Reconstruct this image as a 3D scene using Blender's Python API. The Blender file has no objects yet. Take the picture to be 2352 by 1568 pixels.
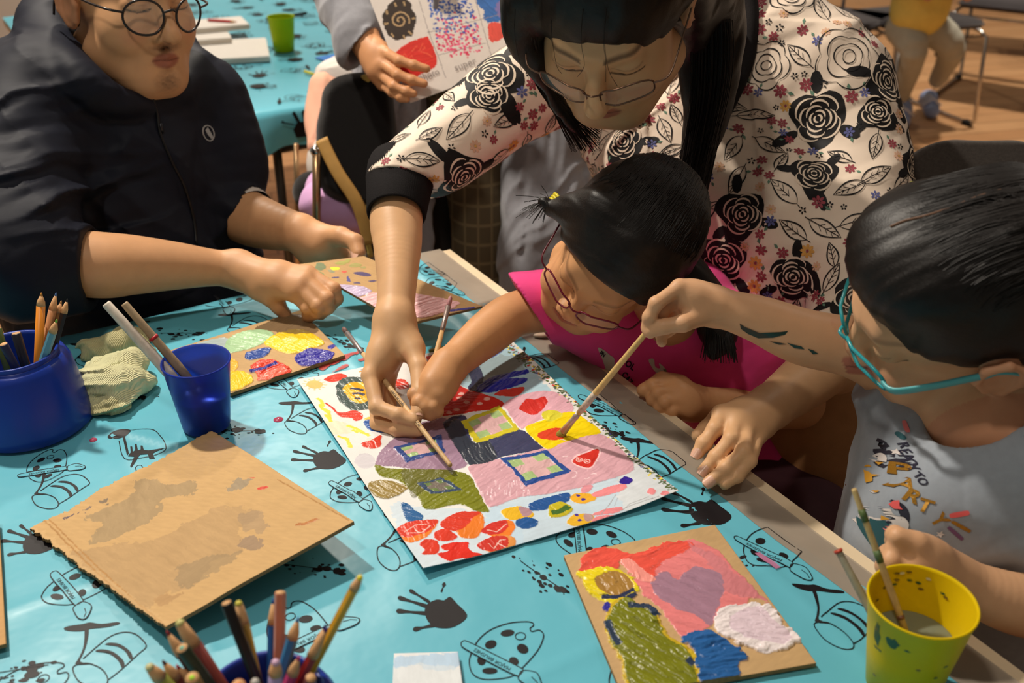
import bpy, bmesh, math, random
import numpy as np
import openvdb
from mathutils import Vector, Matrix, Euler
from mathutils.bvhtree import BVHTree
from mathutils.geometry import tessellate_polygon
from mathutils import noise as mnoise

random.seed(7); rng = np.random.default_rng(7)
scene = bpy.context.scene
COL = scene.collection
# ------------------------------------------------------------------ camera frame
FPX = 2350.0
TH = math.atan(1296/2350)
CAMZ = 1.40
ZT = 0.70
X_ = Vector((1,0,0)); DN = Vector((0,-math.sin(TH),-math.cos(TH))); FW = Vector((0,math.cos(TH),-math.sin(TH)))
CAM = Vector((0,0,CAMZ))
def P(u, v, d):
    "world point seen at photo position u,v at optical depth d"
    return CAM + X_*((u-1176)/FPX*d) + DN*((v-784)/FPX*d) + FW*d
def T(u, v, z=ZT):
    r = X_*((u-1176)/FPX) + DN*((v-784)/FPX) + FW
    return CAM + r*((z-CAMZ)/r.z)
def V(a, b, c):
    return X_*a + DN*b + FW*c
def PIX(p):
    q = Vector(p)-CAM; d = q.dot(FW)
    return 1176+FPX*q.dot(X_)/d, 784+FPX*q.dot(DN)/d

cam = bpy.data.cameras.new('camera'); camo = bpy.data.objects.new('camera', cam); COL.objects.link(camo)
camo.location = CAM; camo.rotation_euler = (math.pi/2-TH, 0, 0)
cam.sensor_width = 36; cam.lens = 36*FPX/2352; cam.clip_start = .02
cam.dof.use_dof = True; cam.dof.focus_distance = 1.22; cam.dof.aperture_fstop = 5.6
scene.camera = camo

# ------------------------------------------------------------------ materials
def lin(c):
    return tuple((x/255/12.92 if x/255 <= .04045 else ((x/255+.055)/1.055)**2.4) for x in c[:3])
def linA(c):
    c = np.asarray(c, float)/255
    return np.where(c <= .04045, c/12.92, ((c+.055)/1.055)**2.4)
MATS = {}
def mat(name, rgb=(128,128,128), rough=.6, spec=.4, metal=0, var=.08, scale=40, bump=0, bscale=200, attr=None,
        trans=0, sss=0, alpha=1, emit=None, sheen=0, stretch=None, ior=1.45, bdist=.001, wet=None, coat=0):
    if name in MATS: return MATS[name]
    m = bpy.data.materials.new(name); m.use_nodes = True
    nt = m.node_tree; N = nt.nodes; L = nt.links
    b = N['Principled BSDF']
    b.inputs['Roughness'].default_value = rough
    b.inputs['Specular IOR Level'].default_value = spec
    b.inputs['Metallic'].default_value = metal
    b.inputs['IOR'].default_value = ior
    b.inputs['Transmission Weight'].default_value = trans
    b.inputs['Alpha'].default_value = alpha
    b.inputs['Coat Weight'].default_value = coat
    if sss:
        b.inputs['Subsurface Weight'].default_value = sss
        b.inputs['Subsurface Radius'].default_value = (1,.35,.2)
        b.inputs['Subsurface Scale'].default_value = .012
    if sheen: b.inputs['Sheen Weight'].default_value = sheen; b.inputs['Sheen Roughness'].default_value = .5
    tc = N.new('ShaderNodeTexCoord')
    src = tc.outputs['Object']
    if stretch:
        mp = N.new('ShaderNodeMapping'); mp.inputs['Scale'].default_value = stretch
        L.new(src, mp.inputs['Vector']); src = mp.outputs['Vector']
    nz = N.new('ShaderNodeTexNoise'); nz.inputs['Scale'].default_value = scale; nz.inputs['Detail'].default_value = 4
    L.new(src, nz.inputs['Vector'])
    if attr:
        at = N.new('ShaderNodeAttribute'); at.attribute_name = attr; base = at.outputs['Color']
    else:
        rg = N.new('ShaderNodeRGB'); rg.outputs[0].default_value = (*lin(rgb), 1); base = rg.outputs[0]
    mr = N.new('ShaderNodeMapRange'); mr.inputs['From Min'].default_value = .25; mr.inputs['From Max'].default_value = .75
    mr.inputs['To Min'].default_value = 1-var; mr.inputs['To Max'].default_value = 1+var
    L.new(nz.outputs['Fac'], mr.inputs['Value'])
    mx = N.new('ShaderNodeVectorMath'); mx.operation = 'SCALE'
    L.new(base, mx.inputs[0]); L.new(mr.outputs[0], mx.inputs['Scale'])
    L.new(mx.outputs[0], b.inputs['Base Color'])
    if wet:
        aw = N.new('ShaderNodeAttribute'); aw.attribute_name = wet
        m2 = N.new('ShaderNodeMapRange'); m2.inputs['To Min'].default_value = rough; m2.inputs['To Max'].default_value = .16
        L.new(aw.outputs['Fac'], m2.inputs['Value']); L.new(m2.outputs[0], b.inputs['Roughness'])
    if bump:
        n2 = N.new('ShaderNodeTexNoise'); n2.inputs['Scale'].default_value = bscale; n2.inputs['Detail'].default_value = 3
        L.new(src, n2.inputs['Vector'])
        bp = N.new('ShaderNodeBump'); bp.inputs['Strength'].default_value = bump; bp.inputs['Distance'].default_value = bdist
        L.new(n2.outputs['Fac'], bp.inputs['Height']); L.new(bp.outputs[0], b.inputs['Normal'])
    if emit:
        b.inputs['Emission Color'].default_value = (*lin(emit[0]), 1); b.inputs['Emission Strength'].default_value = emit[1]
    m.use_backface_culling = False
    MATS[name] = m
    return m

# ------------------------------------------------------------------ object helpers
def link(name, me, parent=None, mats=(), smooth=True):
    o = bpy.data.objects.new(name, me); COL.objects.link(o)
    for m in mats: me.materials.append(m)
    if smooth and len(me.polygons): me.polygons.foreach_set('use_smooth', [True]*len(me.polygons))
    if parent is not None:
        o.parent = parent; o.matrix_parent_inverse = Matrix.Translation(-parent.location) if parent.type == 'EMPTY' or True else None
    return o
def tag(o, label, cat, group=None):
    o['label'] = label; o['category'] = cat
    if group: o['group'] = group
    return o
def thing(name, label, cat, loc=(0,0,0), group=None):
    o = bpy.data.objects.new(name, None); COL.objects.link(o); o.location = loc
    o.empty_display_size = .02
    return tag(o, label, cat, group)
def struct(o):
    o['kind'] = 'structure'; return o

class MB:
    "collects verts/faces (world coordinates) with material slots"
    def __init__(s): s.v=[]; s.f=[]; s.m=[]; s.mats=[]
    def slot(s, m):
        if m not in s.mats: s.mats.append(m)
        return s.mats.index(m)
    def add(s, vs, fs, m):
        k = len(s.v); s.v += [tuple(x) for x in vs]; i = s.slot(m)
        for f in fs: s.f.append([k+a for a in f]); s.m.append(i)
    def build(s, name, parent=None, smooth=True, cls=None):
        me = bpy.data.meshes.new(name); me.from_pydata(s.v, [], s.f); me.update()
        o = link(name, me, parent, s.mats, smooth)
        me.polygons.foreach_set('material_index', s.m)
        if cls: me.shade_auto_smooth() if hasattr(me,'shade_auto_smooth') else None
        return o
    def box(s, c, sx, sy, sz, m, R=None, bev=0):
        c = Vector(c); bm = bmesh.new(); bmesh.ops.create_cube(bm, size=1)
        for v in bm.verts: v.co = Vector((v.co.x*sx, v.co.y*sy, v.co.z*sz))
        if bev: bmesh.ops.bevel(bm, geom=list(bm.edges), offset=bev, segments=2, affect='EDGES')
        if R is not None: bmesh.ops.rotate(bm, verts=bm.verts, matrix=R)
        s.add([v.co+c for v in bm.verts], [[v.index for v in f.verts] for f in bm.faces], m); bm.free()
    def tube(s, pts, radii, m, n=10, cap=True, flat=None, up=None):
        pts = [Vector(p) for p in pts]
        if not hasattr(radii,'__len__'): radii = [radii]*len(pts)
        vs=[]; fs=[]; prev=None
        for i,p in enumerate(pts):
            t = (pts[min(i+1,len(pts)-1)]-pts[max(i-1,0)]).normalized()
            if prev is None:
                a = Vector(up) if up else (Vector((0,0,1)) if abs(t.z)<.9 else Vector((1,0,0)))
                a = (a - t*a.dot(t)).normalized()
            else: a = (prev - t*prev.dot(t)).normalized()
            prev = a; b = t.cross(a); r = radii[i]; fl = flat if flat else 1
            for k in range(n):
                w = 2*math.pi*k/n; vs.append(p + a*(math.cos(w)*r) + b*(math.sin(w)*r*fl))
        for i in range(len(pts)-1):
            for k in range(n):
                fs.append([i*n+k, i*n+(k+1)%n, (i+1)*n+(k+1)%n, (i+1)*n+k])
        if cap: fs.append(list(range(n))[::-1]); fs.append([(len(pts)-1)*n+k for k in range(n)])
        s.add(vs, fs, m)
    def lathe(s, c, prof, m, n=48, axis=(0,0,1)):
        c = Vector(c); q = Vector((0,0,1)).rotation_difference(Vector(axis).normalized()); vs=[]; fs=[]
        for r,z in prof:
            for k in range(n):
                w=2*math.pi*k/n; vs.append(c + q@Vector((r*math.cos(w), r*math.sin(w), z)))
        for i in range(len(prof)-1):
            for k in range(n): fs.append([i*n+k, i*n+(k+1)%n, (i+1)*n+(k+1)%n, (i+1)*n+k])
        s.add(vs, fs, m)
    def ell(s, c, r, m, n=16, R=None):
        c=Vector(c); vs=[]; fs=[]
        for i in range(n//2+1):
            th=math.pi*i/(n//2)
            for k in range(n):
                w=2*math.pi*k/n; q=Vector((r[0]*math.sin(th)*math.cos(w), r[1]*math.sin(th)*math.sin(w), r[2]*math.cos(th)))
                if R is not None: q=R@q
                vs.append(c+q)
        for i in range(n//2):
            for k in range(n): fs.append([i*n+k,(i+1)*n+k,(i+1)*n+(k+1)%n,i*n+(k+1)%n])
        s.add(vs,fs,m)

def smoothpoly(pts, n=6, closed=True):
    "catmull-rom through 2D/3D points"
    pts=[np.array(p,float) for p in pts]; N=len(pts); out=[]
    rngi = range(N if closed else N-1)
    for i in rngi:
        p0=pts[(i-1)%N] if closed or i>0 else pts[0]; p1=pts[i]; p2=pts[(i+1)%N]; p3=pts[(i+2)%N] if closed or i<N-2 else pts[-1]
        for k in range(n):
            t=k/n; out.append(.5*((2*p1)+(-p0+p2)*t+(2*p0-5*p1+4*p2-p3)*t*t+(-p0+3*p1-3*p2+p3)*t**3))
    if not closed: out.append(pts[-1])
    return out
# ------------------------------------------------------------------ fast numpy noise
_sd = {}
def nz(p, f, seed=0, k=7):
    "smooth pseudo noise -1..1 at points p (...,D)"
    D=p.shape[-1]; key=(seed,k,D)
    if key not in _sd:
        r=np.random.default_rng(seed+99); d=r.normal(size=(k,D)); d/=np.linalg.norm(d,axis=1,keepdims=True)
        _sd[key]=(d*r.uniform(.6,1.6,(k,1)), r.uniform(0,6.28,k), r.uniform(0,6.28,k))
    d,a,b=_sd[key]; s=0
    w=0
    for i in range(k):
        w=np.sin((p@(d[i]*f)).astype(np.float32)+a[i]+1.3*w); s=s+w
    return s/k*1.6
def nz2(p,f,seed=0): return nz(p,f,seed)*.6+nz(p,f*2.3,seed+1)*.3+nz(p,f*5.1,seed+2)*.15
# ------------------------------------------------------------------ setting
TC = Vector((-.104,1.602,0)); E1 = Vector((-.857,-.515,0)); E2 = Vector((.515,-.857,0))
def TB(a, b, z=ZT): return TC + E1*a + E2*b + Vector((0,0,z))
def tinv(x, y):
    dx=x-TC.x; dy=y-TC.y
    return dx*E1.x+dy*E1.y, dx*E2.x+dy*E2.y

def wood_floor():
    m = bpy.data.materials.new('oak_floor'); m.use_nodes=True; N=m.node_tree.nodes; L=m.node_tree.links; b=N['Principled BSDF']
    tc=N.new('ShaderNodeTexCoord'); mp=N.new('ShaderNodeMapping'); mp.inputs['Rotation'].default_value=(0,0,math.radians(-14))
    L.new(tc.outputs['Object'],mp.inputs['Vector'])
    br=N.new('ShaderNodeTexBrick'); br.inputs['Scale'].default_value=1; br.inputs['Brick Width'].default_value=1.4; br.inputs['Row Height'].default_value=.12
    br.inputs['Mortar Size'].default_value=.0025
    br.inputs['Color1'].default_value=(*lin((206,158,112)),1); br.inputs['Color2'].default_value=(*lin((188,138,94)),1); br.inputs['Mortar'].default_value=(*lin((110,78,50)),1)
    L.new(mp.outputs[0],br.inputs['Vector'])
    m3=N.new('ShaderNodeMapping'); m3.inputs['Scale'].default_value=(1.2,14,1); L.new(mp.outputs[0],m3.inputs['Vector'])
    n=N.new('ShaderNodeTexNoise'); n.inputs['Scale'].default_value=3; n.inputs['Detail'].default_value=6; L.new(m3.outputs[0],n.inputs['Vector'])
    mr=N.new('ShaderNodeMapRange'); mr.inputs['To Min'].default_value=.8; mr.inputs['To Max'].default_value=1.2; L.new(n.outputs['Fac'],mr.inputs['Value'])
    mx=N.new('ShaderNodeVectorMath'); mx.operation='SCALE'; L.new(br.outputs['Color'],mx.inputs[0]); L.new(mr.outputs[0],mx.inputs['Scale'])
    L.new(mx.outputs[0],b.inputs['Base Color']); b.inputs['Roughness'].default_value=.38
    return m
mb=MB(); mb.add([(-6,-3,0),(6,-3,0),(6,11,0),(-6,11,0)],[[0,1,2,3]],wood_floor()); struct(mb.build('floor',smooth=False))
wallm = mat('painted_wall',(196,186,176),.8,var=.03,scale=3)
skirtm= mat('white_board',(214,208,200),.5,var=.03)
# low partition wall on the left behind the second table, the room's far wall further off
mb=MB(); mb.box((-2.75,4.46,1.6),5.6,.10,3.2,wallm); struct(mb.build('wall_left',smooth=False))
mb=MB(); mb.box((-2.75,4.40,.18),5.6,.02,.36,skirtm,bev=.003); struct(mb.build('baseboard_left',smooth=False))
mb=MB(); mb.box((0,11.05,1.6),12,.10,3.2,wallm); struct(mb.build('wall_back',smooth=False))
mb=MB(); mb.box((6.05,4,1.6),.1,14,3.2,wallm); struct(mb.build('wall_right',smooth=False))

# ------------------------------------------------------------------ table
birch = mat('pale_birch',(226,205,172),.45,var=.07,scale=9,stretch=(1,1,1),bump=.05,bscale=90)
steel = mat('chrome',(200,195,190),.18,metal=1,var=.02)
AW,BL=1.5,1.50
tab = thing('craft_table','pale birch topped craft table under the turquoise cloth','table',TB(.75,.7,0))
RT = Matrix.Rotation(math.atan2(E2.y,E2.x),3,'Z')
mb=MB(); mb.box(TB(AW/2,BL/2,ZT-.014),BL,AW,.024,birch,R=RT,bev=.004); mb.build('table_top',tab,smooth=False)
for a,b in ((.07,.08),(AW-.08,.08),(.07,BL-.08),(AW-.08,BL-.08)):
    mb=MB(); mb.tube([TB(a,b,0),TB(a,b,ZT-.03)],.016,steel,12); mb.build('leg',tab)
mb=MB()
for q in (((.07,.08),(AW-.08,.08)),((.07,BL-.08),(AW-.08,BL-.08)),((.07,.08),(.07,BL-.08))):
    mb.tube([TB(q[0][0],q[0][1],ZT-.05),TB(q[1][0],q[1][1],ZT-.05)],.012,steel,8)
mb.build('under_frame',tab)

# ------------------------------------------------------------------ tablecloth
TEAL=(98,182,202)
def cloth_h(x, y):
    "height of cloth above table, arrays ok"
    x=np.asarray(x,float); y=np.asarray(y,float)
    a=(x-TC.x)*E1.x+(y-TC.y)*E1.y; b=(x-TC.x)*E2.x+(y-TC.y)*E2.y
    p=np.stack([a,b],-1)
    h=.0016+.0007*nz(p,14,3)+.0005*nz(p,37,4)
    wob=.012*np.sin(b*7)+.006*np.sin(b*17+1)
    h=h+.0045*np.exp(-((a-.088-wob*.6)/.012)**2)*(.55+.45*np.sin(b*5+.6))
    h=h+.0022*np.exp(-((a-.112-wob)/.008)**2)
    # fold creases from the packet
    for c in (.30,.62,.94,1.25): h=h+.0016*np.exp(-(np.abs(a-c)/.006)**1.3)
    for c in (.22,.55,.88,1.2): h=h+.0014*np.exp(-(np.abs(b-c)/.006)**1.3)
    d1=(p-np.array([.60,.30]))@np.array([.8,.6]); d2=(p-np.array([.60,.30]))@np.array([-.6,.8])
    h=h+.003*np.exp(-(d1/.007)**2)*np.exp(-(d2/.14)**2)
    return h
cloth_mat = mat('turquoise_plastic_cloth',TEAL,.34,.5,var=.05,scale=5,bump=.35,bscale=16,bdist=.004)
ink = mat('black_print',(22,18,22),.50,.30,var=.1)
inkc= mat('turquoise_print_fill',TEAL,.34,.5,var=.05,scale=5)
mb=MB(); NA,NB=230,240
va=np.concatenate([np.linspace(.052,AW,NA),[AW+.006,AW+.008]+[AW+.010]*8]); za=np.concatenate([np.zeros(NA),[-.003,-.012],-np.linspace(.03,.2,8)])
vb=np.concatenate([[-.012]*8,[-.010,-.006],np.linspace(0,BL,NB),[BL+.006,BL+.010]+[BL+.012]*8]); zb=np.concatenate([-np.linspace(.22,.03,8),[-.012,-.003],np.zeros(NB),[-.003,-.012],-np.linspace(.03,.2,8)])
A,B=np.meshgrid(va,vb,indexing='ij'); Z=np.minimum(za[:,None],zb[None,:])
A=A.copy()
A[0,:]+=.006*np.sin(B[0,:]*11)+.003*np.sin(B[0,:]*31)
drop=np.clip(-Z,0,1)
Bd=B+drop*.10*np.sin(A*26)*np.sign(B-.5); Ad=A+drop*.10*np.sin(B*23)*(za[:,None]<0)
XX=TC.x+Ad*E1.x+Bd*E2.x; YY=TC.y+Ad*E1.y+Bd*E2.y
ZZ=ZT+Z+cloth_h(XX,YY)
na,nb=A.shape
vs=np.stack([XX,YY,ZZ],-1).reshape(-1,3)
idx=np.arange(na*nb).reshape(na,nb)
fs=np.stack([idx[:-1,:-1],idx[1:,:-1],idx[1:,1:],idx[:-1,1:]],-1).reshape(-1,4)
mb.add(vs.tolist(),fs.tolist(),cloth_mat)
CLOTH=mb
def cz(x,y,o=.0004): return ZT+float(cloth_h(x,y))+o
# --- printed motifs, drawn in table-plane millimetres
class Motif:
    def __init__(s): s.items=[]   # (kind, pts2d, width, fillmat)
    def fill(s,pts,m=None,o=.0004): s.items.append(('f',pts,0,m or ink,o))
    def line(s,pts,w=.0011,m=None,o=.0006,taper=False): s.items.append(('l',pts,w,m or ink,o))
def place_motif(mo, cx, cy, rot=0, sc=1, clip=True):
    cr,sr=math.cos(rot),math.sin(rot)
    for kind,pts,w,m,o in mo.items:
        q=[(cx+sc*(cr*p[0]-sr*p[1]), cy+sc*(sr*p[0]+cr*p[1])) for p in pts]
        if clip and any(tinv(x,y)[0]<.06 or tinv(x,y)[1]<.005 for x,y in q):
            if kind=='f' and m is not inkc or kind=='l':
                if kind=='l':
                    q=[p for p in q if tinv(*p)[0]>=.06 and tinv(*p)[1]>=.005]
                    if len(q)<2: continue
                else: continue
            else: continue
        if kind=='f': fill2d(CLOTH,q,m,lambda x,y:cz(x,y,o))
        else: ribbon2d(CLOTH,q,w*sc,m,lambda x,y:cz(x,y,o))
def fill2d(mb,q,m,zf,maxe=.012):
    bm=bmesh.new(); vs=[bm.verts.new((x,y,0)) for x,y in q]
    tris=tessellate_polygon([[Vector((x,y,0)) for x,y in q]])
    for t in tris:
        try: bm.faces.new([vs[i] for i in t])
        except ValueError: pass
    for _ in range(3):
        es=[e for e in bm.edges if e.calc_length()>maxe]
        if not es: break
        bmesh.ops.subdivide_edges(bm,edges=es,cuts=1); bmesh.ops.triangulate(bm,faces=[f for f in bm.faces if len(f.verts)>4])
    bm.verts.index_update()
    mb.add([(v.co.x,v.co.y,zf(v.co.x,v.co.y)) for v in bm.verts],[[v.index for v in f.verts] for f in bm.faces],m); bm.free()
def ribbon2d(mb,q,w,m,zf,maxe=.006):
    pts=[np.array(q[0],float)]
    for p in q[1:]:
        p=np.array(p,float); n=max(1,int(np.linalg.norm(p-pts[-1])/maxe)); a=pts[-1]
        for k in range(1,n+1): pts.append(a+(p-a)*k/n)
    L=[];ws=w if hasattr(w,'__len__') else None
    for i,p in enumerate(pts):
        t=pts[min(i+1,len(pts)-1)]-pts[max(i-1,0)]; l=np.linalg.norm(t)
        t=t/l if l>0 else np.array([1,0]); n=np.array([-t[1],t[0]])*(w/2)
        L+= [p+n,p-n]
    mb.add([(x,y,zf(x,y)) for x,y in L],[[2*i,2*i+1,2*i+3,2*i+2] for i in range(len(pts)-1)],m)
def ell2(cx,cy,rx,ry,rot=0,n=20,j=0,seed=0):
    r=random.Random(seed); return [(cx+math.cos(rot)*rx*c*(1+j*r.uniform(-1,1))-math.sin(rot)*ry*s_, cy+math.sin(rot)*rx*c+math.cos(rot)*ry*s_*(1+j*r.uniform(-1,1))) for c,s_ in ((math.cos(2*math.pi*k/n),math.sin(2*math.pi*k/n)) for k in range(n))]
def crop(x0,y0,s):
    def f(x,y):
        p=T(x0+x/s,y0+y/s); return (p.x,p.y)
    return f
def traced(f, cx, cy):
    c=f(cx,cy)
    return lambda x,y:(f(x,y)[0]-c[0], f(x,y)[1]-c[1])
def text_polys(txt, size, ang=0, bold=0, sp=1.0):
    "outline triangles of a line of text, centred, as (verts2d, faces)"
    cu=bpy.data.curves.new('t','FONT'); cu.body=txt; cu.size=size; cu.align_x='CENTER'; cu.align_y='CENTER'; cu.resolution_u=3; cu.offset=bold; cu.space_character=sp
    o=bpy.data.objects.new('t',cu); COL.objects.link(o); dg=bpy.context.evaluated_depsgraph_get(); dg.update()
    me=o.evaluated_get(dg).to_mesh(); c,s=math.cos(ang),math.sin(ang)
    vs=[(c*v.co.x-s*v.co.y, s*v.co.x+c*v.co.y) for v in me.vertices]; fs=[list(p.vertices) for p in me.polygons]
    o.evaluated_get(dg).to_mesh_clear(); bpy.data.objects.remove(o); bpy.data.curves.remove(cu)
    return vs,fs
# palette-and-brush motif traced from the best seen one
f9=traced(crop(1000,1100,2.352),370,940)
PALm=Motif()
out=smoothpoly([f9(*p) for p in [(185,1010),(190,960),(230,880),(300,820),(400,785),(490,778),(525,786),(530,800),(512,815),(522,832),(560,825),(583,845),(580,880),(550,940),(480,1020),(420,1070),(340,1085),(260,1085),(205,1060)]],5)
PALm.line(out+[out[0]],.0011)
for c in [(390,838,38,18,-.1),(300,898,33,22,-.3),(472,925,33,25,.5),(425,990,28,20,.5),(250,985,24,25,0),(295,1040,42,17,0)]:
    e=[f9(c[0]+c[2]*math.cos(t)*math.cos(c[4])-c[3]*math.sin(t)*math.sin(c[4]), c[1]+c[2]*math.cos(t)*math.sin(c[4])+c[3]*math.sin(t)*math.cos(c[4])) for t in np.linspace(0,6.283,17)[:-1]]
    PALm.fill(e)
e=[f9(460+28*math.cos(t),857+20*math.sin(t)) for t in np.linspace(0,6.283,20)]; PALm.line(e,.0009)
hd=smoothpoly([f9(*p) for p in [(140,900),(150,885),(180,888),(330,960),(460,1030),(472,1050),(455,1070),(430,1068),(300,1000),(160,925)]],3)
PALm.fill(hd,inkc,.0008); PALm.line(hd+[hd[0]],.0011,o=.0010)
br=smoothpoly([f9(*p) for p in [(455,1068),(465,1050),(500,1047),(550,1065),(575,1120),(570,1150),(530,1150),(480,1120),(450,1095)]],4)
PALm.fill(br,inkc,.0008); PALm.line(br+[br[0]],.0011,o=.0010); PALm.line([f9(*p) for p in [(520,1085),(550,1110),(560,1140)]],.0009,o=.001)
_a=f9(395,1030); _b=f9(222,934)
TXTA=math.atan2(_b[1]-_a[1],_b[0]-_a[0]); TXTC=((_a[0]+_b[0])/2,(_a[1]+_b[1])/2); TXTW=math.hypot(_b[0]-_a[0],_b[1]-_a[1])
_tv,_tf=text_polys('MAJOR BRUSHES',.0105,TXTA)
_w=max(v[0]*math.cos(TXTA)+v[1]*math.sin(TXTA) for v in _tv)-min(v[0]*math.cos(TXTA)+v[1]*math.sin(TXTA) for v in _tv)
_k=TXTW/_w*1.12
def place_pal(u,v,rot,sc=1):
    p=T(u,v); place_motif(PALm,p.x,p.y,rot,sc); cr,sr=math.cos(rot),math.sin(rot)
    q=[]
    for x,y in _tv:
        x,y=x*_k+TXTC[0],y*_k+TXTC[1]; q.append((p.x+sc*(cr*x-sr*y),p.y+sc*(sr*x+cr*y)))
    if all(tinv(*a)[0]>.06 for a in q): CLOTH.add([(x,y,cz(x,y,.0011)) for x,y in q],_tf,ink)
for u,v,r,s in [(1157,1500,0,1),(1775,1262,-.12,1),(690,1455,1.25,1),(185,1345,-.2,.95),(815,1125,-.1,.8),(1360,1245,-.95,1),(665,872,-.3,.9),(525,688,-.35,1),(1398,930,-.1,1),(360,1100,-.4,.9),(1010,660,.3,.9),(1000,620,.3,.9),(40,1600,0,1),(110,1075,.9,.8)]:
    place_pal(u,v,r,s)
# dripping paint tube motif
f8=traced(crop(0,1100,2.352),550,950)
TUBm=Motif(); F=lambda L:[f8(*p) for p in L]
TUBm.fill(smoothpoly(F([(337,825),(365,812),(440,800),(480,790),(540,797),(625,785),(635,797),(560,815),(480,825),(430,838),(360,838)]),3))
TUBm.fill(smoothpoly(F([(450,825),(472,825),(462,900),(440,960),(425,1000),(480,1013),(400,1016),(415,985),(440,930),(448,870)]),3))
TUBm.line(smoothpoly(F([(440,985),(570,875),(650,842),(720,850),(772,895),(780,925),(740,960),(640,1050),(575,1100)]),4,False),.0011)
e=smoothpoly(F([(385,1045),(405,1018),(470,1010),(540,1040),(573,1090),(560,1130),(500,1140),(420,1110)]),4); TUBm.line(e+[e[0]],.0011)
TUBm.fill(smoothpoly(F([(560,908),(585,897),(640,905),(695,945),(710,985),(692,985),(668,945),(625,918)]),3))
TUBm.fill(smoothpoly(F([(508,945),(535,933),(600,945),(655,990),(665,1022),(650,1035),(630,995),(580,957)]),3))
for u,v,r,s in [(238,1500,0,1),(130,1122,0,.95),(1500,1060,-.35,1),(1925,1420,-.35,1),(698,960,-.15,.9),(930,1250,-.5,1),(1480,1545,-.9,1),(560,745,0,.95),(1225,830,-.4,.95),(215,815,0,.9),(1010,690,-.2,.9),(2140,1650,-.5,1)]:
    p=T(u,v); place_motif(TUBm,p.x,p.y,r,s)
# hand print motif
f1=traced(crop(0,0,1),995,1400)
HANm=Motif(); F=lambda L:[f1(*p) for p in L]
HANm.fill(smoothpoly(F([(1003,1380),(1020,1382),(1034,1374),(1050,1390),(1073,1415),(1062,1432),(1035,1445),(1003,1444),(985,1432),(976,1412),(980,1392)]),3))
for a,b,r1,r2 in [((945,1361),(985,1385),5,2.5),((920,1377),(982,1396),5.5,3),((917,1407),(982,1412),6,3),((955,1448),(1000,1438),6,3),((1020,1346),(1014,1362),5,1.5)]:
    a=np.array(a,float);b=np.array(b,float);t=(b-a)/np.linalg.norm(b-a);n=np.array([-t[1],t[0]])*.8
    r1*=1.15; r2*=1.5
    HANm.fill(smoothpoly(F([a-t*r1,a+n*r1,a*.6+b*.4+n*r2*.7,b+n*r2*1.2,b-n*r2*1.2,a*.6+b*.4-n*r2*.7,a-n*r1]),3))
for u,v,r,s in [(995,1400,0,1),(735,1052,.05,.95),(1600,1170,-.1,1.1),(75,1240,0,.9),(355,725,-.2,.95),(1020,1650,0,1)]:
    p=T(u,v); place_motif(HANm,p.x,p.y,r,s)
# splatter
def splat(u,v,rot,L=.06,seed=1):
    r=random.Random(seed); p=T(u,v); mo=Motif()
    mo.line([(-L/2,0),(L/2,.002)],.0009)
    for k in range(26):
        x=r.gauss(.55,.3)*L-L/2; y=r.gauss(0,.0075); s=abs(r.gauss(0,.0013))+.0005
        mo.fill(ell2(x,y,s*1.5,s,0,8,.2,k))
    for k in range(5): mo.fill(ell2(L*.25+r.uniform(0,.018),r.uniform(-.003,.003),.004,.003,0,10,.25,k+50))
    place_motif(mo,p.x,p.y,rot,1)
for i,(u,v,r) in enumerate([(1240,1325,-.85),(720,1308,-.2),(545,993,0),(415,768,0),(775,785,-.7),(1620,1310,.3),(2080,1540,.5),(30,1545,.2),(1380,990,-.5),(1005,1090,0),(270,925,.3)]): splat(u,v,r,seed=i)
# single dripping jar
f6=crop(0,640,2.735); F=lambda L:[f6(*p) for p in L]
def addjar(dx=0,dy=0):
    fl=lambda q:fill2d(CLOTH,[(x+dx,y+dy) for x,y in q],ink,lambda x,y:cz(x,y,.0005))
    ln=lambda q:ribbon2d(CLOTH,[(x+dx,y+dy) for x,y in q],.0010,ink,lambda x,y:cz(x,y,.0006))
    fl(smoothpoly(F([(680,1000),(720,975),(780,965),(825,970),(800,995),(740,1015),(690,1015)]),3))
    fl(F([(770,995),(785,990),(812,1105),(800,1120)]))
    ln(smoothpoly(F([(750,1030),(785,1143),(900,1130),(985,1110),(1045,1072),(1010,1000),(965,955),(880,953),(820,972)]),4,False))
    fl(F([(805,1125),(822,1100),(820,1060),(832,1062),(836,1095),(850,1085),(848,1045),(860,1045),(868,1085),(885,1080),(885,1055),(897,1055),(905,1082),(935,1085),(1000,1075),(1040,1070),(985,1090),(960,1105),(975,1135),(940,1140),(930,1108),(880,1112),(855,1155),(830,1195),(820,1190),(845,1125)]))
addjar(); 
CL=CLOTH.build('tablecloth'); tag(CL,'turquoise plastic tablecloth printed with black palettes, handprints and dripping tubes, on the near table','tablecloth')
# ------------------------------------------------------------------ tape along the edge
tape = mat('grey_tape',(158,146,132),.32,.5,var=.06,scale=30,alpha=.86)
mb=MB(); NBt=160
bs=np.linspace(0.0,BL,NBt); vs=[];fs=[]
for b in bs:
    w=.004*math.sin(b*11)+.002*math.sin(b*31)
    for a in (.021+.0015*math.sin(b*9),.035,.052,.060,.068+w*.5):
        p=TB(a,b); z=ZT+.0008 if a<.05 else cz(p.x,p.y,.0005)
        if a<.06: z=max(z,ZT+.0012)
        vs.append((p.x,p.y,z))
for i in range(NBt-1):
    for k in range(4): fs.append([i*5+k,i*5+k+1,(i+1)*5+k+1,(i+1)*5+k])
mb.add(vs,fs,tape); tp=mb.build('masking_tape'); tag(tp,'long strip of grey tape holding the tablecloth along the birch edge','tape')
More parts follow.
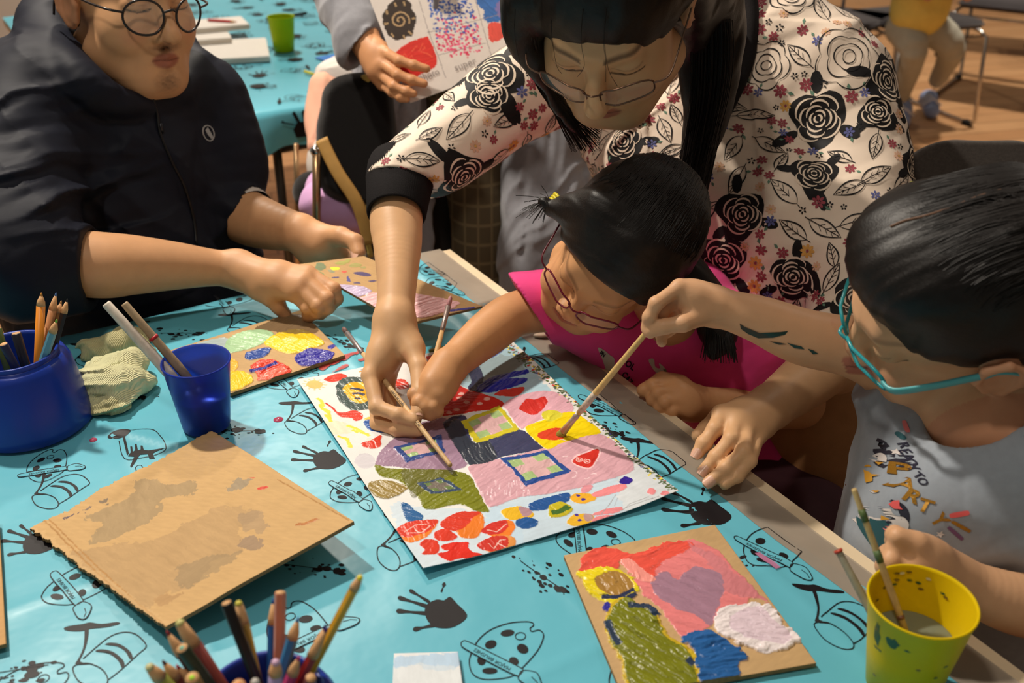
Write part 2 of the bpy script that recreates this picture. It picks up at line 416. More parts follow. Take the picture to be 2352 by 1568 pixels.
# ------------------------------------------------------------------ painted sheets: colour + relief computed on a fine grid
class Sheet:
    def __init__(s, quad, zs, res=.0008, base=(224,224,222), rot0=0):
        "quad: four photo corners TL,BL,BR,TR ; zs: heights"
        s.c=[np.array(T(u,v,z)) for (u,v),z in zip(quad,zs)] if zs is not None else [np.array(P(*q)) for q in quad]
        w=(np.linalg.norm(s.c[3]-s.c[0])+np.linalg.norm(s.c[2]-s.c[1]))/2; h=(np.linalg.norm(s.c[1]-s.c[0])+np.linalg.norm(s.c[2]-s.c[3]))/2
        s.w,s.h=w,h; s.nx=int(w/res)+1; s.ny=int(h/res)+1
        a=np.linspace(0,1,s.nx); b=np.linspace(0,1,s.ny); s.A,s.B=np.meshgrid(a,b)   # (ny,nx)
        s.U=s.A*w; s.Vv=s.B*h
        s.col=np.empty((s.ny,s.nx,3)); s.col[:]=linA(base); s.ht=np.zeros((s.ny,s.nx)); s.wet=np.zeros((s.ny,s.nx)); s.al=np.ones((s.ny,s.nx))
        s.uv=np.stack([s.U,s.Vv],-1); s.lift=np.zeros((s.ny,s.nx))
        s.n1=np.stack([nz2(s.uv,180,11),nz2(s.uv,180,15)],-1)
        s.n2=np.stack([nz2(s.uv,600,21),nz2(s.uv,600,25)],-1)
        n=np.cross(s.c[3]-s.c[0], s.c[1]-s.c[0]); n/=np.linalg.norm(n); s.nrm = n if n@(np.array(CAM)-s.c[0])>0 else -n
    def loc(s,u,v):
        "photo pixel -> sheet metres (inverse bilinear through the pixel ray)"
        r=np.array(X_*((u-1176)/FPX)+DN*((v-784)/FPX)+FW); o=np.array(CAM)
        n=s.nrm; t=((s.c[0]+s.c[1]+s.c[2]+s.c[3])/4-o)@n/(r@n); p=o+r*t
        a,b=.5,.5
        for _ in range(8):
            q=s.c[0]*(1-a)*(1-b)+s.c[3]*a*(1-b)+s.c[1]*(1-a)*b+s.c[2]*a*b
            da=(s.c[3]-s.c[0])*(1-b)+(s.c[2]-s.c[1])*b; db=(s.c[1]-s.c[0])*(1-a)+(s.c[2]-s.c[3])*a
            M=np.stack([da,db],1); d=np.linalg.lstsq(M,p-q,rcond=None)[0]; a+=d[0]; b+=d[1]
        return a*s.w,b*s.h
    def mask(s,pts,rough=.0012,fine=.0004):
        q=s.uv+s.n1*rough+s.n2*fine
        pts=np.array(pts); x0,y0=pts.min(0)-.008; x1,y1=pts.max(0)+.008
        ix0=max(0,int(x0/s.w*(s.nx-1)));ix1=min(s.nx,int(x1/s.w*(s.nx-1))+2);iy0=max(0,int(y0/s.h*(s.ny-1)));iy1=min(s.ny,int(y1/s.h*(s.ny-1))+2)
        m=np.zeros((s.ny,s.nx),bool)
        if ix1<=ix0 or iy1<=iy0: return m
        X=q[iy0:iy1,ix0:ix1,0]; Y=q[iy0:iy1,ix0:ix1,1]; c=np.zeros(X.shape,bool)
        n=len(pts)
        for i in range(n):
            xa,ya=pts[i]; xb,yb=pts[(i+1)%n]
            if ya==yb: continue
            c^=((ya>Y)!=(yb>Y))&(X<(xb-xa)*(Y-ya)/(yb-ya)+xa)
        m[iy0:iy1,ix0:ix1]=c
        return m
    def blob(s,pts,rgb,h=.0006,wet=.8,rough=.0012,var=.10,ang=None,f=260,op=1,smooth=True,seed=None,grp=None):
        if smooth: pts=smoothpoly(pts,4)
        m=s.mask(pts,rough)
        if not m.any(): return m
        seed = seed if seed is not None else int(abs(pts[0][0])*1e5)%50
        a=ang if ang is not None else (seed*.7)
        q=s.uv[m]+s.n1[m]*.003; st=np.stack([q[:,0]*math.cos(a)+q[:,1]*math.sin(a),(-q[:,0]*math.sin(a)+q[:,1]*math.cos(a))*7],-1)
        k=nz(st,f*.35,seed%7+30); k2=nz(st,f,seed%7+40)
        c=linA(rgb)*(1+var*(k[:,None]*.8+k2[:,None]*.5)+ (seed%5-2)*.01)
        s.col[m]=s.col[m]*(1-op)+np.clip(c,0,1)*op
        if h: s.ht[m]=np.maximum(s.ht[m]*.4,h*.35)+h*(.35+.42*k+.16*k2)
        s.wet[m]=wet
        return m
    def stroke(s,pts,w,rgb,**k):
        pts=[np.array(p,float) for p in pts]; L=[];R=[]
        for i,p in enumerate(pts):
            t=pts[min(i+1,len(pts)-1)]-pts[max(i-1,0)]; t=t/(np.linalg.norm(t)+1e-9); n=np.array([-t[1],t[0]])*w/2; L.append(p+n);R.append(p-n)
        k.setdefault('smooth',False); k.setdefault('rough',w*.15)
        return s.blob(L+R[::-1],rgb,**k)
    def build(s,name,label,cat,thick=.0006,edge=None,rough=.6,parent=None,matname=None,alphaattr=False,corr=False,bot=None):
        P0=(s.c[0][None,None]*((1-s.A)*(1-s.B))[...,None]+s.c[3][None,None]*(s.A*(1-s.B))[...,None]+s.c[1][None,None]*((1-s.A)*s.B)[...,None]+s.c[2][None,None]*(s.A*s.B)[...,None])
        Q=P0+s.nrm*(s.lift+s.ht)[...,None]; Qb=P0+s.nrm*(s.lift-thick)[...,None]
        ny,nx=s.ny,s.nx; idx=np.arange(nx*ny).reshape(ny,nx)
        keep=s.al>.5
        f=np.stack([idx[:-1,:-1],idx[1:,:-1],idx[1:,1:],idx[:-1,1:]],-1).reshape(-1,4)
        kf=keep.reshape(-1)[f].all(1); f=f[kf]
        # orientation
        ring=np.concatenate([idx[0,:-1],idx[:-1,-1],idx[-1,:0:-1],idx[:0:-1,0]])
        me=bpy.data.meshes.new(name)
        if False:
            nb=len(ring); base=nx*ny
            vb=Qb.reshape(-1,3)[ring]; side=[[int(ring[i]),int(ring[(i+1)%nb]),base+(i+1)%nb,base+i] for i in range(nb)]
            verts=np.concatenate([Q.reshape(-1,3),vb]); faces=f.tolist()+side+[list(range(base+nb-1,base-1,-1))]
            nf=len(f)
        else:
            step=4
            # ragged outline: top faces + rim walls along boundary edges
            e={}
            for q in f.tolist():
                for k in range(4):
                    a,b=q[k],q[(k+1)%4]
                    if (b,a) in e: del e[(b,a)]
                    else: e[(a,b)]=1
            bv=sorted({a for a,b in e}|{b for a,b in e}); mp={v:nx*ny+i for i,v in enumerate(bv)}
            verts=np.concatenate([Q.reshape(-1,3),Qb.reshape(-1,3)[bv]])
            side=[[a,mp[a],mp[b],b] for a,b in e]
            # bottom: coarse copy
            base=len(verts); verts=np.concatenate([verts,(Qb-s.nrm*0)[::1].reshape(-1,3)])
            fb=(f+base)[:,::-1]
            faces=f.tolist()+side+fb.tolist(); nf=len(f)
        me.from_pydata(verts.tolist(),[],faces); me.update()
        ca=me.color_attributes.new('col','FLOAT_COLOR','POINT')
        n=len(verts); c=np.ones((n,4)); c[:nx*ny,:3]=s.col.reshape(-1,3)
        c[nx*ny:,:3]=linA(bot or (150,120,80)) if thick>.001 else linA((215,213,208))
        ca.data.foreach_set('color',c.ravel())
        wa=me.attributes.new('wet','FLOAT','POINT'); w=np.zeros(n); w[:nx*ny]=s.wet.reshape(-1); wa.data.foreach_set('value',w)
        mt=mat(matname or name+'_surface',rough=rough,attr='col',wet='wet',var=.04,scale=60,bump=.15,bscale=500)
        o=link(name,me,parent,[mt]+([edge] if edge else []))
        if edge:
            mi=np.zeros(len(faces),int); mi[nf:nf+len(side)]=1; me.polygons.foreach_set('material_index',mi)
        sm=np.ones(len(faces),bool); sm[nf:]=False; me.polygons.foreach_set('use_smooth',sm)
        if label: tag(o,label,cat)
        return o
def C_(s,x0,y0,k):
    return lambda L:[s.loc(x0+x/k,y0+y/k) for x,y in L]

# ---- the children's painting
S=Sheet([(682,876),(973,1315),(1558,1139),(1159,772)],[.7065,.7065,.7065,.7065],.00075,(226,226,224))
ed=np.minimum.reduce([S.A,1-S.A])*S.w; S.lift=.004*np.exp(-ed/.03)*(.5+.5*np.sin(S.B*5+1))+.006*np.exp(-((S.A-1)**2+(S.B-1)**2)/.02)+.005*np.exp(-((S.A)**2+(S.B-1)**2)/.03)
S.lift+=.0006*nz(S.uv,25,3)
K=C_(S,680,760,2.5565)
rr=random.Random(3)
wash=lambda pts,c,op=.5: S.blob(K(pts),c,h=0,wet=.1,rough=.006,var=.08,op=op)
wash([(960,300),(1000,190),(1220,80),(1330,160),(1480,340),(1560,420),(1400,380),(1250,420),(1100,390)],(165,203,220),.9)
wash([(900,200),(1000,150),(1340,160),(1300,250),(1100,260),(1000,300)],(150,170,175),.8)
wash([(1130,1040),(1400,960),(1620,920),(1900,830),(2000,800),(2230,960),(1900,1110),(1500,1250),(1300,1300),(1150,1200)],(178,208,230),.7)
wash([(560,1010),(760,1040),(1100,1050),(1300,1030),(1300,1350),(760,1410),(620,1200)],(186,212,232),.6)
wash([(1900,820),(2000,760),(2240,960),(1950,1080),(1900,900)],(214,218,222),.8)
for cx,cy,rx,ry,c in [(235,575,110,40,(225,226,195)),(405,765,60,45,(205,200,208)),(110,322,48,24,(242,184,62)),(430,640,20,12,(230,215,200))]:
    S.blob(K([(cx+rx*math.cos(t),cy+ry*math.sin(t)) for t in np.linspace(0,6.28,10)[:-1]]),c,h=.0001,wet=.2,rough=.002,op=.85)
for k in range(12):
    t=k/12*6.28; S.stroke(K([(110+50*math.cos(t),322+26*math.sin(t)),(110+72*math.cos(t),322+36*math.sin(t))]),.002,(240,190,90),h=0,wet=.1,op=.7)
YE=(238,217,70);RE=(214,62,44);BU=(42,88,160);OL=(122,126,34);PK=(214,166,178);NV=(62,66,98)
for a in [[(120,405),(150,420),(160,455)],[(165,465),(190,480),(205,540)],[(140,440),(160,470),(190,490)],[(300,560),(350,575),(430,620)],[(245,625),(300,640),(320,690)],[(380,600),(430,612)],[(170,500),(210,545)],[(330,585),(370,600)]]:
    S.stroke(K(a),.0045,YE,h=.0002,wet=.3,rough=.0015)
S.stroke(K([(370,240),(420,232),(440,238)]),.004,(228,160,80),h=.0002)
S.stroke(K([(172,430),(210,455),(245,490)]),.003,RE,h=.0002)
B=lambda pts,c,**k: S.blob(K(pts),c,**k)
B([(160,290),(190,272),(215,260),(252,252),(296,262),(285,290),(240,298),(200,305),(180,300)],RE)
B([(235,350),(250,300),(300,274),(400,275),(430,300),(435,440),(400,465),(330,470),(280,440),(245,400)],(70,86,84),h=.0009)
B([(272,345),(300,315),(340,303),(400,305),(432,340),(425,400),(390,428),(330,415),(300,385)],(236,176,42),h=.0009)
for q in [[(320,340),(360,345),(400,350)],[(330,372),(370,368),(400,380)],[(345,400),(380,400)]]: S.stroke(K(q),.005,(70,72,92),h=.0006)
B([(240,485),(290,482),(340,470),(388,490),(385,522),(345,532),(320,515),(260,512)],RE)
B([(400,520),(440,505),(470,520),(450,545)],(232,190,80))
B([(395,540),(430,522),(480,535),(560,590),(520,604),(430,582)],BU)
B([(390,662),(440,645),(495,615),(500,640),(490,680),(450,694),(400,685)],RE)
B([(750,505),(800,430),(860,350),(930,303),(990,335),(1100,372),(1200,405),(1222,432),(1180,455),(1060,472),(950,490),(830,505)],(204,46,38),h=.0004,var=.07)
for x,y in [(905,348),(875,395),(860,437),(815,470),(970,370),(960,395),(945,462),(1080,427),(1030,350),(1000,420),(1120,400),(900,480),(780,490)]:
    S.blob(K([(x+18*math.cos(t),y+9*math.sin(t)) for t in np.linspace(0,6.28,8)[:-1]]),(232,178,170),h=.0004)
B([(575,292),(640,285),(665,330),(600,342)],RE); B([(765,152),(850,135),(855,172),(790,182)],RE); B([(968,240),(1020,220),(1005,243),(980,250)],(226,120,120))
B([(1060,165),(1100,115),(1200,60),(1228,70),(1215,122),(1120,168)],(72,66,160),h=.001)
B([(1018,200),(1070,203),(1100,270),(1098,300),(1150,330),(1090,365),(1008,340),(1030,300),(1012,240)],(52,58,86),h=.001)
B([(1060,345),(1120,290),(1200,258),(1350,233),(1362,255),(1250,278),(1352,282),(1340,310),(1240,342),(1130,365)],(32,44,160),h=.0012,ang=-.6)
B([(1160,375),(1210,350),(1290,335),(1340,335),(1330,365),(1280,385),(1190,382)],(206,60,52))
B([(465,775),(500,700),(570,640),(700,560),(800,520),(890,520),(930,640),(990,740),(1000,790),(900,818),(700,812),(560,795),(470,790)],(158,128,152),h=.0005,ang=-.5)
B([(865,535),(985,495),(1020,600),(1060,660),(1250,590),(1330,585),(1380,620),(1450,690),(1300,722),(1200,745),(1080,792),(1010,782),(950,700),(900,610)],NV,h=.0006,ang=-.3)
B([(870,560),(960,520),(1020,640),(1120,640),(1180,740),(1080,792),(1010,782),(950,700)],(48,56,62),h=.0006,op=.8)
B([(1220,430),(1300,385),(1420,358),(1520,365),(1600,410),(1628,470),(1560,500),(1440,520),(1340,570),(1300,560),(1240,470)],(222,172,186),h=.0008,ang=-.4)
B([(1100,780),(1220,745),(1445,692),(1560,660),(1700,620),(1800,610),(1900,680),(1985,815),(1800,880),(1650,920),(1450,960),(1300,980),(1150,1035),(1105,1000),(1050,880),(1010,800)],PK,h=.0008,ang=-.4)
for k in range(26):
    x=rr.uniform(1080,1380); y=rr.uniform(870,960)-(x-1200)*.12; S.stroke(K([(x,y),(x+rr.uniform(-4,4),y+30)]),.0012,(232,196,206),h=.0009)
B([(1345,570),(1440,530),(1500,500),(1620,478),(1700,520),(1792,595),(1700,620),(1560,662),(1480,697),(1410,650)],(236,208,20),h=.001,ang=-.3)
B([(1310,450),(1350,402),(1400,405),(1460,388),(1475,430),(1440,470),(1395,497),(1330,472)],(206,54,48),h=.0008)
B([(1440,492),(1490,465),(1565,490),(1540,520),(1470,532)],(216,208,62),h=.001)
B([(1425,600),(1530,570),(1585,590),(1560,640),(1440,637)],(214,70,42),h=.0008)
for k in range(9):
    a=rr.uniform(0,6.28); x=rr.uniform(1500,1900); y=rr.uniform(640,860)
    S.stroke(K([(x+18*math.cos(a+t),y+10*math.sin(a+t)) for t in (0,.6,1.2,1.8,2.4)]),.0013,(236,205,212),h=.001)
B([(1618,770),(1636,735),(1700,712),(1778,682),(1784,730),(1745,796),(1712,812),(1655,796)],(238,200,205),h=.0006,rough=.0004)
B([(1626,770),(1643,742),(1700,720),(1770,692),(1775,730),(1740,790),(1710,804),(1660,790)],(204,52,44),h=.0007,rough=.0004)
for cx,cy in ((1665,755),(1712,765)):
    S.stroke(K([(cx+(4+2.6*t)*math.cos(t*1.5),cy+(3+2*t)*math.sin(t*1.5)) for t in np.linspace(0,7,26)]),.0013,(238,190,185),h=.0008)
def window(outer,inner,frame,cross,c1,c2=(166,192,132),cw=.012):
    B(outer,frame,h=.0012,smooth=False,rough=.002); B(inner,c2,h=.0004,smooth=False,rough=.0015)
    for l in cross: S.stroke(K(l),cw,c1,h=.0006,rough=.001)
window([(970,528),(1090,470),(1200,438),(1255,470),(1312,580),(1200,625),(1060,662),(1005,620)],[(1012,528),(1110,492),(1200,466),(1272,570),(1170,610),(1082,632)],(204,192,52),[[(1150,480),(1200,620)],[(1040,590),(1250,520)],[(1100,500),(1140,610)]],(216,176,178),.000,cw=.020) if False else None
def win(o,i,fc,c1=(216,176,178),c2=(166,192,132)):
    "o/i = quads TL,TR,BR,BL in crop space"
    B(o,fc,h=.0012,smooth=False,rough=.0025); B(i,c2,h=.0005,smooth=False,rough=.0012)
    q=[np.array(p,float) for p in i]; bl=lambda a,b: tuple(q[0]*(1-a)*(1-b)+q[1]*a*(1-b)+q[2]*a*b+q[3]*(1-a)*b)
    B([bl(.33,0),bl(.7,0),bl(.7,1),bl(.33,1)],c1,h=.0006,smooth=False,rough=.0012)
    B([bl(0,.3),bl(1,.3),bl(1,.66),bl(0,.66)],c1,h=.0006,smooth=False,rough=.0012)
win([(970,530),(1195,440),(1312,582),(1058,662)],[(1010,535),(1190,468),(1272,568),(1078,632)],(206,194,48))
win([(1205,752),(1468,702),(1618,826),(1345,912)],[(1243,765),(1452,722),(1568,818),(1352,880)],(44,78,150))
win([(578,685),(850,615),(878,712),(650,768)],[(612,690),(820,638),(842,700),(665,742)],(54,76,138))
B([(462,785),(550,808),(700,812),(900,820),(1020,850),(1060,920),(1100,1000),(1130,1058),(1060,1060),(960,1020),(800,1050),(740,1040),(720,980),(660,930),(600,880),(490,850)],OL,h=.0010,ang=-.3)
B([(425,895),(530,878),(620,900),(652,930),(540,988),(450,962)],(150,128,68),h=.0014)
B([(620,820),(800,815),(940,830),(800,900),(700,980),(660,930)],(98,96,48),h=.001,op=.7)
win([(715,898),(850,855),(975,935),(790,965)],[(752,898),(850,872),(935,928),(800,945)],(58,76,104),(120,110,100),(104,124,72))
B([(615,1020),(650,1012),(700,1058),(746,1090),(730,1130),(680,1142),(640,1100)],(40,96,152),h=.0008)
OR=(232,126,46)
B([(588,1180),(650,1132),(760,1115),(836,1118),(800,1190),(740,1235),(660,1260),(600,1212)],OR,h=.0006); B([(588,1180),(650,1132),(760,1115),(836,1118),(790,1180),(720,1210),(650,1228),(598,1205)],RE,h=.0007)
B([(848,1130),(920,1080),(1000,1060),(1090,1070),(1105,1140),(1060,1215),(970,1220),(940,1185),(870,1170)],OR,h=.0008,ang=-1); B([(848,1130),(920,1080),(1000,1060),(1085,1066),(1040,1100),(1000,1150),(940,1180),(870,1170)],RE,h=.0007)
B([(1085,1180),(1140,1130),(1250,1108),(1288,1150),(1250,1200),(1180,1215),(1120,1195)],OR,h=.0006); B([(1085,1180),(1140,1130),(1235,1112),(1240,1160),(1180,1195),(1120,1195)],(206,56,48),h=.0007)
B([(1060,1260),(1130,1215),(1240,1200),(1290,1230),(1265,1290),(1200,1308),(1110,1290)],(224,150,80),h=.0006); B([(1060,1260),(1130,1215),(1230,1207),(1245,1260),(1180,1290),(1110,1290)],(204,58,48),h=.0007)
for l in [[(640,1190),(700,1150),(780,1140)],[(660,1200),(740,1195),(790,1150)],[(690,1160),(720,1200)],[(1120,1170),(1180,1180),(1240,1130)],[(1130,1250),(1160,1280),(1200,1230),(1230,1225)],[(1180,1245),(1230,1270)]]:
    S.stroke(K(l),.0012,(238,196,186),h=.0008)
B([(810,1200),(870,1170),(948,1210),(900,1242),(830,1240)],RE); B([(725,1270),(760,1235),(832,1245),(835,1320),(740,1332),(760,1300)],RE)
B([(850,1272),(930,1248),(1012,1248),(1020,1290),(1105,1320),(1100,1350),(1060,1366),(980,1340),(900,1366),(830,1327),(900,1305),(870,1300)],(218,52,40))
B([(1205,1065),(1240,1040),(1320,1030),(1396,1070),(1370,1100),(1250,1106)],(232,184,44)); B([(1305,1035),(1360,1040),(1390,1065),(1340,1090)],(178,140,150))
B([(1365,1025),(1420,990),(1540,960),(1602,950),(1600,1000),(1500,1040),(1390,1056)],(38,86,152),h=.0009)
B([(1480,1050),(1500,1020),(1560,1003),(1622,1040),(1590,1082),(1500,1096)],(196,182,40),h=.001); S.stroke(K([(1500,1070),(1550,1060),(1600,1030)]),.008,(70,110,50),h=.0008)
B([(1610,975),(1660,950),(1740,960),(1762,990),(1700,1016),(1630,1006)],(234,176,54))
B([(1288,1115),(1350,1093),(1417,1110),(1410,1142),(1350,1162),(1300,1147)],(38,88,152))
B([(1590,1110),(1640,1075),(1740,1078),(1742,1120),(1650,1147),(1600,1136)],(232,182,52)); B([(1690,1075),(1740,1080),(1740,1110),(1700,1115)],(184,150,150))
for x,y in ((1655,967),(1685,992),(1645,1080),(1665,1110)): S.blob(K([(x+13*math.cos(t),y+8*math.sin(t)) for t in np.linspace(0,6.28,8)[:-1]]),(70,52,150),h=.0006)
PN=(232,142,148)
B([(1740,1080),(1820,1045),(1905,1036),(1910,1060),(1800,1082)],PN); B([(1738,1130),(1750,1100),(1800,1085),(1905,1083),(1895,1105),(1790,1128)],PN)
B([(1740,955),(1850,910),(1930,900),(1937,930),(1850,960),(1760,976)],PN); B([(1680,912),(1742,902),(1722,942),(1672,948)],(224,150,162))
B([(1900,880),(1930,860),(1975,880),(1960,902),(1915,900)],(58,40,150)); B([(2062,965),(2080,940),(2112,955),(2100,978)],PN); B([(2132,980),(2160,962),(2190,978),(2160,992)],PN)
for k in range(420):
    t=rr.random(); x=1235+(2215-1235)*t; y=95+(965-95)*t+ (-35*math.sin(t*3.1)); x+=rr.uniform(-34,30)*(1-.35*t); y+=rr.uniform(-16,16)
    c=rr.choice([(74,92,56)]*6+[(96,112,70)]*4+[YE,YE,(190,60,50),(60,60,130),(120,130,110)]); r=rr.uniform(4,10); a=rr.uniform(-1,1)
    S.blob(K([(x+r*1.5*math.cos(q)*math.cos(a)-r*.6*math.sin(q)*math.sin(a),y+r*math.cos(q)*math.sin(a)+r*.6*math.sin(q)*math.cos(a)) for q in np.linspace(0,6.28,6)[:-1]]),c,h=.0004,wet=.4,rough=.0008,smooth=False)
for l in [[(1880,960),(1840,1020),(1790,1080)],[(2070,985),(1960,1020),(1910,1060)],[(2130,990),(2000,1020),(1920,1045)],[(1890,980),(1870,1030)]]: S.stroke(K(l),.0008,(160,160,165),h=0,wet=0,rough=0)
PAINT=S.build('painting',"painting of a house with hearts and flowers on white paper, middle of the table",'painting',.0005)

# ---- cardboard palettes
kraft_edge = mat('cardboard_edge',(150,116,76),.9,var=.25,scale=300)
KR=(192,158,112)
def corr(s,amp=.0002):
    a=nz(s.uv,700,51); s.col*= (1+.05*a+.03*nz2(s.uv,90,52))[...,None]; s.ht+=amp*.10*np.sin(s.uv[...,1]*6.283/.0065)
# right palette
S=Sheet([(1295,1275),(1432,1600),(1875,1522),(1642,1205)],[.7085,.7085,.7085,.7085],.0008,KR); corr(S)
K=C_(S,1000,1100,2.352)
B([(1000,440),(1140,390),(1330,330),(1440,343),(1560,420),(1660,530),(1750,620),(1795,662),(1700,645),(1665,690),(1560,700),(1510,760),(1400,860),(1330,852),(1280,810),(1230,720),(1120,620),(1060,520)],(224,128,130),h=.0012,rough=.004,ang=.6)
B([(780,485),(800,420),(870,368),(960,375),(1060,408),(1140,380),(1250,343),(1340,338),(1395,360),(1300,420),(1200,470),(1180,540),(1100,525),(1000,440),(990,480),(900,500),(800,505)],(226,86,72),h=.0016,rough=.003,ang=-.3)
B([(1350,350),(1500,400),(1640,520),(1740,610),(1790,660),(1700,640),(1540,600),(1500,480)],(196,124,132),h=.0009,rough=.005,op=.7)
B([(1165,545),(1250,500),(1300,540),(1400,478),(1520,500),(1562,560),(1540,650),(1515,720),(1480,795),(1400,740),(1300,700),(1200,630)],(160,122,142),h=.0012,rough=.003,ang=.8)
B([(1000,450),(1060,440),(1130,500),(1190,540),(1160,560),(1090,540)],(236,150,140),h=.0018)
B([(760,510),(850,488),(960,478),(1060,535),(1095,600),(1030,650),(930,668),(830,625),(790,560)],(228,208,34),h=.0026,rough=.003)
B([(868,540),(960,502),(1050,540),(1065,600),(980,632),(890,602)],(166,126,62),h=.002)
S.stroke(K([(900,640),(1000,640),(1075,600),(1080,620),(1020,660)]),.006,(44,52,84),h=.002)
B([(900,700),(930,665),(950,690),(940,725)],(50,46,150),h=.002)
B([(915,760),(940,690),(1010,640),(1110,680),(1190,720),(1215,760),(1250,840),(1330,885),(1400,940),(1425,1040),(1400,1130),(1060,1150),(1000,980),(930,860)],(196,168,40),h=.0018,rough=.003)
B([(925,760),(1010,650),(1110,690),(1185,730),(1240,850),(1310,900),(1380,960),(1405,1040),(1380,1130),(1080,1150),(1010,980),(940,850)],(118,122,26),h=.0032,rough=.003,ang=1.0,var=.18)
for l in [[(1040,690),(1150,690),(1200,740)],[(925,770),(960,850),(1000,900)],[(1360,980),(1400,1010)]]: S.stroke(K(l),.007,(44,60,84),h=.003)
B([(1310,872),(1430,823),(1540,850),(1620,900),(1685,950),(1680,982),(1640,1000),(1640,1062),(1540,1102),(1430,1100),(1415,980),(1380,900)],(40,94,156),h=.003,rough=.004)
B([(1503,815),(1530,722),(1620,690),(1750,680),(1840,718),(1875,790),(1950,830),(1978,880),(1900,912),(1800,938),(1690,920),(1600,862)],(238,228,230),h=.0036,rough=.004)
B([(1580,780),(1650,715),(1760,700),(1830,760),(1920,850),(1900,890),(1760,890),(1650,850)],(222,202,214),h=.0034,rough=.003,var=.05,ang=.4)
S.build('cardboard_palette','cardboard palette piled with olive, pink, blue and white wet paint at the front right','palette',.0045,kraft_edge,.8,matname='kraft_a')
# big blank cardboard
S=Sheet([(488,985),(62,1208),(372,1443),(816,1194)],[.712,.709,.728,.745],.0009,(198,162,112)); corr(S,.0004)
S.lift=-.010*np.sin(S.A*math.pi)*(S.B)*.6+.0012*nz(S.uv,20,5)
K=C_(S,0,1100,2.352); ST=(160,138,104)
for pts,c,o in [([(460,190),(560,160),(700,90),(740,60),(720,20),(850,10),(920,30),(1010,20),(1070,60),(960,90),(850,120),(850,170),(700,260),(560,320),(500,320),(480,290),(550,240),(480,215)],ST,.8),
    ([(690,320),(850,290),(1000,230),(1160,150),(1280,140),(1400,190),(1290,260),(1300,380),(1150,420),(1050,540),(900,580),(800,640),(800,760),(700,740),(560,600),(430,470),(380,420),(400,370)],(178,146,104),.75),
    ([(950,450),(1100,400),(1280,380),(1250,430),(1100,500),(980,560)],(148,128,98),.6),([(1290,310),(1380,300),(1420,330),(1380,370),(1300,360)],(146,124,104),.8),
    ([(1225,60),(1290,10),(1350,5),(1330,40),(1240,75)],(150,138,118),.8),([(540,110),(580,105),(590,118),(555,130)],(110,100,90),.8),([(345,215),(400,193),(395,203),(355,220)],(84,76,96),.9),([(425,175),(465,160),(460,178)],(110,98,98),.8),
    ([(810,620),(870,590),(950,595),(920,630),(850,660)],(176,140,96),.9),([(1280,190),(1380,170),(1440,240),(1400,280),(1310,250)],(160,136,108),.6)]:
    S.blob(K(pts),c,h=0,wet=.05,rough=.007,op=o)
for pts in [[(1395,50),(1440,42),(1447,52),(1400,62)],[(1345,0),(1375,-2),(1370,4)]]: S.blob(K(pts),(206,72,50),h=.0002,rough=.0005)
S.stroke(K([(590,610),(615,620),(640,612)]),.004,(70,70,120),h=.0002); S.stroke(K([(1590,245),(1650,240),(1720,215)]),.005,(176,112,56),h=.0002,rough=.002)
for a,b in (((200,190),(880,790)),((215,175),(900,775)),((1500,10),(1890,230))): S.stroke(K([a,b]),.0016,(176,134,84),h=-.0006,wet=0,rough=.0006)
_rg=np.random.default_rng(5)
def rough1(x,L,sc,a): n=int(L/sc)+3; return np.interp(x,np.arange(n)*sc,_rg.normal(0,a,n))
edgew=rough1(S.Vv,S.h,.02,.0010)+rough1(S.Vv,S.h,.005,.0006)+rough1(S.Vv,S.h,.0015,.0004)
e2=rough1(S.U,S.w,.03,.0012)+rough1(S.U,S.w,.006,.0008)+rough1(S.U,S.w,.0016,.0005)
S.al=((S.B*S.h<S.h-.003+e2)&(S.A*S.w>.0045+edgew*1.8)&(S.Vv>.001+.3*np.abs(e2))).astype(float)
rim=(S.Vv>S.h-.009+e2*2)|(S.U<.004+edgew*2); S.col[rim]=S.col[rim]*.6+linA((214,178,128))*.4
S.build('cardboard_sheet','large plain kraft cardboard sheet with grey water stains and a torn edge','cardboard',.004,kraft_edge,.85,matname='kraft_b')
# palette by the man's fingers
S=Sheet([(690,712),(385,806),(530,903),(792,815)],[.7085]*4,.0008,KR); corr(S); K=C_(S,0,640,2.735)
B([(1080,500),(1200,420),(1400,370),(1430,420),(1300,470),(1150,510)],(176,192,192),h=.0006,rough=.004)
B([(1415,450),(1435,375),(1560,325),(1690,330),(1712,370),(1600,430),(1450,468)],(166,202,156),h=.0014,ang=-.4)
B([(1665,400),(1760,340),(1900,318),(2035,400),(1960,440),(1820,472),(1700,435)],(240,202,40),h=.002,ang=-.3); B([(1770,385),(1830,372),(1870,390),(1800,402)],(214,206,92),h=.001)
B([(1600,315),(1680,270),(1760,238),(1900,225),(1995,330),(1870,352),(1720,332)],(104,84,62),h=.0006,rough=.004,op=.85)
B([(1540,475),(1600,450),(1700,437),(1665,490),(1560,512)],(34,72,152),h=.0018)
B([(1850,500),(1900,460),(1960,440),(2090,462),(2090,495),(2040,532),(1900,552)],(44,38,150),h=.002); B([(2055,430),(2090,412),(2110,425),(2080,442)],(60,54,150))
B([(1575,550),(1650,512),(1745,520),(1832,580),(1750,622),(1640,642),(1612,600)],(216,66,44),h=.0024); B([(1620,625),(1760,560),(1800,590),(1650,642)],(232,112,92),h=.002)
S.stroke(K([(1570,585),(1660,570),(1740,530)]),.008,(50,50,140),h=.0028)
B([(1440,600),(1540,588),(1592,640),(1520,690),(1430,705)],(238,196,44),h=.0024); B([(1440,505),(1490,520),(1485,570),(1440,590)],(236,176,60),h=.0012)
S.build('cardboard_palette','cardboard palette with yellow, pale green, violet and red paint behind the blue cup','palette',.0045,kraft_edge,.8,matname='kraft_c')
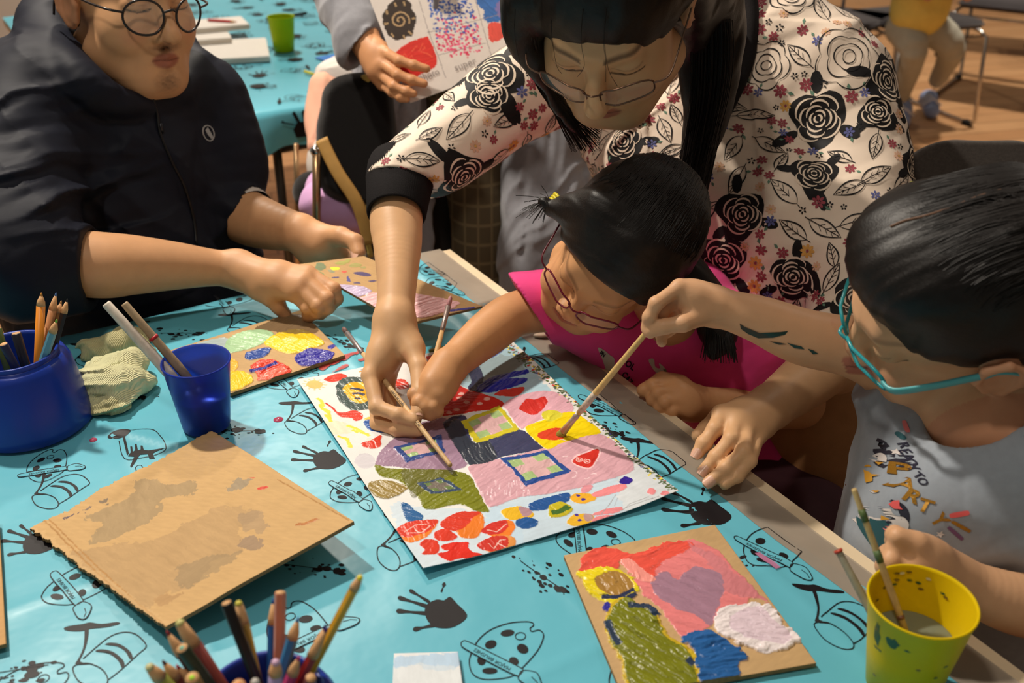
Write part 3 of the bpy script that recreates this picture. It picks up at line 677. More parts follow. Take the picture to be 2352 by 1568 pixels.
# palette held up by the man
S=Sheet([(836,588),(690,606),(930,745),(1108,703)],[.772,.768,.735,.735],.0008,(190,154,106)); corr(S)
K=C_(S,520,480,4.9)
for pts,c in [([(1000,600),(1060,580),(1120,630),(1080,680),(1010,660)],(112,124,84)),([(985,700),(1040,690),(1100,735),(1060,755),(1000,740)],(104,138,86)),([(1140,670),(1210,680),(1200,705),(1150,700)],(140,142,110)),
  ([(1185,640),(1270,645),(1270,672),(1190,672)],(236,226,40)),([(1215,580),(1300,560),(1370,540),(1395,565),(1320,610),(1240,605)],(160,156,74)),([(1390,610),(1450,585),(1520,605),(1490,630),(1400,635)],(158,150,80)),([(1500,640),(1560,625),(1560,655)],(158,150,86)),
  ([(1295,690),(1340,682),(1350,700),(1310,710)],(214,86,60)),([(1425,705),(1500,690),(1600,710),(1632,738),(1540,745),(1460,725)],(74,58,104)),([(1185,768),(1270,755),(1268,772),(1200,778)],(80,66,110)),([(1350,800),(1375,745),(1395,790),(1405,822),(1370,818)],(74,70,140)),([(1435,835),(1480,825),(1510,842),(1460,846)],(92,78,110)),([(1590,805),(1640,792),(1700,800),(1640,818)],(84,66,100)),([(1100,790),(1150,772),(1190,830),(1160,848)],(130,110,130))]:
    S.blob(K(pts),c,h=.0003,wet=.3,rough=.002)
B([(1200,890),(1240,855),(1380,862),(1550,880),(1632,940),(1500,1012),(1320,1036),(1220,1012),(1240,950)],(186,170,202),h=.0009)
K=C_(S,0,0,1)
B([(802,697),(830,688),(860,675),(950,674),(1052,690),(1048,704),(985,735),(925,738),(865,724),(830,712)],(236,186,190),h=.0012,rough=.003)
S.stroke(K([(1028,716),(1060,710),(1092,703)]),.006,(70,66,150),h=.0006)
S.build('cardboard_palette','cardboard palette with lilac and pale pink paint, lifted off the table by the seated man','palette',.0045,kraft_edge,.8,matname='kraft_d')
# sliver of cardboard on the left border and painted scrap of paper at the front
S=Sheet([(-110,1200),(-150,1520),(14,1478),(-3,1190)],[.712]*4,.0012,(198,156,104)); corr(S)
S.build('cardboard_sheet','narrow strip of brown cardboard cut off by the left border of the photo','cardboard',.004,kraft_edge,.85,matname='kraft_e')
S=Sheet([(905,1500),(898,1640),(1072,1640),(1052,1496)],[.7085]*4,.0008,(226,228,230)); K=C_(S,0,0,1)
S.blob(K([(905,1512),(950,1504),(1050,1500),(1054,1530),(1000,1538),(950,1528),(905,1535)]),(168,200,228),h=.0001,wet=.1,rough=.004,op=.8,ang=1.57)
S.blob(K([(905,1535),(1060,1535),(1066,1620),(905,1620)]),(214,222,226),h=.0001,wet=.1,rough=.004,op=.6,ang=1.57)
S.build('paper_sheet','white paper scrap with a pale blue brushed top edge at the front of the table','paper',.0004,matname='scrap')

# ------------------------------------------------------------------ cups and pots
def cup_profile(h,r0,r1,t=.0015,lip=.0012):
    return [(0,.0),(r0-.003,.0),(r0,.002),(r0+(r1-r0)*.5,h*.5),(r1,h-.003),(r1+lip,h-.0015),(r1+lip*.6,h),(r1-t*.6,h-.0003),(r1-t,h-.003),(r0+(r1-r0)*.5-t,h*.5),(r0-t,.005),(r0-.006,.003),(0,.003)]
def cup(name,label,c,h,r0,r1,m,wm,wl,tilt=None):
    t=thing(name,label,'cup',c)
    mb=MB(); mb.lathe(c,cup_profile(h,r0,r1),m,72); o=mb.build('cup_body',t)
    rw=r0+(r1-r0)*wl/h-.0017
    mb=MB(); mb.lathe(c,[(0,.0035),(r0-.0065,.0035),(r0-.002,.0058),(rw,wl-.0004),(rw-.001,wl),(0,wl)],wm,64); mb.build('paint_water',t)
    return t
def plastic(name,rgb,alpha,rough=.3):
    m=mat(name,rgb,rough,.5,var=.05,scale=20,alpha=1,bump=.03,bscale=60)
    b=m.node_tree.nodes['Principled BSDF']; b.inputs['Transmission Weight'].default_value=alpha; b.inputs['IOR'].default_value=1.15
    return m
bluep=plastic('blue_translucent_plastic',(66,92,214),.72,.3)
cb=Vector((-.3745,1.050,ZT+.004))
cup('water_cup','translucent blue plastic water cup holding two pale brushes on the left',cb,.092,.0285,.0395,bluep,mat('murky_blue_water',(14,22,70),.08,.5,var=.05),.046)
yelp=plastic('yellow_plastic',(236,204,20),.20,.35)
cy=Vector((.341,.640,ZT+.0025))
cup('water_cup','yellow plastic cup of grey paint water with green smears at the bottom right corner',cy,.100,.030,.0435,yelp,mat('grey_water',(120,126,110),.06,.5,var=.05),.055)
# paint smears on the yellow cup as part of its look
CYO=[o for o in COL.objects if o.name.startswith('cup_body')][-1]
def smear_on(mb,c,h,r0,r1,ang,z,da,dz,m,inside=False,seed=0,off=.0004):
    r=random.Random(seed); n=14; pts=[(ang+da*math.cos(2*math.pi*k/n)*r.uniform(.6,1.1), z+dz*math.sin(2*math.pi*k/n)*r.uniform(.6,1.1)) for k in range(n)]
    def P3(a,zz):
        rad=r0+(r1-r0)*zz/h+(off if not inside else -.0017-off); return (c.x+rad*math.cos(a),c.y+rad*math.sin(a),c.z+zz)
    vs=[P3(ang,z)]+[P3(*p) for p in pts]; mb.add(vs,[[0,k+1,(k+1)%n+1] for k in range(n)],m)
mb=MB(); gp=mat('green_smear',(46,84,50),.3); bp_=mat('brown_smear',(120,96,40),.3); wp=mat('white_smear',(220,214,180),.3)
smear_on(mb,cy,.1,.03,.0435,math.radians(222),.078,.18,.007,gp,seed=1); mb.build('paint_smear',CYO.parent); mb=MB(); smear_on(mb,cy,.1,.03,.0435,math.radians(200),.075,.10,.016,gp,seed=2); mb.build('paint_smear',CYO.parent); mb=MB()
for k in range(12):
    mb=MB(); smear_on(mb,cy,.1,.03,.0435,math.radians(random.uniform(190,350)),random.uniform(.02,.09),.07,.0012,random.choice([gp,bp_,bp_]),seed=k+5); mb.build('paint_speck',CYO.parent)
for k in range(14):
    mb=MB(); smear_on(mb,cy,.1,.03,.0435,math.radians(random.uniform(20,160)),random.uniform(.07,.096),.07,.0014,random.choice([gp,bp_,wp]),inside=True,seed=k+35); mb.build('paint_speck',CYO.parent)
mb=MB(); smear_on(mb,cy,.1,.03,.0435,math.radians(165),.078,.12,.016,gp,inside=True,seed=91)
mb.build('paint_smear',CYO.parent)
# blue water pot on the left with pencils
bluo=mat('royal_blue_plastic',(18,52,150),.32,.5,var=.04,bump=.04,bscale=400)
def waterpot(label,c,rb,rt,h,g=None):
    t=thing('pencil_pot',label,'pencil pot',c)
    pr=[(0,0),(rb-.004,0),(rb,.003),(rb-.0015,.014),(rt+.012,h*.80),(rt+.007,h*.90),(rt+.005,h*.915),(rt+.001,h*.925),(rt-.0005,h*.935),(rt+.0015,h*.985),(rt+.0005,h),(rt-.002,h-.0005),(rt-.003,h-.004),(rt-.004,h*.8),(rt-.003,.012),(0,.010)]
    mb=MB(); mb.lathe(c,pr,bluo,96); mb.build('pot_body',t); return t
pc=Vector((-.594,1.060,ZT+.004)); waterpot('big royal blue plastic pot flaring to a wide base at the left edge',pc,.074,.050,.100)
pf=Vector((-.186,.540,ZT+.004)); waterpot('royal blue pot crammed with coloured pencils at the front',pf,.078,.044,.098)

# ------------------------------------------------------------------ pencils
woodm=mat('pencil_wood',(206,160,112),.6,var=.12,scale=200); 
def pencil(name,label,base,tip,rgb,lead=None,r=.0038,kind='tip',group=None,wood=.016,cat='pencil',hexa=True):
    base=Vector(base); tip=Vector(tip); d=(tip-base).normalized(); L=(tip-base).length
    t=thing(name,label,cat,base,group)
    bm_=mat('lacquer_%d_%d_%d'%tuple(rgb),rgb,.35,.5,var=.06,scale=60)
    n=6 if hexa else 14
    if kind=='tip':
        mb=MB(); mb.tube([base,tip-d*(wood+.004)],[r,r],bm_,n); mb.build('shaft',t,smooth=not hexa)
        mb=MB(); mb.tube([tip-d*(wood+.004),tip-d*wood*.92,tip-d*.004],[r,r*.92,r*.33],woodm,14,cap=True); mb.build('sharpened_wood',t)
        lm=mat('lead_%d_%d_%d'%tuple(lead or rgb),lead or rgb,.5,var=.05)
        mb=MB(); mb.tube([tip-d*.0042,tip-d*.001,tip],[r*.34,r*.2,r*.08],lm,10); mb.build('lead',t)
    elif kind=='blunt':
        mb=MB(); mb.tube([base,tip-d*(wood+.002)],[r,r],bm_,n); mb.build('shaft',t,smooth=not hexa)
        mb=MB(); mb.tube([tip-d*(wood+.002),tip-d*wood*.9,tip-d*.003],[r,r*.95,r*.62],woodm,14); mb.build('sharpened_wood',t)
        lm=mat('lead_%d_%d_%d'%tuple(lead or rgb),lead or rgb,.4,var=.05)
        mb=MB(); mb.tube([tip-d*.0032,tip-d*.0015,tip],[r*.6,r*.6,r*.35],lm,12); mb.build('lead',t)
    else:
        mb=MB(); mb.tube([base,tip-d*.0006,tip],[r,r,r*.9],bm_,n if hexa else 14); mb.build('shaft',t,smooth=not hexa)
        mb=MB(); mb.tube([tip-d*.0002,tip+d*.0003],[r*.86,r*.84],woodm,14); mb.build('sawn_end',t)
        if lead:
            lm=mat('lead_%d_%d_%d'%tuple(lead),lead,.4,var=.05); mb=MB(); mb.tube([tip,tip+d*.0006],[r*.4,r*.38],lm,10); mb.build('lead',t)
    return t
def ray_to(tipuv, d, foot):
    return P(tipuv[0],tipuv[1],d), Vector(foot)
PG='coloured pencils standing in the front pot'
def fp(u,v,d,ang,rad=.030,z=.014): return P(u,v,d), pf+Vector((rad*math.cos(ang),rad*math.sin(ang),z))
def front(label,u,v,d,lean_uv,rgb,**k):
    "tip at (u,v,d); the shaft passes photo point lean_uv near the rim then down into the pot"
    tip=P(u,v,d); q=P(lean_uv[0],lean_uv[1],lean_uv[2]); dr=(q-tip).normalized()
    L=max(.03,(tip.z-(pf.z+.013))/max(.2,-dr.z)); base=tip+dr*L
    # keep the foot inside the pot
    o=base-pf; rr_=math.hypot(o.x,o.y)
    if rr_>.036: base=Vector((pf.x+o.x/rr_*.036,pf.y+o.y/rr_*.036,base.z))
    pencil('coloured_pencil',label,base,tip,rgb,group=PG,**k)
front('black round pencil with a flat sawn end standing in the front pot',520,1384,.74,(600,1590,.76),(24,22,22),kind='flat',hexa=False,r=.0042)
front('olive-gold pencil with a blunt yellow lead leaning against the black one',547,1380,.755,(590,1568,.77),(150,116,44),lead=(206,196,80),kind='blunt',hexa=False,r=.0045)
front('salmon pink hexagonal pencil standing upright with a flat end',644,1360,.77,(640,1560,.78),(206,124,96),kind='flat',r=.0044)
front('dark blue hexagonal pencil behind the salmon pink one',627,1374,.79,(624,1550,.79),(34,88,160),lead=(60,110,190),r=.0038)
front('mid blue pencil with a sharp blue tip leaning right beside the salmon pink one',686,1416,.76,(638,1580,.77),(44,108,160),lead=(84,130,190),r=.0044,wood=.014)
front('yellow pencil with a worn yellow tip, tallest and leaning far right',829,1322,.74,(700,1568,.78),(228,170,44),lead=(236,216,60),kind='blunt',r=.0038,wood=.011)
front('dark red pencil with long bare wood under the yellow one',752,1440,.75,(668,1600,.77),(160,44,44),lead=(70,40,120),r=.0044,wood=.024)
front('pink pencil with a magenta tip at the right of the front pot',688,1506,.74,(650,1600,.76),(196,70,120),lead=(214,60,110),r=.0042,wood=.015)
front('lilac pencil with a shiny rounded lilac lead in the middle of the front pot',633,1516,.72,(632,1600,.74),(160,146,190),lead=(206,170,200),kind='blunt',r=.0050,wood=.012,hexa=False)
front('dark maroon pencil with a yellow-grey blunt tip leaning left',410,1425,.74,(510,1580,.77),(120,52,46),lead=(196,190,120),kind='blunt',r=.0056,wood=.022,hexa=False)
front('dark plum pencil with a thin red tip behind the maroon one',382,1448,.76,(470,1580,.78),(70,24,36),lead=(150,40,50),r=.0046,wood=.018)
front('dark green pencil with a flat teal-cored end leaning left',418,1488,.73,(500,1600,.76),(44,58,44),lead=(110,180,160),kind='flat',r=.0050,hexa=False)
front('olive green pencil with a cream blunt lead, leftmost in the front pot',340,1528,.735,(420,1620,.77),(134,136,60),lead=(200,194,140),kind='blunt',r=.0054,wood=.014,hexa=False)
front('brown pencil with long bare wood and a sharp dark tip beside the olive green one',373,1516,.75,(440,1620,.78),(140,70,52),lead=(90,40,40),r=.0048,wood=.016)
front('small red pencil with a bright red lead behind the brown one',405,1526,.76,(450,1610,.79),(150,60,46),lead=(206,40,60),r=.0042,wood=.012)
front('lime-cored pencil seen end on at the lower left of the front pot',441,1556,.71,(500,1660,.76),(150,120,70),lead=(170,220,50),kind='flat',r=.0052,hexa=False)
front('silver-tipped navy pencil at the lower centre of the front pot',586,1562,.70,(590,1660,.74),(50,46,80),lead=(190,184,176),kind='blunt',r=.0048,wood=.018,hexa=False)
front('orange-cored pencil end at the very bottom of the front pot',548,1572,.70,(560,1660,.74),(200,120,70),lead=(226,130,60),kind='flat',r=.0048,hexa=False)
front('purple pencil with dark tip beside the yellow pencil',748,1434,.78,(690,1590,.79),(60,44,110),lead=(44,30,110),r=.0042,wood=.016)
front('bare wood pencil at the right rim of the front pot',714,1556,.72,(690,1650,.76),(120,60,56),kind='flat',r=.0042,hexa=False)
# lettering on the black pencil
PG2='pencils in the left blue pot'
def leftp(label,tip,through,rgb,**k):
    tp=P(*tip); q=P(*through); dr=(q-tp).normalized(); L=max(.03,(tp.z-(pc.z+.014))/max(.25,-dr.z)); base=tp+dr*L
    o=base-pc; rr_=math.hypot(o.x,o.y)
    if rr_>.036: base=Vector((pc.x+o.x/rr_*.036,pc.y+o.y/rr_*.036,base.z))
    pencil('coloured_pencil',label,base,tp,rgb,group=PG2,**k)
leftp('orange pencil standing tallest in the left blue pot',(95,672,1.20),(88,830,1.22),(222,136,40),lead=(206,140,60),r=.0050,wood=.012,hexa=False)
leftp('tan wooden pencil with a blue tip beside the orange one',(129,672,1.22),(98,822,1.24),(190,136,92),lead=(84,120,180),r=.0047,wood=.018,hexa=False)
leftp('light blue pencil with a green tip leaning right in the left pot',(131,733,1.19),(100,825,1.21),(92,150,172),lead=(120,190,70),r=.0048,wood=.014)
leftp('short wood-coloured pencil behind the light blue one',(141,690,1.23),(112,800,1.24),(190,140,90),lead=(190,150,100),r=.0042,wood=.012)
leftp('black graphite pencil leaning furthest right in the left pot',(155,686,1.225),(120,815,1.235),(26,28,34),lead=(30,30,34),r=.0042,wood=.014)
leftp('thick black crayon with a sawn wooden end in the left pot',(37,765,1.20),(62,840,1.21),(30,32,44),kind='flat',r=.0056,hexa=False)
leftp('olive green pencil at the left rim of the left pot',(-8,755,1.20),(15,850,1.20),(70,86,40),kind='flat',r=.0056,hexa=False)
leftp('dark blue pencil with bare wood near the left rim of the left pot',(8,790,1.18),(45,860,1.2),(36,40,70),kind='flat',r=.0050,hexa=False)

# ------------------------------------------------------------------ brushes
def brush(label,tip,end,r=.0034,hand=(196,160,110),fer=(150,136,130),bris=(150,110,100),bl=.020,fl=.03,group=None,stain=None,text=None,br=None,hl=None):
    "tip = bristle tip, end = handle end"
    tip=Vector(tip); end=Vector(end); d=(tip-end).normalized(); L=(tip-end).length
    t=thing('paint_brush',label,'brush',end,group)
    hm=mat('handle_%d_%d_%d'%tuple(hand),hand,.5,var=.16,scale=150,stretch=(1,1,1)); fm=mat('ferrule_%d_%d_%d'%tuple(fer),fer,.4,metal=.6,var=.2,scale=150); bmm=mat('bristle_%d_%d_%d'%tuple(bris),bris,.6,var=.3,scale=500,bump=.4,bscale=900)
    br=br or r
    f0=L-bl-fl
    mb=MB(); mb.tube([end,end+d*.002,end+d*f0*.35,end+d*f0*.75,end+d*f0],[r*.75,r*.9,r*1.0,r*1.15,r*.95],hm,14); mb.build('handle',t)
    mb=MB(); mb.tube([end+d*(f0-.001),end+d*(f0+fl*.1),end+d*(f0+fl*.12),end+d*(f0+fl*.3),end+d*(f0+fl)],[r*.97,r*1.02,r*1.12,r*1.0,br*1.05],fm,14); mb.build('ferrule',t)
    mb=MB(); mb.tube([end+d*(f0+fl-.001),end+d*(L-bl*.55),end+d*(L-bl*.2),tip],[br*.98,br*1.25,br*.95,br*.2],bmm,14,flat=.75); mb.build('bristles',t)
    if stain:
        for k,(s0,s1,c) in enumerate(stain):
            mb=MB(); mb.tube([end+d*(L*s0),end+d*(L*(s0+s1)/2),end+d*(L*s1)],[r*1.12,r*1.22,r*1.12],mat('stain_%d_%d_%d'%tuple(c),c,.4,var=.3,scale=300),14); mb.build('paint_stain',t)
    if text:
        for (w,s0,sz) in text:
            vs,fs=text_polys(w,sz,0); u=d; toc=(CAM-(end+d*L*s0)).normalized(); n=(toc-u*toc.dot(u)).normalized(); side=n.cross(u)
            pts=[]
            # text reads along the handle from bristle side to handle end
            for x,y in vs:
                a=y/(r*1.08); c=end+d*(L*s0)-d*x; pts.append(c+(n*math.cos(a)-side*math.sin(a))*(r*1.16))
            mb=MB(); mb.add(pts,fs,ink); mb.build('stamped_lettering',t)
    return t
# three brushes in action
brush('long pale brush with grey-pink bristles held by the woman, lettered specialist crafts',P(787,752,1.36),P(1035,1069,1.158),r=.0031,hand=(206,172,124),fer=(150,140,140),bris=(120,92,88),bl=.014,fl=.05,stain=[(.60,.64,(60,70,120))],text=[('12',.585,.006),('specialist crafts',.44,.0054),('BRUCKE',.27,.0045)],br=.0034)
brush('upright brush with pink-crusted bristles gripped by the girl in pink',P(1036,679,1.315),P(946,1029,1.222),r=.0031,hand=(196,156,104),fer=(150,134,128),bris=(176,124,128),bl=.016,fl=.035,stain=[(.005,.09,(190,120,110))],br=.0034)
brush('pale wooden brush loaded with yellow and red paint held by the girl in grey',P(1278,1010,1.236),P(1494,752,1.105),r=.0034,hand=(214,180,116),fer=(190,170,160),bris=(150,136,60),bl=.018,fl=.035,stain=[(.53,.72,(206,188,170))],br=.0046)
# flat round brush lying behind the hand
brush('olive-stained brush handle lying on the painting behind the clasped hands',P(1180,768,1.44),P(985,806,1.415),r=.0028,hand=(128,120,60),fer=(150,140,120),bris=(120,90,60),bl=.015,fl=.02)
# brushes in the blue cup and the yellow cup
def incup(c,h,tipuv,thr,**k): return P(*tipuv),P(*thr)
brush('thick white-handled brush leaning left in the blue cup',cb+Vector((.012,-.010,.010)),P(243,696,1.19),r=.0060,hand=(214,204,190),fer=(206,196,180),bris=(120,100,90))
brush('taupe-handled brush with red specks beside the white one in the blue cup',cb+Vector((.022,-.002,.010)),P(285,696,1.20),r=.0050,hand=(164,142,112),fer=(150,130,100),bris=(120,100,90),stain=[(.28,.30,(190,40,50))])
brush('grey brush with a red-tipped handle leaning left in the yellow cup',cy+Vector((.004,-.014,.010)),P(1924,1262,.905),r=.0034,hand=(150,144,124),fer=(140,120,80),bris=(110,80,50),stain=[(.0,.02,(190,70,50))])
brush('green-splashed slim brush standing upright in the yellow cup',cy+Vector((.016,-.016,.010)),P(1961,1122,.875),r=.0028,hand=(196,168,112),fer=(180,120,70),bris=(140,90,50),stain=[(.10,.16,(86,104,60)),(.3,.36,(90,110,70)),(.62,.64,(120,80,60))])

# ------------------------------------------------------------------ small things on the table
mb=MB()
def drop(u,v,r,rgb,seed):
    p=T(u,v); x,y=p.x,p.y
    mb=MB(); z=cz(x,y,0); n=20; vs=[(x,y,z+.0022)]; rr_=random.Random(seed)
    for k,(q,h) in enumerate(((.6,.0019),(1,.0003))):
        for i in range(n): a=6.283*i/n; vs.append((x+r*q*math.cos(a),y+r*q*math.sin(a),z+h))
    fs=[[0,1+i,1+(i+1)%n] for i in range(n)]+[[1+i,1+n+i,1+n+(i+1)%n,1+(i+1)%n] for i in range(n)]
    mb.add(vs,fs,mat('paint_drop_red',rgb,.12,.5)); return mb
d1=drop(640,967,.0062,(170,70,96),1).build('paint_drop'); tag(d1,'dark pink drop of paint water right of the blue cup','paint drop')
d2=drop(215,1013,.0046,(190,60,80),2).build('paint_drop'); tag(d2,'small red drop of paint right of the big blue pot','paint drop')
# shell-like dried blob on the tape
p=T(1248,777); mb=MB(); Rz=Matrix.Rotation(.15,3,'Z'); mb.ell((p.x,p.y,ZT+.0062),(.015,.006,.0035),mat('dried_paint_blob',(206,184,160),.35,var=.1,scale=90,bump=.3,bscale=80),20,Rz); o=mb.build('pebble'); tag(o,'small pale shell-shaped pebble lying on the grey tape','pebble')
# pink paint stripe on the cloth
mb=MB(); q=[(T(1740+a,1278+b).x,T(1740+a,1278+b).y) for a,b in [(-8,0),(4,-4),(30,14),(52,32),(40,37),(12,18)]]
fill2d(mb,q,mat('pink_smudge',(206,130,170),.4,alpha=.75),lambda x,y:cz(x,y,.0016)); o=mb.build('paint_smudge'); tag(o,'pink paint smudge on the cloth over the printed palette near the tape','paint smudge')

mb=MB(); rs=random.Random(9)
for (u,v,w_,h_) in [(770,832,34,9),(800,822,22,7),(748,846,18,6),(822,812,12,5),(782,850,26,5),(835,828,16,4)]:
    pts=smoothpoly([(u+w_*math.cos(a)*rs.uniform(.5,1.1),v-.3*w_*math.cos(a)+h_*math.sin(a)*rs.uniform(.5,1.2)) for a in np.linspace(0,6.28,8)[:-1]],3)
    fill2d(mb,[(T(*q).x,T(*q).y) for q in pts],mat('red_smudge',(196,70,64),.5,alpha=.8),lambda x,y:cz(x,y,.0012))
    if len(mb.v)>0: tag(mb.build('paint_smudge'),'dry red paint smudges on the cloth between the violet palette corner and the painting','paint smudge','red smudges on the turquoise cloth'); mb=MB()
# ------------------------------------------------------------------ signed-distance modelling of bodies, clothes and hair
def A3(p): return np.array(tuple(p),float)
class SDF:
    def __init__(s, step=.003, k=.01): s.p=[]; s.step=step; s.k=k; s.cut=[]; s.warp=None; s.sub=[]
    def cone(s,a,b,r1,r2=None,k=None,e=None): s.p.append(('c',A3(a),A3(b),r1,r2 if r2 is not None else r1,k)); return s
    def chain(s,pts,rs,k=None):
        if len(pts)==2: return s.cone(pts[0],pts[1],rs[0],rs[1],k)
        q=smoothpoly([list(p)+[r] for p,r in zip(pts,rs)],9 if max(rs)<.052 else 4,closed=False)
        s.p.append(('s',[(a[:3],b[:3],max(a[3],.001),max(b[3],.001)) for a,b in zip(q[:-1],q[1:])],k)); return s
    def ell(s,c,r,R=None,k=None): s.p.append(('e',A3(c),np.array(r,float),np.array(R) if R is not None else np.eye(3),k)); return s
    def csub(s,a,b,r1,r2,k=.003): s.sub.append(('c',A3(a),A3(b),r1,r2,k)); return s
    def esub(s,c,r,R=None,k=.003): s.sub.append(('e',A3(c),np.array(r,float),np.array(R) if R is not None else np.eye(3),k)); return s
    def plane(s,p,n,k=.002,near=None,rad=None): s.cut.append((A3(p),A3(n)/np.linalg.norm(A3(n)),k,None if near is None else A3(near),rad)); return s
    @staticmethod
    def bb(q,m):
        if q[0]=='c':
            r=max(q[3],q[4])+m; return np.minimum(q[1],q[2])-r, np.maximum(q[1],q[2])+r
        if q[0]=='s':
            lo=np.min([np.minimum(a,b)-max(r1,r2) for a,b,r1,r2 in q[1]],0)-m; return lo,np.max([np.maximum(a,b)+max(r1,r2) for a,b,r1,r2 in q[1]],0)+m
        r=q[2].max()+m; return q[1]-r,q[1]+r
    @staticmethod
    def dist(q,x):
        if q[0]=='c':
            a,b=q[1],q[2]; ab=b-a; L=ab@ab
            t=np.clip(((x-a)@ab)/(L+1e-12),0,1); return np.linalg.norm(x-(a+t[...,None]*ab),axis=-1)-(q[3]+(q[4]-q[3])*t)
        y=(x-q[1])@q[3]; k0=np.linalg.norm(y/q[2],axis=-1); k1=np.linalg.norm(y/(q[2]**2),axis=-1); return k0*(k0-1)/(k1+1e-9)
    def field(s):
        h=s.step; mg=.03
        lo=np.min([s.bb(q,mg)[0] for q in s.p],0); hi=np.max([s.bb(q,mg)[1] for q in s.p],0)
        n=np.ceil((hi-lo)/h).astype(int)+1
        ax=[(lo[i]+h*np.arange(n[i])).astype(np.float32) for i in range(3)]
        D=np.full(n,.03,np.float32)
        def block(q,m):
            a,b=s.bb(q,m); i0=np.clip(((a-lo)/h).astype(int),0,n); i1=np.clip(((b-lo)/h).astype(int)+2,0,n)
            sl=tuple(slice(i0[i],i1[i]) for i in range(3))
            g=np.stack(np.meshgrid(*[ax[i][sl[i]] for i in range(3)],indexing='ij'),-1); return sl,g
        for q in s.p:
            k=q[-1] if q[-1] is not None else s.k
            if q[0]=='s':
                a,b=s.bb(q,.028); i0=np.clip(((a-lo)/h).astype(int),0,n); i1=np.clip(((b-lo)/h).astype(int)+2,0,n); sl=tuple(slice(i0[i],i1[i]) for i in range(3))
                d=np.full([i1[i]-i0[i] for i in range(3)],.03,np.float32)
                for sa,sb,r1,r2 in q[1]:
                    qq=('c',sa,sb,r1,r2,None); s2,g=block(qq,.028); s3=tuple(slice(s2[i].start-i0[i],s2[i].stop-i0[i]) for i in range(3))
                    d[s3]=np.minimum(d[s3],s.dist(qq,g).astype(np.float32))
                o=D[sl]; hh=np.maximum(k-np.abs(d-o),0)/k; D[sl]=np.minimum(d,o)-hh*hh*k*.25
                continue
            sl,g=block(q,.028)
            if g.size==0: continue
            d=s.dist(q,g).astype(np.float32); o=D[sl]
            hh=np.maximum(k-np.abs(d-o),0)/k; D[sl]=np.minimum(d,o)-hh*hh*k*.25
        if s.warp:
            m=np.abs(D)<.028; ii=np.argwhere(m); pts=np.stack([ax[i][ii[:,i]] for i in range(3)],-1).astype(np.float64)
            D[m]+=s.warp(pts).astype(np.float32)
        for q in s.sub:
            sl,g=block(q,.01); k=q[-1]; d=-s.dist(q,g).astype(np.float32); o=D[sl]
            hh=np.maximum(k-np.abs(d-o),0)/k; D[sl]=np.maximum(d,o)+hh*hh*k*.25
        for p,nn,k,near,rad in s.cut:
            d=(ax[0]*nn[0])[:,None,None]+(ax[1]*nn[1])[None,:,None]+(ax[2]*nn[2])[None,None,:]-float(p@nn)
            d=d.astype(np.float32)
            if near is not None:
                rr=np.sqrt(((ax[0]-near[0])**2)[:,None,None]+((ax[1]-near[1])**2)[None,:,None]+((ax[2]-near[2])**2)[None,None,:]); d=np.where(rr<rad,d,-1)
            D=np.maximum(D,d)
        return D,lo,h
    def mesh(s):
        D,lo,h=s.field(); D=np.clip(D,-3*h,3*h)
        g=openvdb.FloatGrid(3*h); g.copyFromArray(D,tolerance=0)
        pts,quads=g.convertToQuads(0.0)
        return pts*h+lo, quads
    def build(s,name,mats,parent=None,color=None,relax=1,keep=True):
        pts,quads=s.mesh()
        quads=quads[:,::-1]
        me=bpy.data.meshes.new(name)
        me.vertices.add(len(pts)); me.vertices.foreach_set('co',pts.astype(np.float32).ravel())
        me.loops.add(len(quads)*4); me.loops.foreach_set('vertex_index',quads.astype(np.int32).ravel())
        me.polygons.add(len(quads)); me.polygons.foreach_set('loop_start',np.arange(0,len(quads)*4,4,dtype=np.int32))
        try: me.polygons.foreach_set('loop_total',np.full(len(quads),4,dtype=np.int32))
        except Exception: pass
        me.update(calc_edges=True)
        if keep:   # drop loose crumbs
            pass
        o=link(name,me,parent,mats)
        # check normal direction
        v=me.polygons[0]
        vol=0
        q=quads[:: max(1,len(quads)//20000)]; a,b,c=pts[q[:,0]],pts[q[:,1]],pts[q[:,2]]
        vol=np.einsum('ij,ij->i',a-pts.mean(0),np.cross(b-a,c-a)).sum()
        if vol<0: me.flip_normals()
        if color is not None:
            c=np.ones((len(pts),4)); c[:,:3]=color(pts); at=me.color_attributes.new('col','FLOAT_COLOR','POINT'); at.data.foreach_set('color',c.ravel())
        return o
def basis(F,L):
    "forward, left -> matrix whose columns are forward,left,up"
    F=Vector(F).normalized(); L=Vector(L); L=(L-F*L.dot(F)).normalized(); U=F.cross(L)
    return F,L,U
def bez(pts,n=20): return [Vector(p) for p in smoothpoly(pts,n,closed=False)]
def folds(pts,ax,f,amp,seed,sharp=1.5):
    "cloth wrinkles running across direction ax"
    a=A3(ax); a/=np.linalg.norm(a); t=pts@a; q=pts-np.outer(t,a)
    e1=np.cross(a,[.3,.5,.8]); e1/=np.linalg.norm(e1); e2=np.cross(a,e1)
    t=t+.018*nz(pts,11,seed+1)+.007*nz(pts,33,seed+4)
    y=np.stack([t*f*.16,(pts@e1)*f*.035,(pts@e2)*f*.035],-1)
    n=nz(y,1.0,seed)+.35*nz(y*2.1,1.0,seed+3)
    r=np.clip(1-np.abs(n)*1.5,0,1); m=np.clip(.62+.75*nz(pts,8,seed+2),0,1)
    return -amp*r**sharp*m+amp*.35*(np.clip(1-np.abs(nz(y*1.3+7,1.0,seed+5))*2,0,1))*m

skin = mat('skin',rough=.48,spec=.35,attr='col',var=.05,scale=55,bump=.12,bscale=380,sss=.06,bdist=.0006)
hairm= mat('black_hair',(19,14,12),.46,.4,var=.35,scale=140,bump=.35,bscale=420,bdist=.0008)

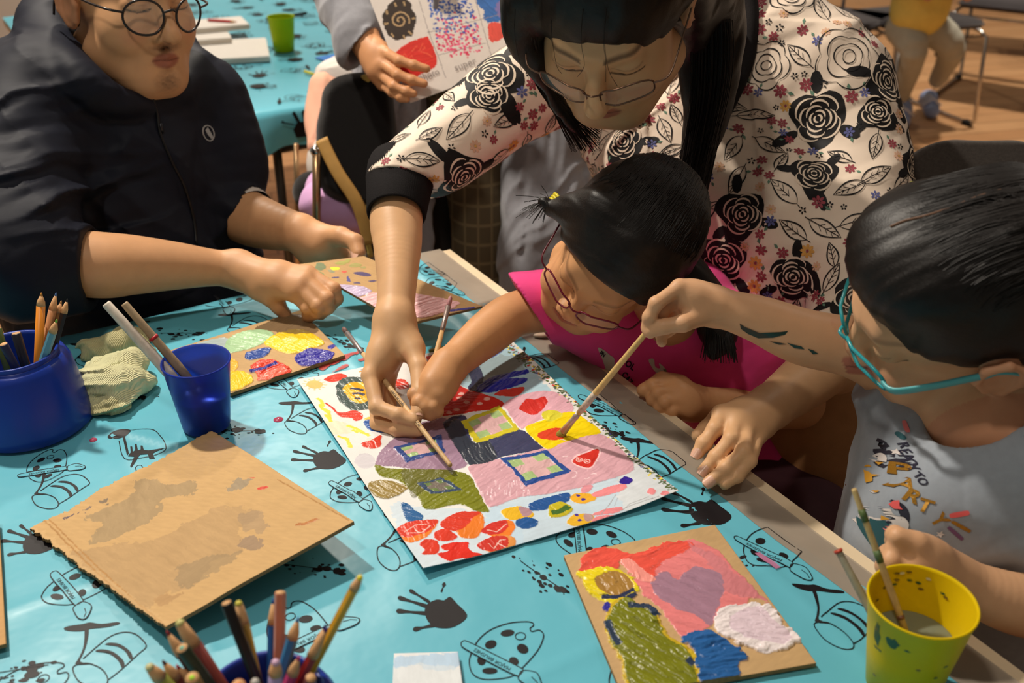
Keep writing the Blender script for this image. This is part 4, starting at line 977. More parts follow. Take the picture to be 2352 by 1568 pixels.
class Head:
    def __init__(s,c,F,L,sc=1.0,tone=(206,158,118),young=False):
        s.c=Vector(c); s.F,s.L,s.U=basis(F,L); s.s=sc; s.tone=tone; s.young=young
        s.M=np.array([[*s.F],[*s.L],[*s.U]]).T   # columns F,L,U
    def w(s,f,l,u): return s.c+(s.F*f+s.L*l+s.U*u)*s.s
    def add(s,sd,mouth=0):
        k=s.s; y=s.young; R=s.M
        w=s.w; E=lambda c,r,kk=None,sd=sd: sd.ell(w(*c),[a*k for a in r],R,kk)
        C=lambda a,b,r1,r2,kk=None: sd.cone(w(*a),w(*b),r1*k,r2*k,kk)
        E((-.012,0,.028),(.098,.076,.088),.01)
        E((.030,0,-.045),(.062,.058,.070),.03)
        if y:
            E((.068,.034,-.052),(.026,.028,.030),.02); E((.068,-.034,-.052),(.026,.028,.030),.02)
        else:
            E((.058,.034,-.034),(.030,.030,.034),.035); E((.058,-.034,-.034),(.030,.030,.034),.035); C((.02,.056,-.068),(.070,.016,-.100),.014,.018,.03); C((.02,-.056,-.068),(.070,-.016,-.100),.014,.018,.03)
        C((.070,-.014,-.098),(.070,.014,-.098),.022,.022,.025)           # chin
        C((.02,.052,-.075),(.066,.018,-.098),.016,.018,.03); C((.02,-.052,-.075),(.066,-.018,-.098),.016,.018,.03)   # jaw line
        C((.076,.030,.026),(.084,.010,.022),.012,.010,.02); C((.076,-.030,.026),(.084,-.010,.022),.012,.010,.02)     # brow
        C((.087,0,.014),(.110 if not y else .100,0,-.026),.0080,.0115,.010); E((.114 if not y else .103,0,-.033),(.0120,.0130,.0112),.006)  # nose
        E((.099,.0125,-.037),(.012,.008,.0085),.005); E((.099,-.0125,-.037),(.012,.008,.0085),.005)
        for sg in (1,-1):
            E((.074,.031*sg,.003),(.0155,.0175,.0125),.006)              # lid over eyeball
        C((.088,-.018,-.0655),(.096,0,-.061),.0045,.0060,.006); C((.088,.018,-.0655),(.096,0,-.061),.0045,.0060,.006)
        C((.088,-.016,-.0725),(.094,0,-.074),.0045,.0065,.005); C((.088,.016,-.0725),(.094,0,-.074),.0045,.0065,.005)
        E((.080,0,-.068),(.014,.030,.020),.014)
        for sg in (1,-1):                                                # ears
            e=(-.004,.078*sg,-.012)
            sd.ell(w(*e),[.019*k,.0085*k,.031*k],R,.006)
            pts=[(.010,.0795*sg,-.030),(.016,.082*sg,-.006),(.008,.086*sg,.014),(-.010,.089*sg,.018),(-.021,.089*sg,.004),(-.018,.087*sg,-.018),(-.004,.082*sg,-.036)]
            for a,b in zip(pts[:-1],pts[1:]): C(a,b,.0042,.0042,.003)
            sd.esub(w(-.001,.089*sg,-.010),[.0095*k,.0065*k,.013*k],R,.004)
            sd.esub(w(-.006,.091*sg,.006),[.009*k,.005*k,.007*k],R,.004)
        for sg in (1,-1): sd.esub(w(.104,.0068*sg,-.0445),[.006*k,.0038*k,.004*k],R,.002)
        sd.csub(w(.098,-.017,-.0685),w(.102,0,-.0680),.0012*k,.0014*k,.002); sd.csub(w(.098,.017,-.0685),w(.102,0,-.0680),.0012*k,.0014*k,.002)
        for sg in (1,-1):  # crease between lids
            a=[w(.083,(.031-.017)*sg,-.001),w(.0905,.031*sg,-.0055),w(.080,(.031+.0185)*sg,-.002)]
            sd.csub(a[0],a[1],.0010*k,.0012*k,.002); sd.csub(a[1],a[2],.0012*k,.0010*k,.002)
    def color(s,pts,c,lip=(176,98,84),brow=1,stub=0):
        y=((pts-A3(s.c))@s.M)/s.s; f,l,u=y[:,0],y[:,1],y[:,2]; al=np.abs(l)
        near=(np.linalg.norm(y,axis=1)<.15)&(f<.121)&(u<.11)
        def mixm(m,rgb):
            m=np.clip(m,0,1)*near; c[:]=c*(1-m[:,None])+linA(rgb)*m[:,None]
        # lips
        d=np.sqrt((l/.021)**2+((u+.0685+.05*al*.2)/.0115)**2); mixm(np.clip((1.05-d)*4,0,1)*(f>.075)*.8,lip)
        # cheeks / nose / ears warmer
        d=np.sqrt(((al-.042)/.022)**2+((u+.035)/.02)**2); mixm(np.clip(1-d,0,1)*(f>.04)*.30,(200,110,88))
        mixm(np.clip(1-np.sqrt((l/.016)**2+((u+.033)/.016)**2),0,1)*(f>.09)*.35,(205,118,94))
        mixm((al>.078)*.28,(196,98,76))
        # brows
        bl=.0205+.0055*np.sin(np.clip((al-.012)/.04,0,1)*2.6); d=np.abs(u-bl-.004)/.0042; mixm(np.clip(1.3-d,0,1)*(al>.012)*(al<.052)*(f>.05)*.75*brow,(52,36,28))
        # lashes and lid line
        ll=-.0048+ .0032*((al-.031)/.017)**2; d=np.abs(u-ll)/.0013; mixm(np.clip(1.5-d,0,1)*(np.abs(al-.031)<.0175)*(f>.06)*.9,(30,20,18))
        d=np.abs(u-ll-.009)/.0010; mixm(np.clip(1.2-d,0,1)*(np.abs(al-.031)<.016)*(f>.06)*.45,(120,76,56))
        # nostrils, mouth line
        d=np.sqrt(((al-.0065)/.004)**2+((u+.043)/.004)**2); mixm(np.clip(1.2-d,0,1)*(f>.085)*.7,(70,34,26))
        mixm(np.clip(1.3-np.abs(u+.0682)/.0011,0,1)*(al<.021)*(f>.08)*.7,(96,44,38))
        if stub:
            d=np.sqrt((l/.024)**2+((u+.052)/.0065)**2); n=.5+.5*nz(pts,900,77)
            mixm(np.clip(1.25-d,0,1)*(f>.08)*(.35+.5*n)*stub,(58,40,34))
            d=np.sqrt((l/.020)**2+((u+.098)/.016)**2); mixm(np.clip(1.2-d,0,1)*(f>.06)*(.25+.5*n)*stub,(66,46,38))
        return c
def skincol(tone,reds=(),head=None,**k):
    def fn(pts):
        c=np.empty((len(pts),3)); c[:]=linA(tone); n=nz(pts,30,5)
        c*= (1+.05*n)[:,None]
        for p,r,rgb,a in reds:
            d=np.linalg.norm(pts-A3(p),axis=1)/r; m=np.clip(1.15-d+.25*nz(pts,260,8),0,1)*a; c=c*(1-m[:,None])+linA(rgb)*m[:,None]
        if head is not None: c=head.color(c=c,pts=pts,**k)
        return c
    return fn
def hand(sd,wrist,mcps,fingers,thumb,r=.0085,pr=None,k=.004,wr=.021,extra=()):
    "explicit joints; mcps 4 points, fingers 4 lists (after the mcp), thumb list from its base"
    pr=pr or r*1.28
    W=Vector(wrist)
    for i,m in enumerate(mcps):
        sd.cone(W+(Vector(m)-W)*.12,m,pr*1.12,pr,.016)
        if i: sd.cone(Vector(mcps[i-1])*.6+W*.4*1.0,Vector(m)*.6+W*.4,pr*1.1,pr*1.1,.016)
    for i,(m,f) in enumerate(zip(mcps,fingers)):
        rr=r*(1,1.02,.97,.86)[i]; pts=[Vector(m)]+[Vector(q) for q in f]; rs=[rr*1.12,rr*1.04,rr*.96,rr*.84][:len(pts)]
        for j in range(len(pts)-1): sd.cone(pts[j],pts[j+1],rs[j],rs[j+1],k*.55 if j else k)
        for j in range(1,len(pts)-1): sd.ell(pts[j],[rr*1.10]*3,None,.003)
    t=[Vector(q) for q in thumb]; rs=[pr*1.15,r*1.28,r*1.12,r*.98][:len(t)]
    for j in range(len(t)-1): sd.cone(t[j],t[j+1],rs[j],rs[j+1],.008 if j==0 else .004)
    for a,b,r1,r2 in extra: sd.cone(a,b,r1,r2,.012)
nailm=mat('fingernail',(222,176,152),.25,.5,var=.03)
def nail(tip,prev,nrm,w,parent):
    "thin curved plate on the back of a fingertip"
    tip=Vector(tip); d=(tip-Vector(prev)).normalized(); n=Vector(nrm); n=(n-d*n.dot(d)).normalized(); b=d.cross(n)
    mb=MB(); vs=[]; N=7
    for i in range(N):
        s=i/(N-1)*2-1
        for j in range(N):
            t=j/(N-1)*2-1; q=math.sqrt(max(0,1-abs(s)**3*.45)); a=t*1.0*q
            vs.append(tip+d*(s*w*.95+w*.05)+b*(math.sin(a)*w*1.0)+n*(w*1.12*math.cos(a*.95)))
    mb.add(vs,[[i*N+j,i*N+j+1,(i+1)*N+j+1,(i+1)*N+j] for i in range(N-1) for j in range(N-1)],nailm)
    return mb.build('fingernail',parent)
def strands(mb,roots,flow,m,w=.0007,seg=10,seed=0):
    "roots: list of start points; flow(p,t,i)->list of points; builds thin 3-sided tubes"
    for i,p in enumerate(roots):
        pts=flow(p,i)
        if len(pts)<2: continue
        n=len(pts); mb.tube(pts,[w*(1-.75*j/(n-1)) for j in range(n)],m,3,cap=False)
def bvh(o):
    me=o.data; return BVHTree.FromPolygons([tuple(v.co) for v in me.vertices],[tuple(p.vertices) for p in me.polygons])
class Decal:
    "vector print projected on a garment's surface"
    def __init__(s,o): s.t=bvh(o); s.mb=MB()
    def frame(s,c,x,n): 
        n=Vector(n).normalized(); x=Vector(x); x=(x-n*x.dot(n)).normalized(); return Vector(c),x,n.cross(x),n
    def proj(s,fr,x,y,off):
        c,a,b,n=fr; q=c+a*x+b*y
        h=s.t.ray_cast(q+n*.05,-n,.12)
        if h[0] is None:
            h=s.t.find_nearest(q)
            if h[0] is None: return q
        nn=h[1] if h[1].dot(n)>0 else -h[1]
        return h[0]+nn*off
    def fill(s,fr,pts,m,off=.0006,maxe=.006):
        bm=bmesh.new(); vs=[bm.verts.new((x,y,0)) for x,y in pts]
        for t in tessellate_polygon([[Vector((x,y,0)) for x,y in pts]]):
            try: bm.faces.new([vs[i] for i in t])
            except ValueError: pass
        for _ in range(4):
            es=[e for e in bm.edges if e.calc_length()>maxe]
            if not es: break
            bmesh.ops.subdivide_edges(bm,edges=es,cuts=1); bmesh.ops.triangulate(bm,faces=[f for f in bm.faces if len(f.verts)>3])
        bm.verts.index_update(); pv=[s.proj(fr,v.co.x,v.co.y,off) for v in bm.verts]; fs=[[v.index for v in f.verts] for f in bm.faces]
        fs=[f for f in fs if max((pv[f[i]]-pv[f[i-1]]).length for i in range(len(f)))<maxe*2.6+.002]
        s.mb.add(pv,fs,m); bm.free()
    def line(s,fr,pts,w,m,off=.0009,taper=False):
        P_=[np.array(p,float) for p in pts]; n=len(P_); vs=[]
        for i,p in enumerate(P_):
            t=P_[min(i+1,n-1)]-P_[max(i-1,0)]; l=np.linalg.norm(t)+1e-9; t=t/l; ww=w*(1 if not taper else (.35+.9*math.sin(math.pi*i/(n-1))))
            q=np.array([-t[1],t[0]])*ww/2
            vs+=[s.proj(fr,*(p+q),off),s.proj(fr,*(p-q),off)]
        L0=[float(np.linalg.norm(P_[i+1]-P_[i])) for i in range(n-1)]
        s.mb.add(vs,[[2*i,2*i+1,2*i+3,2*i+2] for i in range(n-1) if (vs[2*i]-vs[2*i+2]).length<2.6*L0[i]+.001 and (vs[2*i]-vs[2*i+1]).length<w*4],m)
    def text(s,fr,txt,size,m,ang=0,off=.0008,at=(0,0),bold=0,sp=1):
        vs,fs=text_polys(txt,size,ang,bold,sp); s.mb.add([s.proj(fr,x+at[0],y+at[1],off) for x,y in vs],fs,m)
def glasses(name,label,H,fr_rgb,shape='round',r=.023,th=.0016,tilt=0,drop=0,temple_rgb=None,metal=0,fz=.0,fo=.104,tw=1.0):
    t=thing(name,label,'glasses',H.w(.1,0,0))
    fm=mat('frame_'+name+'_%d_%d_%d'%fr_rgb,fr_rgb,.25,.5,metal=metal,var=.05); tm=mat('temple_%d_%d_%d'%(temple_rgb or fr_rgb),temple_rgb or fr_rgb,.3,.5,metal=metal*.5,var=.05)
    gl=mat('lens_glass',(235,240,240),.03,.5,var=0); b=gl.node_tree.nodes['Principled BSDF']; b.inputs['Alpha'].default_value=.10
    k=H.s
    for sg in (1,-1):
        pts=[]
        for i in range(40):
            a=2*math.pi*i/40; ca,sa=math.cos(a),math.sin(a)
            if shape=='round': x,y=r*ca,r*sa*.93
            else:
                x=math.copysign(abs(ca)**.6,ca)*r*1.12; y=math.copysign(abs(sa)**.6,sa)*r*.66
            pts.append((fo-.010*((abs(x*1+.033*1)+x*1)/.06)*.3 - abs(.0)-(.012*max(0,(x+.01)/.03)), (.0335+x)*sg, -.002+y+drop-.0*ca))
        W=[H.w(*p) for p in pts]
        mb=MB(); mb.tube(W+[W[0]],th*k,fm,8,cap=False); mb.build('rim',t)
        c=H.w(fo-.004,.0335*sg,-.002+drop); mb=MB(); mb.add([c]+W,[[0,i+1,(i+1)%40+1] for i in range(40)],gl); mb.build('lens',t)
        # temple
        a=H.w(fo-.018,(.0335+r*(1.0 if shape=='round' else 1.12))*sg,.004+drop)
        path=[a,H.w(fo-.026,.0745*sg,.006+drop*.8),H.w(.05,.0805*sg,.006+drop*.5),H.w(.0,.0875*sg,.008),H.w(-.022,.090*sg,-.004),H.w(-.034,.088*sg,-.028)]
        mb=MB(); pp=bez(path,5); mb.tube(pp,[th*k*(tw if i<len(pp)*.55 else 1.0) for i in range(len(pp))],tm,8,flat=.5 if tw>1 else 1,up=H.U); mb.build('temple',t)
    mb=MB(); mb.tube(bez([H.w(fo,-(.0335-r*.98),.004+drop),H.w(fo+.006,0,.008+drop),H.w(fo,(.0335-r*.98),.004+drop)],6),th*k,fm,8); mb.build('bridge',t)
    return t

def hairlines(mb,H,cen,rad,n,seed,l0=-.88,l1=.88,a0=(58,72),a1=(150,185),w=.0007,m=None,off=1.004,ends=None,wav=.03,t=None):
    "fine strands combed from the hairline over the crown to the back, lying on an ellipsoid shell"
    r=random.Random(seed)
    for k in range(n):
        l=r.uniform(l0,l1); s=math.radians(r.uniform(*a0)); e=math.radians(r.uniform(*a1)); s+= abs(l)**2*.35; pts=[]; q=r.uniform(-wav,wav)
        t0=r.uniform(0,.45); t1=r.uniform(.55,1)
        for i in range(14):
            tt=t0+(t1-t0)*i/13; a=s+(e-s)*tt; ll=l*(1-.35*tt)+q*math.sin(tt*5); c=math.sqrt(max(0,1-ll*ll)); o=off+.004*math.sin(math.pi*tt)
            pts.append(H.w(cen[0]+rad[0]*c*math.cos(a)*o, cen[1]+rad[1]*ll*o, cen[2]+rad[2]*c*math.sin(a)*o))
        if t is not None:
            q2=[]
            for p in pts:
                h=t.find_nearest(p)
                if h[0] is None or (h[0]-p).length>.03: continue
                nn=h[1] if h[1].dot(p-H.c)>0 else -h[1]; q2.append(h[0]+nn*(.0002+.0014*math.sin(math.pi*len(q2)/13)*((k*7)%10)/10))
            pts=q2
            if len(pts)<6: continue
        N=len(pts); mb.tube(pts,[w*(.25+math.sin(math.pi*i/(N-1))) for i in range(N)],m or hairm,3,cap=False)
# ------------------------------------------------------------------ crumpled knitted rag on the near table
def rag():
    def G(u,v,z): return T(u,v,ZT+z)
    S=SDF(.0022,.014)
    S.chain([G(205,810,.012),G(250,800,.016),G(310,785,.020),G(345,800,.012)],[.009,.013,.015,.008])
    S.chain([G(215,850,.016),G(270,845,.026),G(320,830,.022)],[.012,.018,.012])
    S.chain([G(190,880,.016),G(240,885,.026),G(300,880,.022),G(338,878,.010)],[.014,.021,.016,.006])
    S.chain([G(200,915,.012),G(230,935,.010),G(270,925,.012)],[.012,.009,.010])
    S.chain([G(255,780,.006),G(300,768,.008),G(340,778,.005)],[.005,.008,.004])
    def wp(p): return folds(p,V(.35,.9,0),480,.013,131,1.2)+folds(p,V(.9,-.3,.1),420,.008,135)+.0025*nz(p,70,136)
    S.warp=lambda p: wp(p)+.0045*np.abs(nz(p,75,141))+.0025*np.abs(nz(p,170,142))-.004
    S.plane(Vector((0,0,ZT+.0042)),(0,0,-1))
    def colr(p):
        n=nz(p,45,7)[:,None]; n2=nz(p,26,17)[:,None]
        return linA((226,224,178))*(1+.06*n)*np.where(n2>.35,np.array([.72,.68,.62]),1)
    m=mat('knitted_rag',rough=.95,spec=.1,attr='col',var=.08,scale=90,bump=.2,bscale=300)
    nt=m.node_tree; N=nt.nodes; L=nt.links; b=N['Principled BSDF']
    tc=N.new('ShaderNodeTexCoord'); mp=N.new('ShaderNodeMapping'); mp.inputs['Rotation'].default_value=(0,0,.5); L.new(tc.outputs['Object'],mp.inputs[0])
    w=N.new('ShaderNodeTexWave'); w.inputs['Scale'].default_value=170; w.inputs['Distortion'].default_value=1.5; L.new(mp.outputs[0],w.inputs[0])
    bp=N.new('ShaderNodeBump'); bp.inputs['Strength'].default_value=.8; bp.inputs['Distance'].default_value=.0012; L.new(w.outputs['Color'],bp.inputs['Height']); L.new(bp.outputs[0],b.inputs['Normal'])
    o=S.build('cleaning_rag',[m],None,colr); tag(o,'crumpled pale green knitted rag lying behind the blue pot','rag')
rag()
TONE=(216,170,126)
def person(label,loc,group=None): return thing('person',label,'person',loc,group)
# =================================================================== woman in the floral blouse
def woman():
    g=person('woman with long black hair and glasses in a floral blouse leaning over the painting',(.42,1.25,0))
    H=Head(P(1405,-12,1.15),V(-.20,.94,-.24),V(.93,.20,-.26),1.08,TONE)
    S=SDF(.0024,.012); H.add(S)
    neck=P(1620,95,1.46); S.chain([H.w(-.03,0,-.04),P(1570,70,1.34),neck],[.050,.045,.050])
    shR,shL=P(1330,170,1.53),P(1900,240,1.50); 
    S.chain([shR,P(1620,120,1.52),P(1900,260,1.56)],[.030,.040,.025],.03); S.chain([neck,P(1660,220,1.62),P(1740,640,1.64)],[.03,.04,.06],.03)
    # right arm
    el=P(945,395,1.46); wr=P(906,735,1.302)
    S.chain([shR,el,P(912,490,1.405),P(913,560,1.372),P(912,645,1.335),wr],[.036,.036,.0365,.0325,.0262,.0235],.03)
    mc=[P(850,862,1.262),P(862,880,1.282),P(876,872,1.30),P(892,862,1.315)]
    fi=[[P(866,935,1.235),P(915,953,1.222),P(950,967,1.218)],
        [P(868,972,1.245),P(915,985,1.228),P(962,988,1.222)],
        [P(880,985,1.262),P(915,998,1.240),P(950,1000,1.232)],
        [P(900,975,1.275),P(925,990,1.258),P(948,1002,1.246)]]
    th=[P(940,790,1.285),P(962,842,1.262),P(964,900,1.240),P(960,948,1.224)]
    hand(S,wr,mc,fi,th,.0088,wr=.024,extra=[(wr,P(880,830,1.28),.024,.017),(wr,P(945,800,1.285),.022,.017)])
    # left arm
    elL=P(1955,765,1.37); wl=P(1768,935,1.225)
    S.chain([shL,elL,P(1880,850,1.315),wl],[.040,.036,.0375,.026],.02)
    mc=[P(1656,950,1.182),P(1688,962,1.178),P(1718,978,1.176),P(1741,1000,1.176)]
    fi=[[P(1642,985,1.165),P(1617,1018,1.160),P(1601,1042,1.158)],
        [P(1680,1008,1.150),P(1645,1050,1.146),P(1616,1082,1.144)],
        [P(1708,1038,1.136),P(1668,1076,1.134),P(1627,1108,1.130)],
        [P(1722,1058,1.134),P(1694,1092,1.132),P(1664,1112,1.130)]]
    th=[P(1700,950,1.20),P(1650,958,1.215),P(1622,985,1.205),P(1604,1000,1.195)]
    hand(S,wl,mc,fi,th,.0086,extra=[(wl,P(1700,975,1.18),.025,.019)])
    red=[(P(918,826,1.258),.012,(170,44,36),.8),(P(900,850,1.25),.007,(170,44,36),.8),(P(900,838,1.25),.011,(180,66,48),.5),(P(878,905,1.228),.012,(226,196,180),.5)]
    b=S.build('body',[skin],g,skincol(TONE,red,H))
    for tip,pr,n in [(P(960,948,1.224),P(964,900,1.240),V(.5,.1,-1)),(P(1601,1042,1.158),P(1617,1018,1.160),V(-.3,-.2,-1)),(P(1616,1082,1.144),P(1645,1050,1.146),V(-.2,-.2,-1)),(P(1627,1108,1.130),P(1668,1076,1.134),V(-.2,-.1,-1))]:
        nail(tip,pr,n,.0068,b)
    # hair
    S=SDF(.003,.02); M=H.M
    S.ell(H.w(-.014,0,.036),[.112,.092,.098],M); S.ell(H.w(-.04,0,-.01),[.08,.088,.09],M)
    S.chain([H.w(-.06,.07,.0),P(1640,40,1.30),P(1638,150,1.33),P(1624,270,1.37),P(1596,370,1.39),P(1570,450,1.39)],[.045,.040,.036,.030,.020,.006])
    S.chain([H.w(-.01,.085,.03),P(1590,90,1.27),P(1600,220,1.32),P(1590,330,1.36)],[.022,.022,.020,.012])
    S.chain([H.w(.035,-.075,.04),H.w(.055,-.085,.0),P(1262,190,1.20),P(1300,262,1.24),P(1345,325,1.28)],[.030,.022,.013,.009,.003])
    S.chain([H.w(.0,-.085,.03),H.w(-.02,-.09,-.04),P(1250,120,1.30)],[.035,.03,.02])
    S.esub(H.w(.112,.004,-.036),[.080,.074,.090],M,.012)
    fl=lambda p:nz(np.stack([p@A3(V(.9,.2,.2)),p@A3(V(.2,.1,.9)),p@A3(V(0,.15,0))],-1),170,9)*.0016
    S.warp=lambda p: fl(p)
    h=S.build('hair',[hairm],g)
    mb=MB(); r=random.Random(5)
    hairlines(mb,H,(-.014,0,.036),(.1125,.0925,.0985),1300,3,t=bvh(h))
    for k in range(5):    # loose strands over forehead and falling past the face
        l=r.uniform(-.075,.075); a=H.w(.07+.02*r.random(),l,.085); c=H.w(.104,l*1.02,.045-.02*r.random()); e=H.w(.100+.008*r.random(),l*1.15+r.uniform(-.01,.01),.012-.03*r.random()*abs(l)/.07)
        mb.tube(bez([a,H.w(.098,l,.068),c,e],3),[.0006,.0005,.0005,.0004]+[.0003]*6,hairm,3,cap=False)
    for k in range(120):
        a=P(r.uniform(1200,1235),r.uniform(20,100),1.15+r.uniform(-.02,.03)); dx=r.uniform(-10,20)
        mb.tube(bez([a,P(1232+dx,170,1.19),P(1280+dx*1.4,250,1.23),P(1335+dx*2.4,r.uniform(300,350),1.28)],4),.00045,hairm,3,cap=False)
    for k in range(260):
        dx=r.uniform(-38,40); dd=r.uniform(-.04,.01)
        mb.tube(bez([P(1630+dx*1.2,0,1.27+dd),P(1634+dx*1.3,130,1.30+dd),P(1622+dx*1.1,260,1.34+dd),P(1585+dx*.8,r.uniform(360,490),1.37+dd)],4),.0006,hairm,3,cap=False)
    mb.build('hair_strands',h)
    # blouse
    S=SDF(.0035,.035)
    S.chain([P(1300,150,1.54),P(1170,225,1.51),P(1050,320,1.475),P(945,392,1.44),P(918,430,1.42)],[.078,.066,.058,.050,.044],.03)
    S.chain([P(1900,215,1.50),P(1975,380,1.46),P(1970,560,1.42),P(1960,720,1.385),P(1915,815,1.34)],[.080,.066,.064,.060,.046],.03)
    S.chain([P(1640,170,1.60),P(1760,650,1.58)],[.125,.130],.05); S.chain([P(1830,230,1.58),P(1850,600,1.55)],[.105,.115],.05); S.chain([P(1450,210,1.60),P(1660,600,1.58)],[.095,.10],.05)
    S.chain([P(1715,10,1.52),P(1790,100,1.52),P(1890,190,1.50)],[.062,.075,.080],.04); S.ell(P(1560,400,1.50),[.10,.08,.08],None,.05); S.ell(P(1800,520,1.47),[.10,.08,.09],None,.05)
    S.csub(H.w(-.03,0,-.03),P(1610,70,1.40),.050,.056,.006)
    def wp(p):
        d=folds(p,V(.5,.7,.2),120,.010,31)+folds(p,V(-.6,.6,0),70,.012,35)*.8
        return d+.003*nz(p,18,36)
    S.warp=wp
    cut=P(916,418,1.43); S.plane(cut,V(-.10,1,-.25),.002,cut,.10); cl=P(1912,820,1.335); S.plane(cl,V(-.7,.75,-.2),.002,cl,.10)
    creamm=mat('cream_blouse',(236,216,196),.55,.3,var=.05,scale=30,bump=.15,bscale=700,bdist=.0004,sheen=.15)
    bl=S.build('floral_blouse',[creamm],g)
    blk=mat('black_rib_knit',(26,23,24),.85,.2,var=.15,scale=300,bump=.5,bscale=800)
    def cuff(a,b,r1,r2,n=90):
        a,b=Vector(a),Vector(b); mb=MB(); ax=(b-a).normalized(); q=Vector((0,0,1)).rotation_difference(ax); L=(b-a).length; vs=[];fs=[]
        prof=[(r1*.96,-.004),(r1,.004),(r1*1.01,L*.3),((r1+r2)/2,L*.6),(r2,L-.003),(r2-.0015,L),(r2-.004,L-.002),(r2-.004,L*.5)]
        for j,(r,z) in enumerate(prof):
            for i in range(n*2):
                w=math.pi*i/n; rr=r+(.0007 if i%2 else -.0003)*(j<6); vs.append(a+q@Vector((rr*math.cos(w),rr*math.sin(w),z)))
        N=2*n
        for j in range(len(prof)-1):
            for i in range(N): fs.append([j*N+i,j*N+(i+1)%N,(j+1)*N+(i+1)%N,(j+1)*N+i])
        mb.add(vs,fs,blk); return mb
    cuff(P(922,382,1.445),P(910,494,1.392),.0465,.0400).build('ribbed_cuff',g)
    cuff(P(1925,805,1.345),P(1888,838,1.318),.046,.0395).build('ribbed_cuff',g)
    # black neckline band
    t=bvh(bl); cc=[]
    for (u,v) in [(1706,-60),(1722,0),(1728,60),(1722,120),(1702,180),(1672,240),(1636,300)]:
        d=(P(u,v,1)-CAM).normalized(); h=t.ray_cast(CAM,d); q=h[0] if h[0] is not None else P(u,v,1.46)
        cc.append(q+V(0,0,.004))
    for i in range(1,len(cc)-1): cc[i]=(cc[i-1]+cc[i]*2+cc[i+1])/4
    mb=MB(); mb.tube(bez(cc,6),.021,blk,16,cap=True,flat=.6,up=V(0,0,-1)); mb.build('neck_band',g)
    # printed flowers
    D=Decal(bl); bk=mat('black_floral_print',(24,21,22),.6,.3,var=.08); crm=mat('cream_print',(232,212,190),.6,.3,var=.04)
    cols=dict(w=mat('burgundy_print',(152,66,76),.6,.3,var=.2,scale=200),b=mat('blue_print',(92,96,150),.6,.3,var=.2,scale=200),y=mat('ochre_print',(222,168,88),.6,.3,var=.15,scale=200),g=mat('green_print',(96,130,110),.6,.3,var=.15),p=mat('peach_print',(224,180,150),.6,.3,var=.1))
    me=bl.data; nv=len(me.polygons); r=random.Random(11)
    cand=[i for i in r.sample(range(nv),min(nv,9000))]
    pos=[]
    def ok(p,rad,lst):
        return all((p-q).length>rad+rq for q,rq in lst)
    pts=[]
    for i in cand:
        f=me.polygons[i]; c=f.center.copy(); n=f.normal.copy()
        u,v=PIX(c)
        if n.dot(CAM-c)<-.02 and r.random()<.75: continue
        pts.append((c,n))
    def rose(fr,R):
        n=14; a0=r.uniform(0,6)
        poly=[(R*(1+.16*math.sin(3*t+a0)+.10*r.uniform(-1,1))*math.cos(t),R*(1+.16*math.sin(3*t+a0)+.10*r.uniform(-1,1))*math.sin(t)) for t in [2*math.pi*k/n for k in range(n)]]
        D.fill(fr,smoothpoly(poly,2),bk,.0005,.007)
        ox,oy=R*.12*r.uniform(-1,1),R*.12*r.uniform(-1,1)
        for ring,rr_ in enumerate((.12,.26,.42,.58,.76)):
            m=2 if ring<1 else 3 if ring<3 else 4
            for q in range(m):
                a1=a0+ring*1.1+q*2*math.pi/m; span=2*math.pi/m*.86
                L=[((rr_*R*(1+.14*math.sin(j/8*math.pi)-(.12 if ring>2 else 0)*(j in(0,8))))*math.cos(a1+span*j/8)+ox,(rr_*R*(1+.14*math.sin(j/8*math.pi)))*math.sin(a1+span*j/8)+oy) for j in range(9)]
                D.line(fr,L,R*.055+.0004,crm,.0011,True)
        for q in range(3):
            a=a0+q*2.1+.5; c=(math.cos(a)*R*1.28,math.sin(a)*R*1.28); D.fill(fr,[(c[0]+R*.42*math.cos(t)*math.cos(a)-R*.22*math.sin(t)*math.sin(a),c[1]+R*.42*math.cos(t)*math.sin(a)+R*.22*math.sin(t)*math.cos(a)) for t in [0,.6,1.2,1.9,2.5,3.14,3.8,4.4,5.0,5.7]],bk,.0005,.007)
    def leaf(fr,R,a,filled=False):
        ca,sa=math.cos(a),math.sin(a); tr=lambda x,y:(ca*x-sa*y,sa*x+ca*y)
        up=[tr(R*(2*j/12-1),R*.42*math.sin(math.pi*(j/12)**.8)) for j in range(13)]; dn=[tr(R*(2*j/12-1),-R*.42*math.sin(math.pi*(j/12)**.8)) for j in range(13)]
        D.line(fr,up,.0017,bk,.0010,True); D.line(fr,dn,.0017,bk,.0010,True); D.line(fr,[tr(-R*1.25,0),tr(-R*.3,R*.03),tr(R*.85,0)],.0011,bk,.0010)
        for j in (-.4,0,.35):
            D.line(fr,[tr(R*j,0),tr(R*(j+.28),R*.22)],.0008,bk,.0010); D.line(fr,[tr(R*j,0),tr(R*(j+.28),-R*.22)],.0008,bk,.0010)
    def outlinerose(fr,R):
        a0=r.uniform(0,6)
        for ring,rr_ in enumerate((.2,.42,.66,.95)):
            m=2+ring
            for q in range(m):
                a1=a0+ring*.8+q*2*math.pi/m; span=2*math.pi/m
                D.line(fr,[((rr_*R*(1+.22*math.sin(j/10*math.pi)))*math.cos(a1+span*j/10),(rr_*R*(1+.22*math.sin(j/10*math.pi)))*math.sin(a1+span*j/10)) for j in range(11)],.0015,bk,.0010,True)
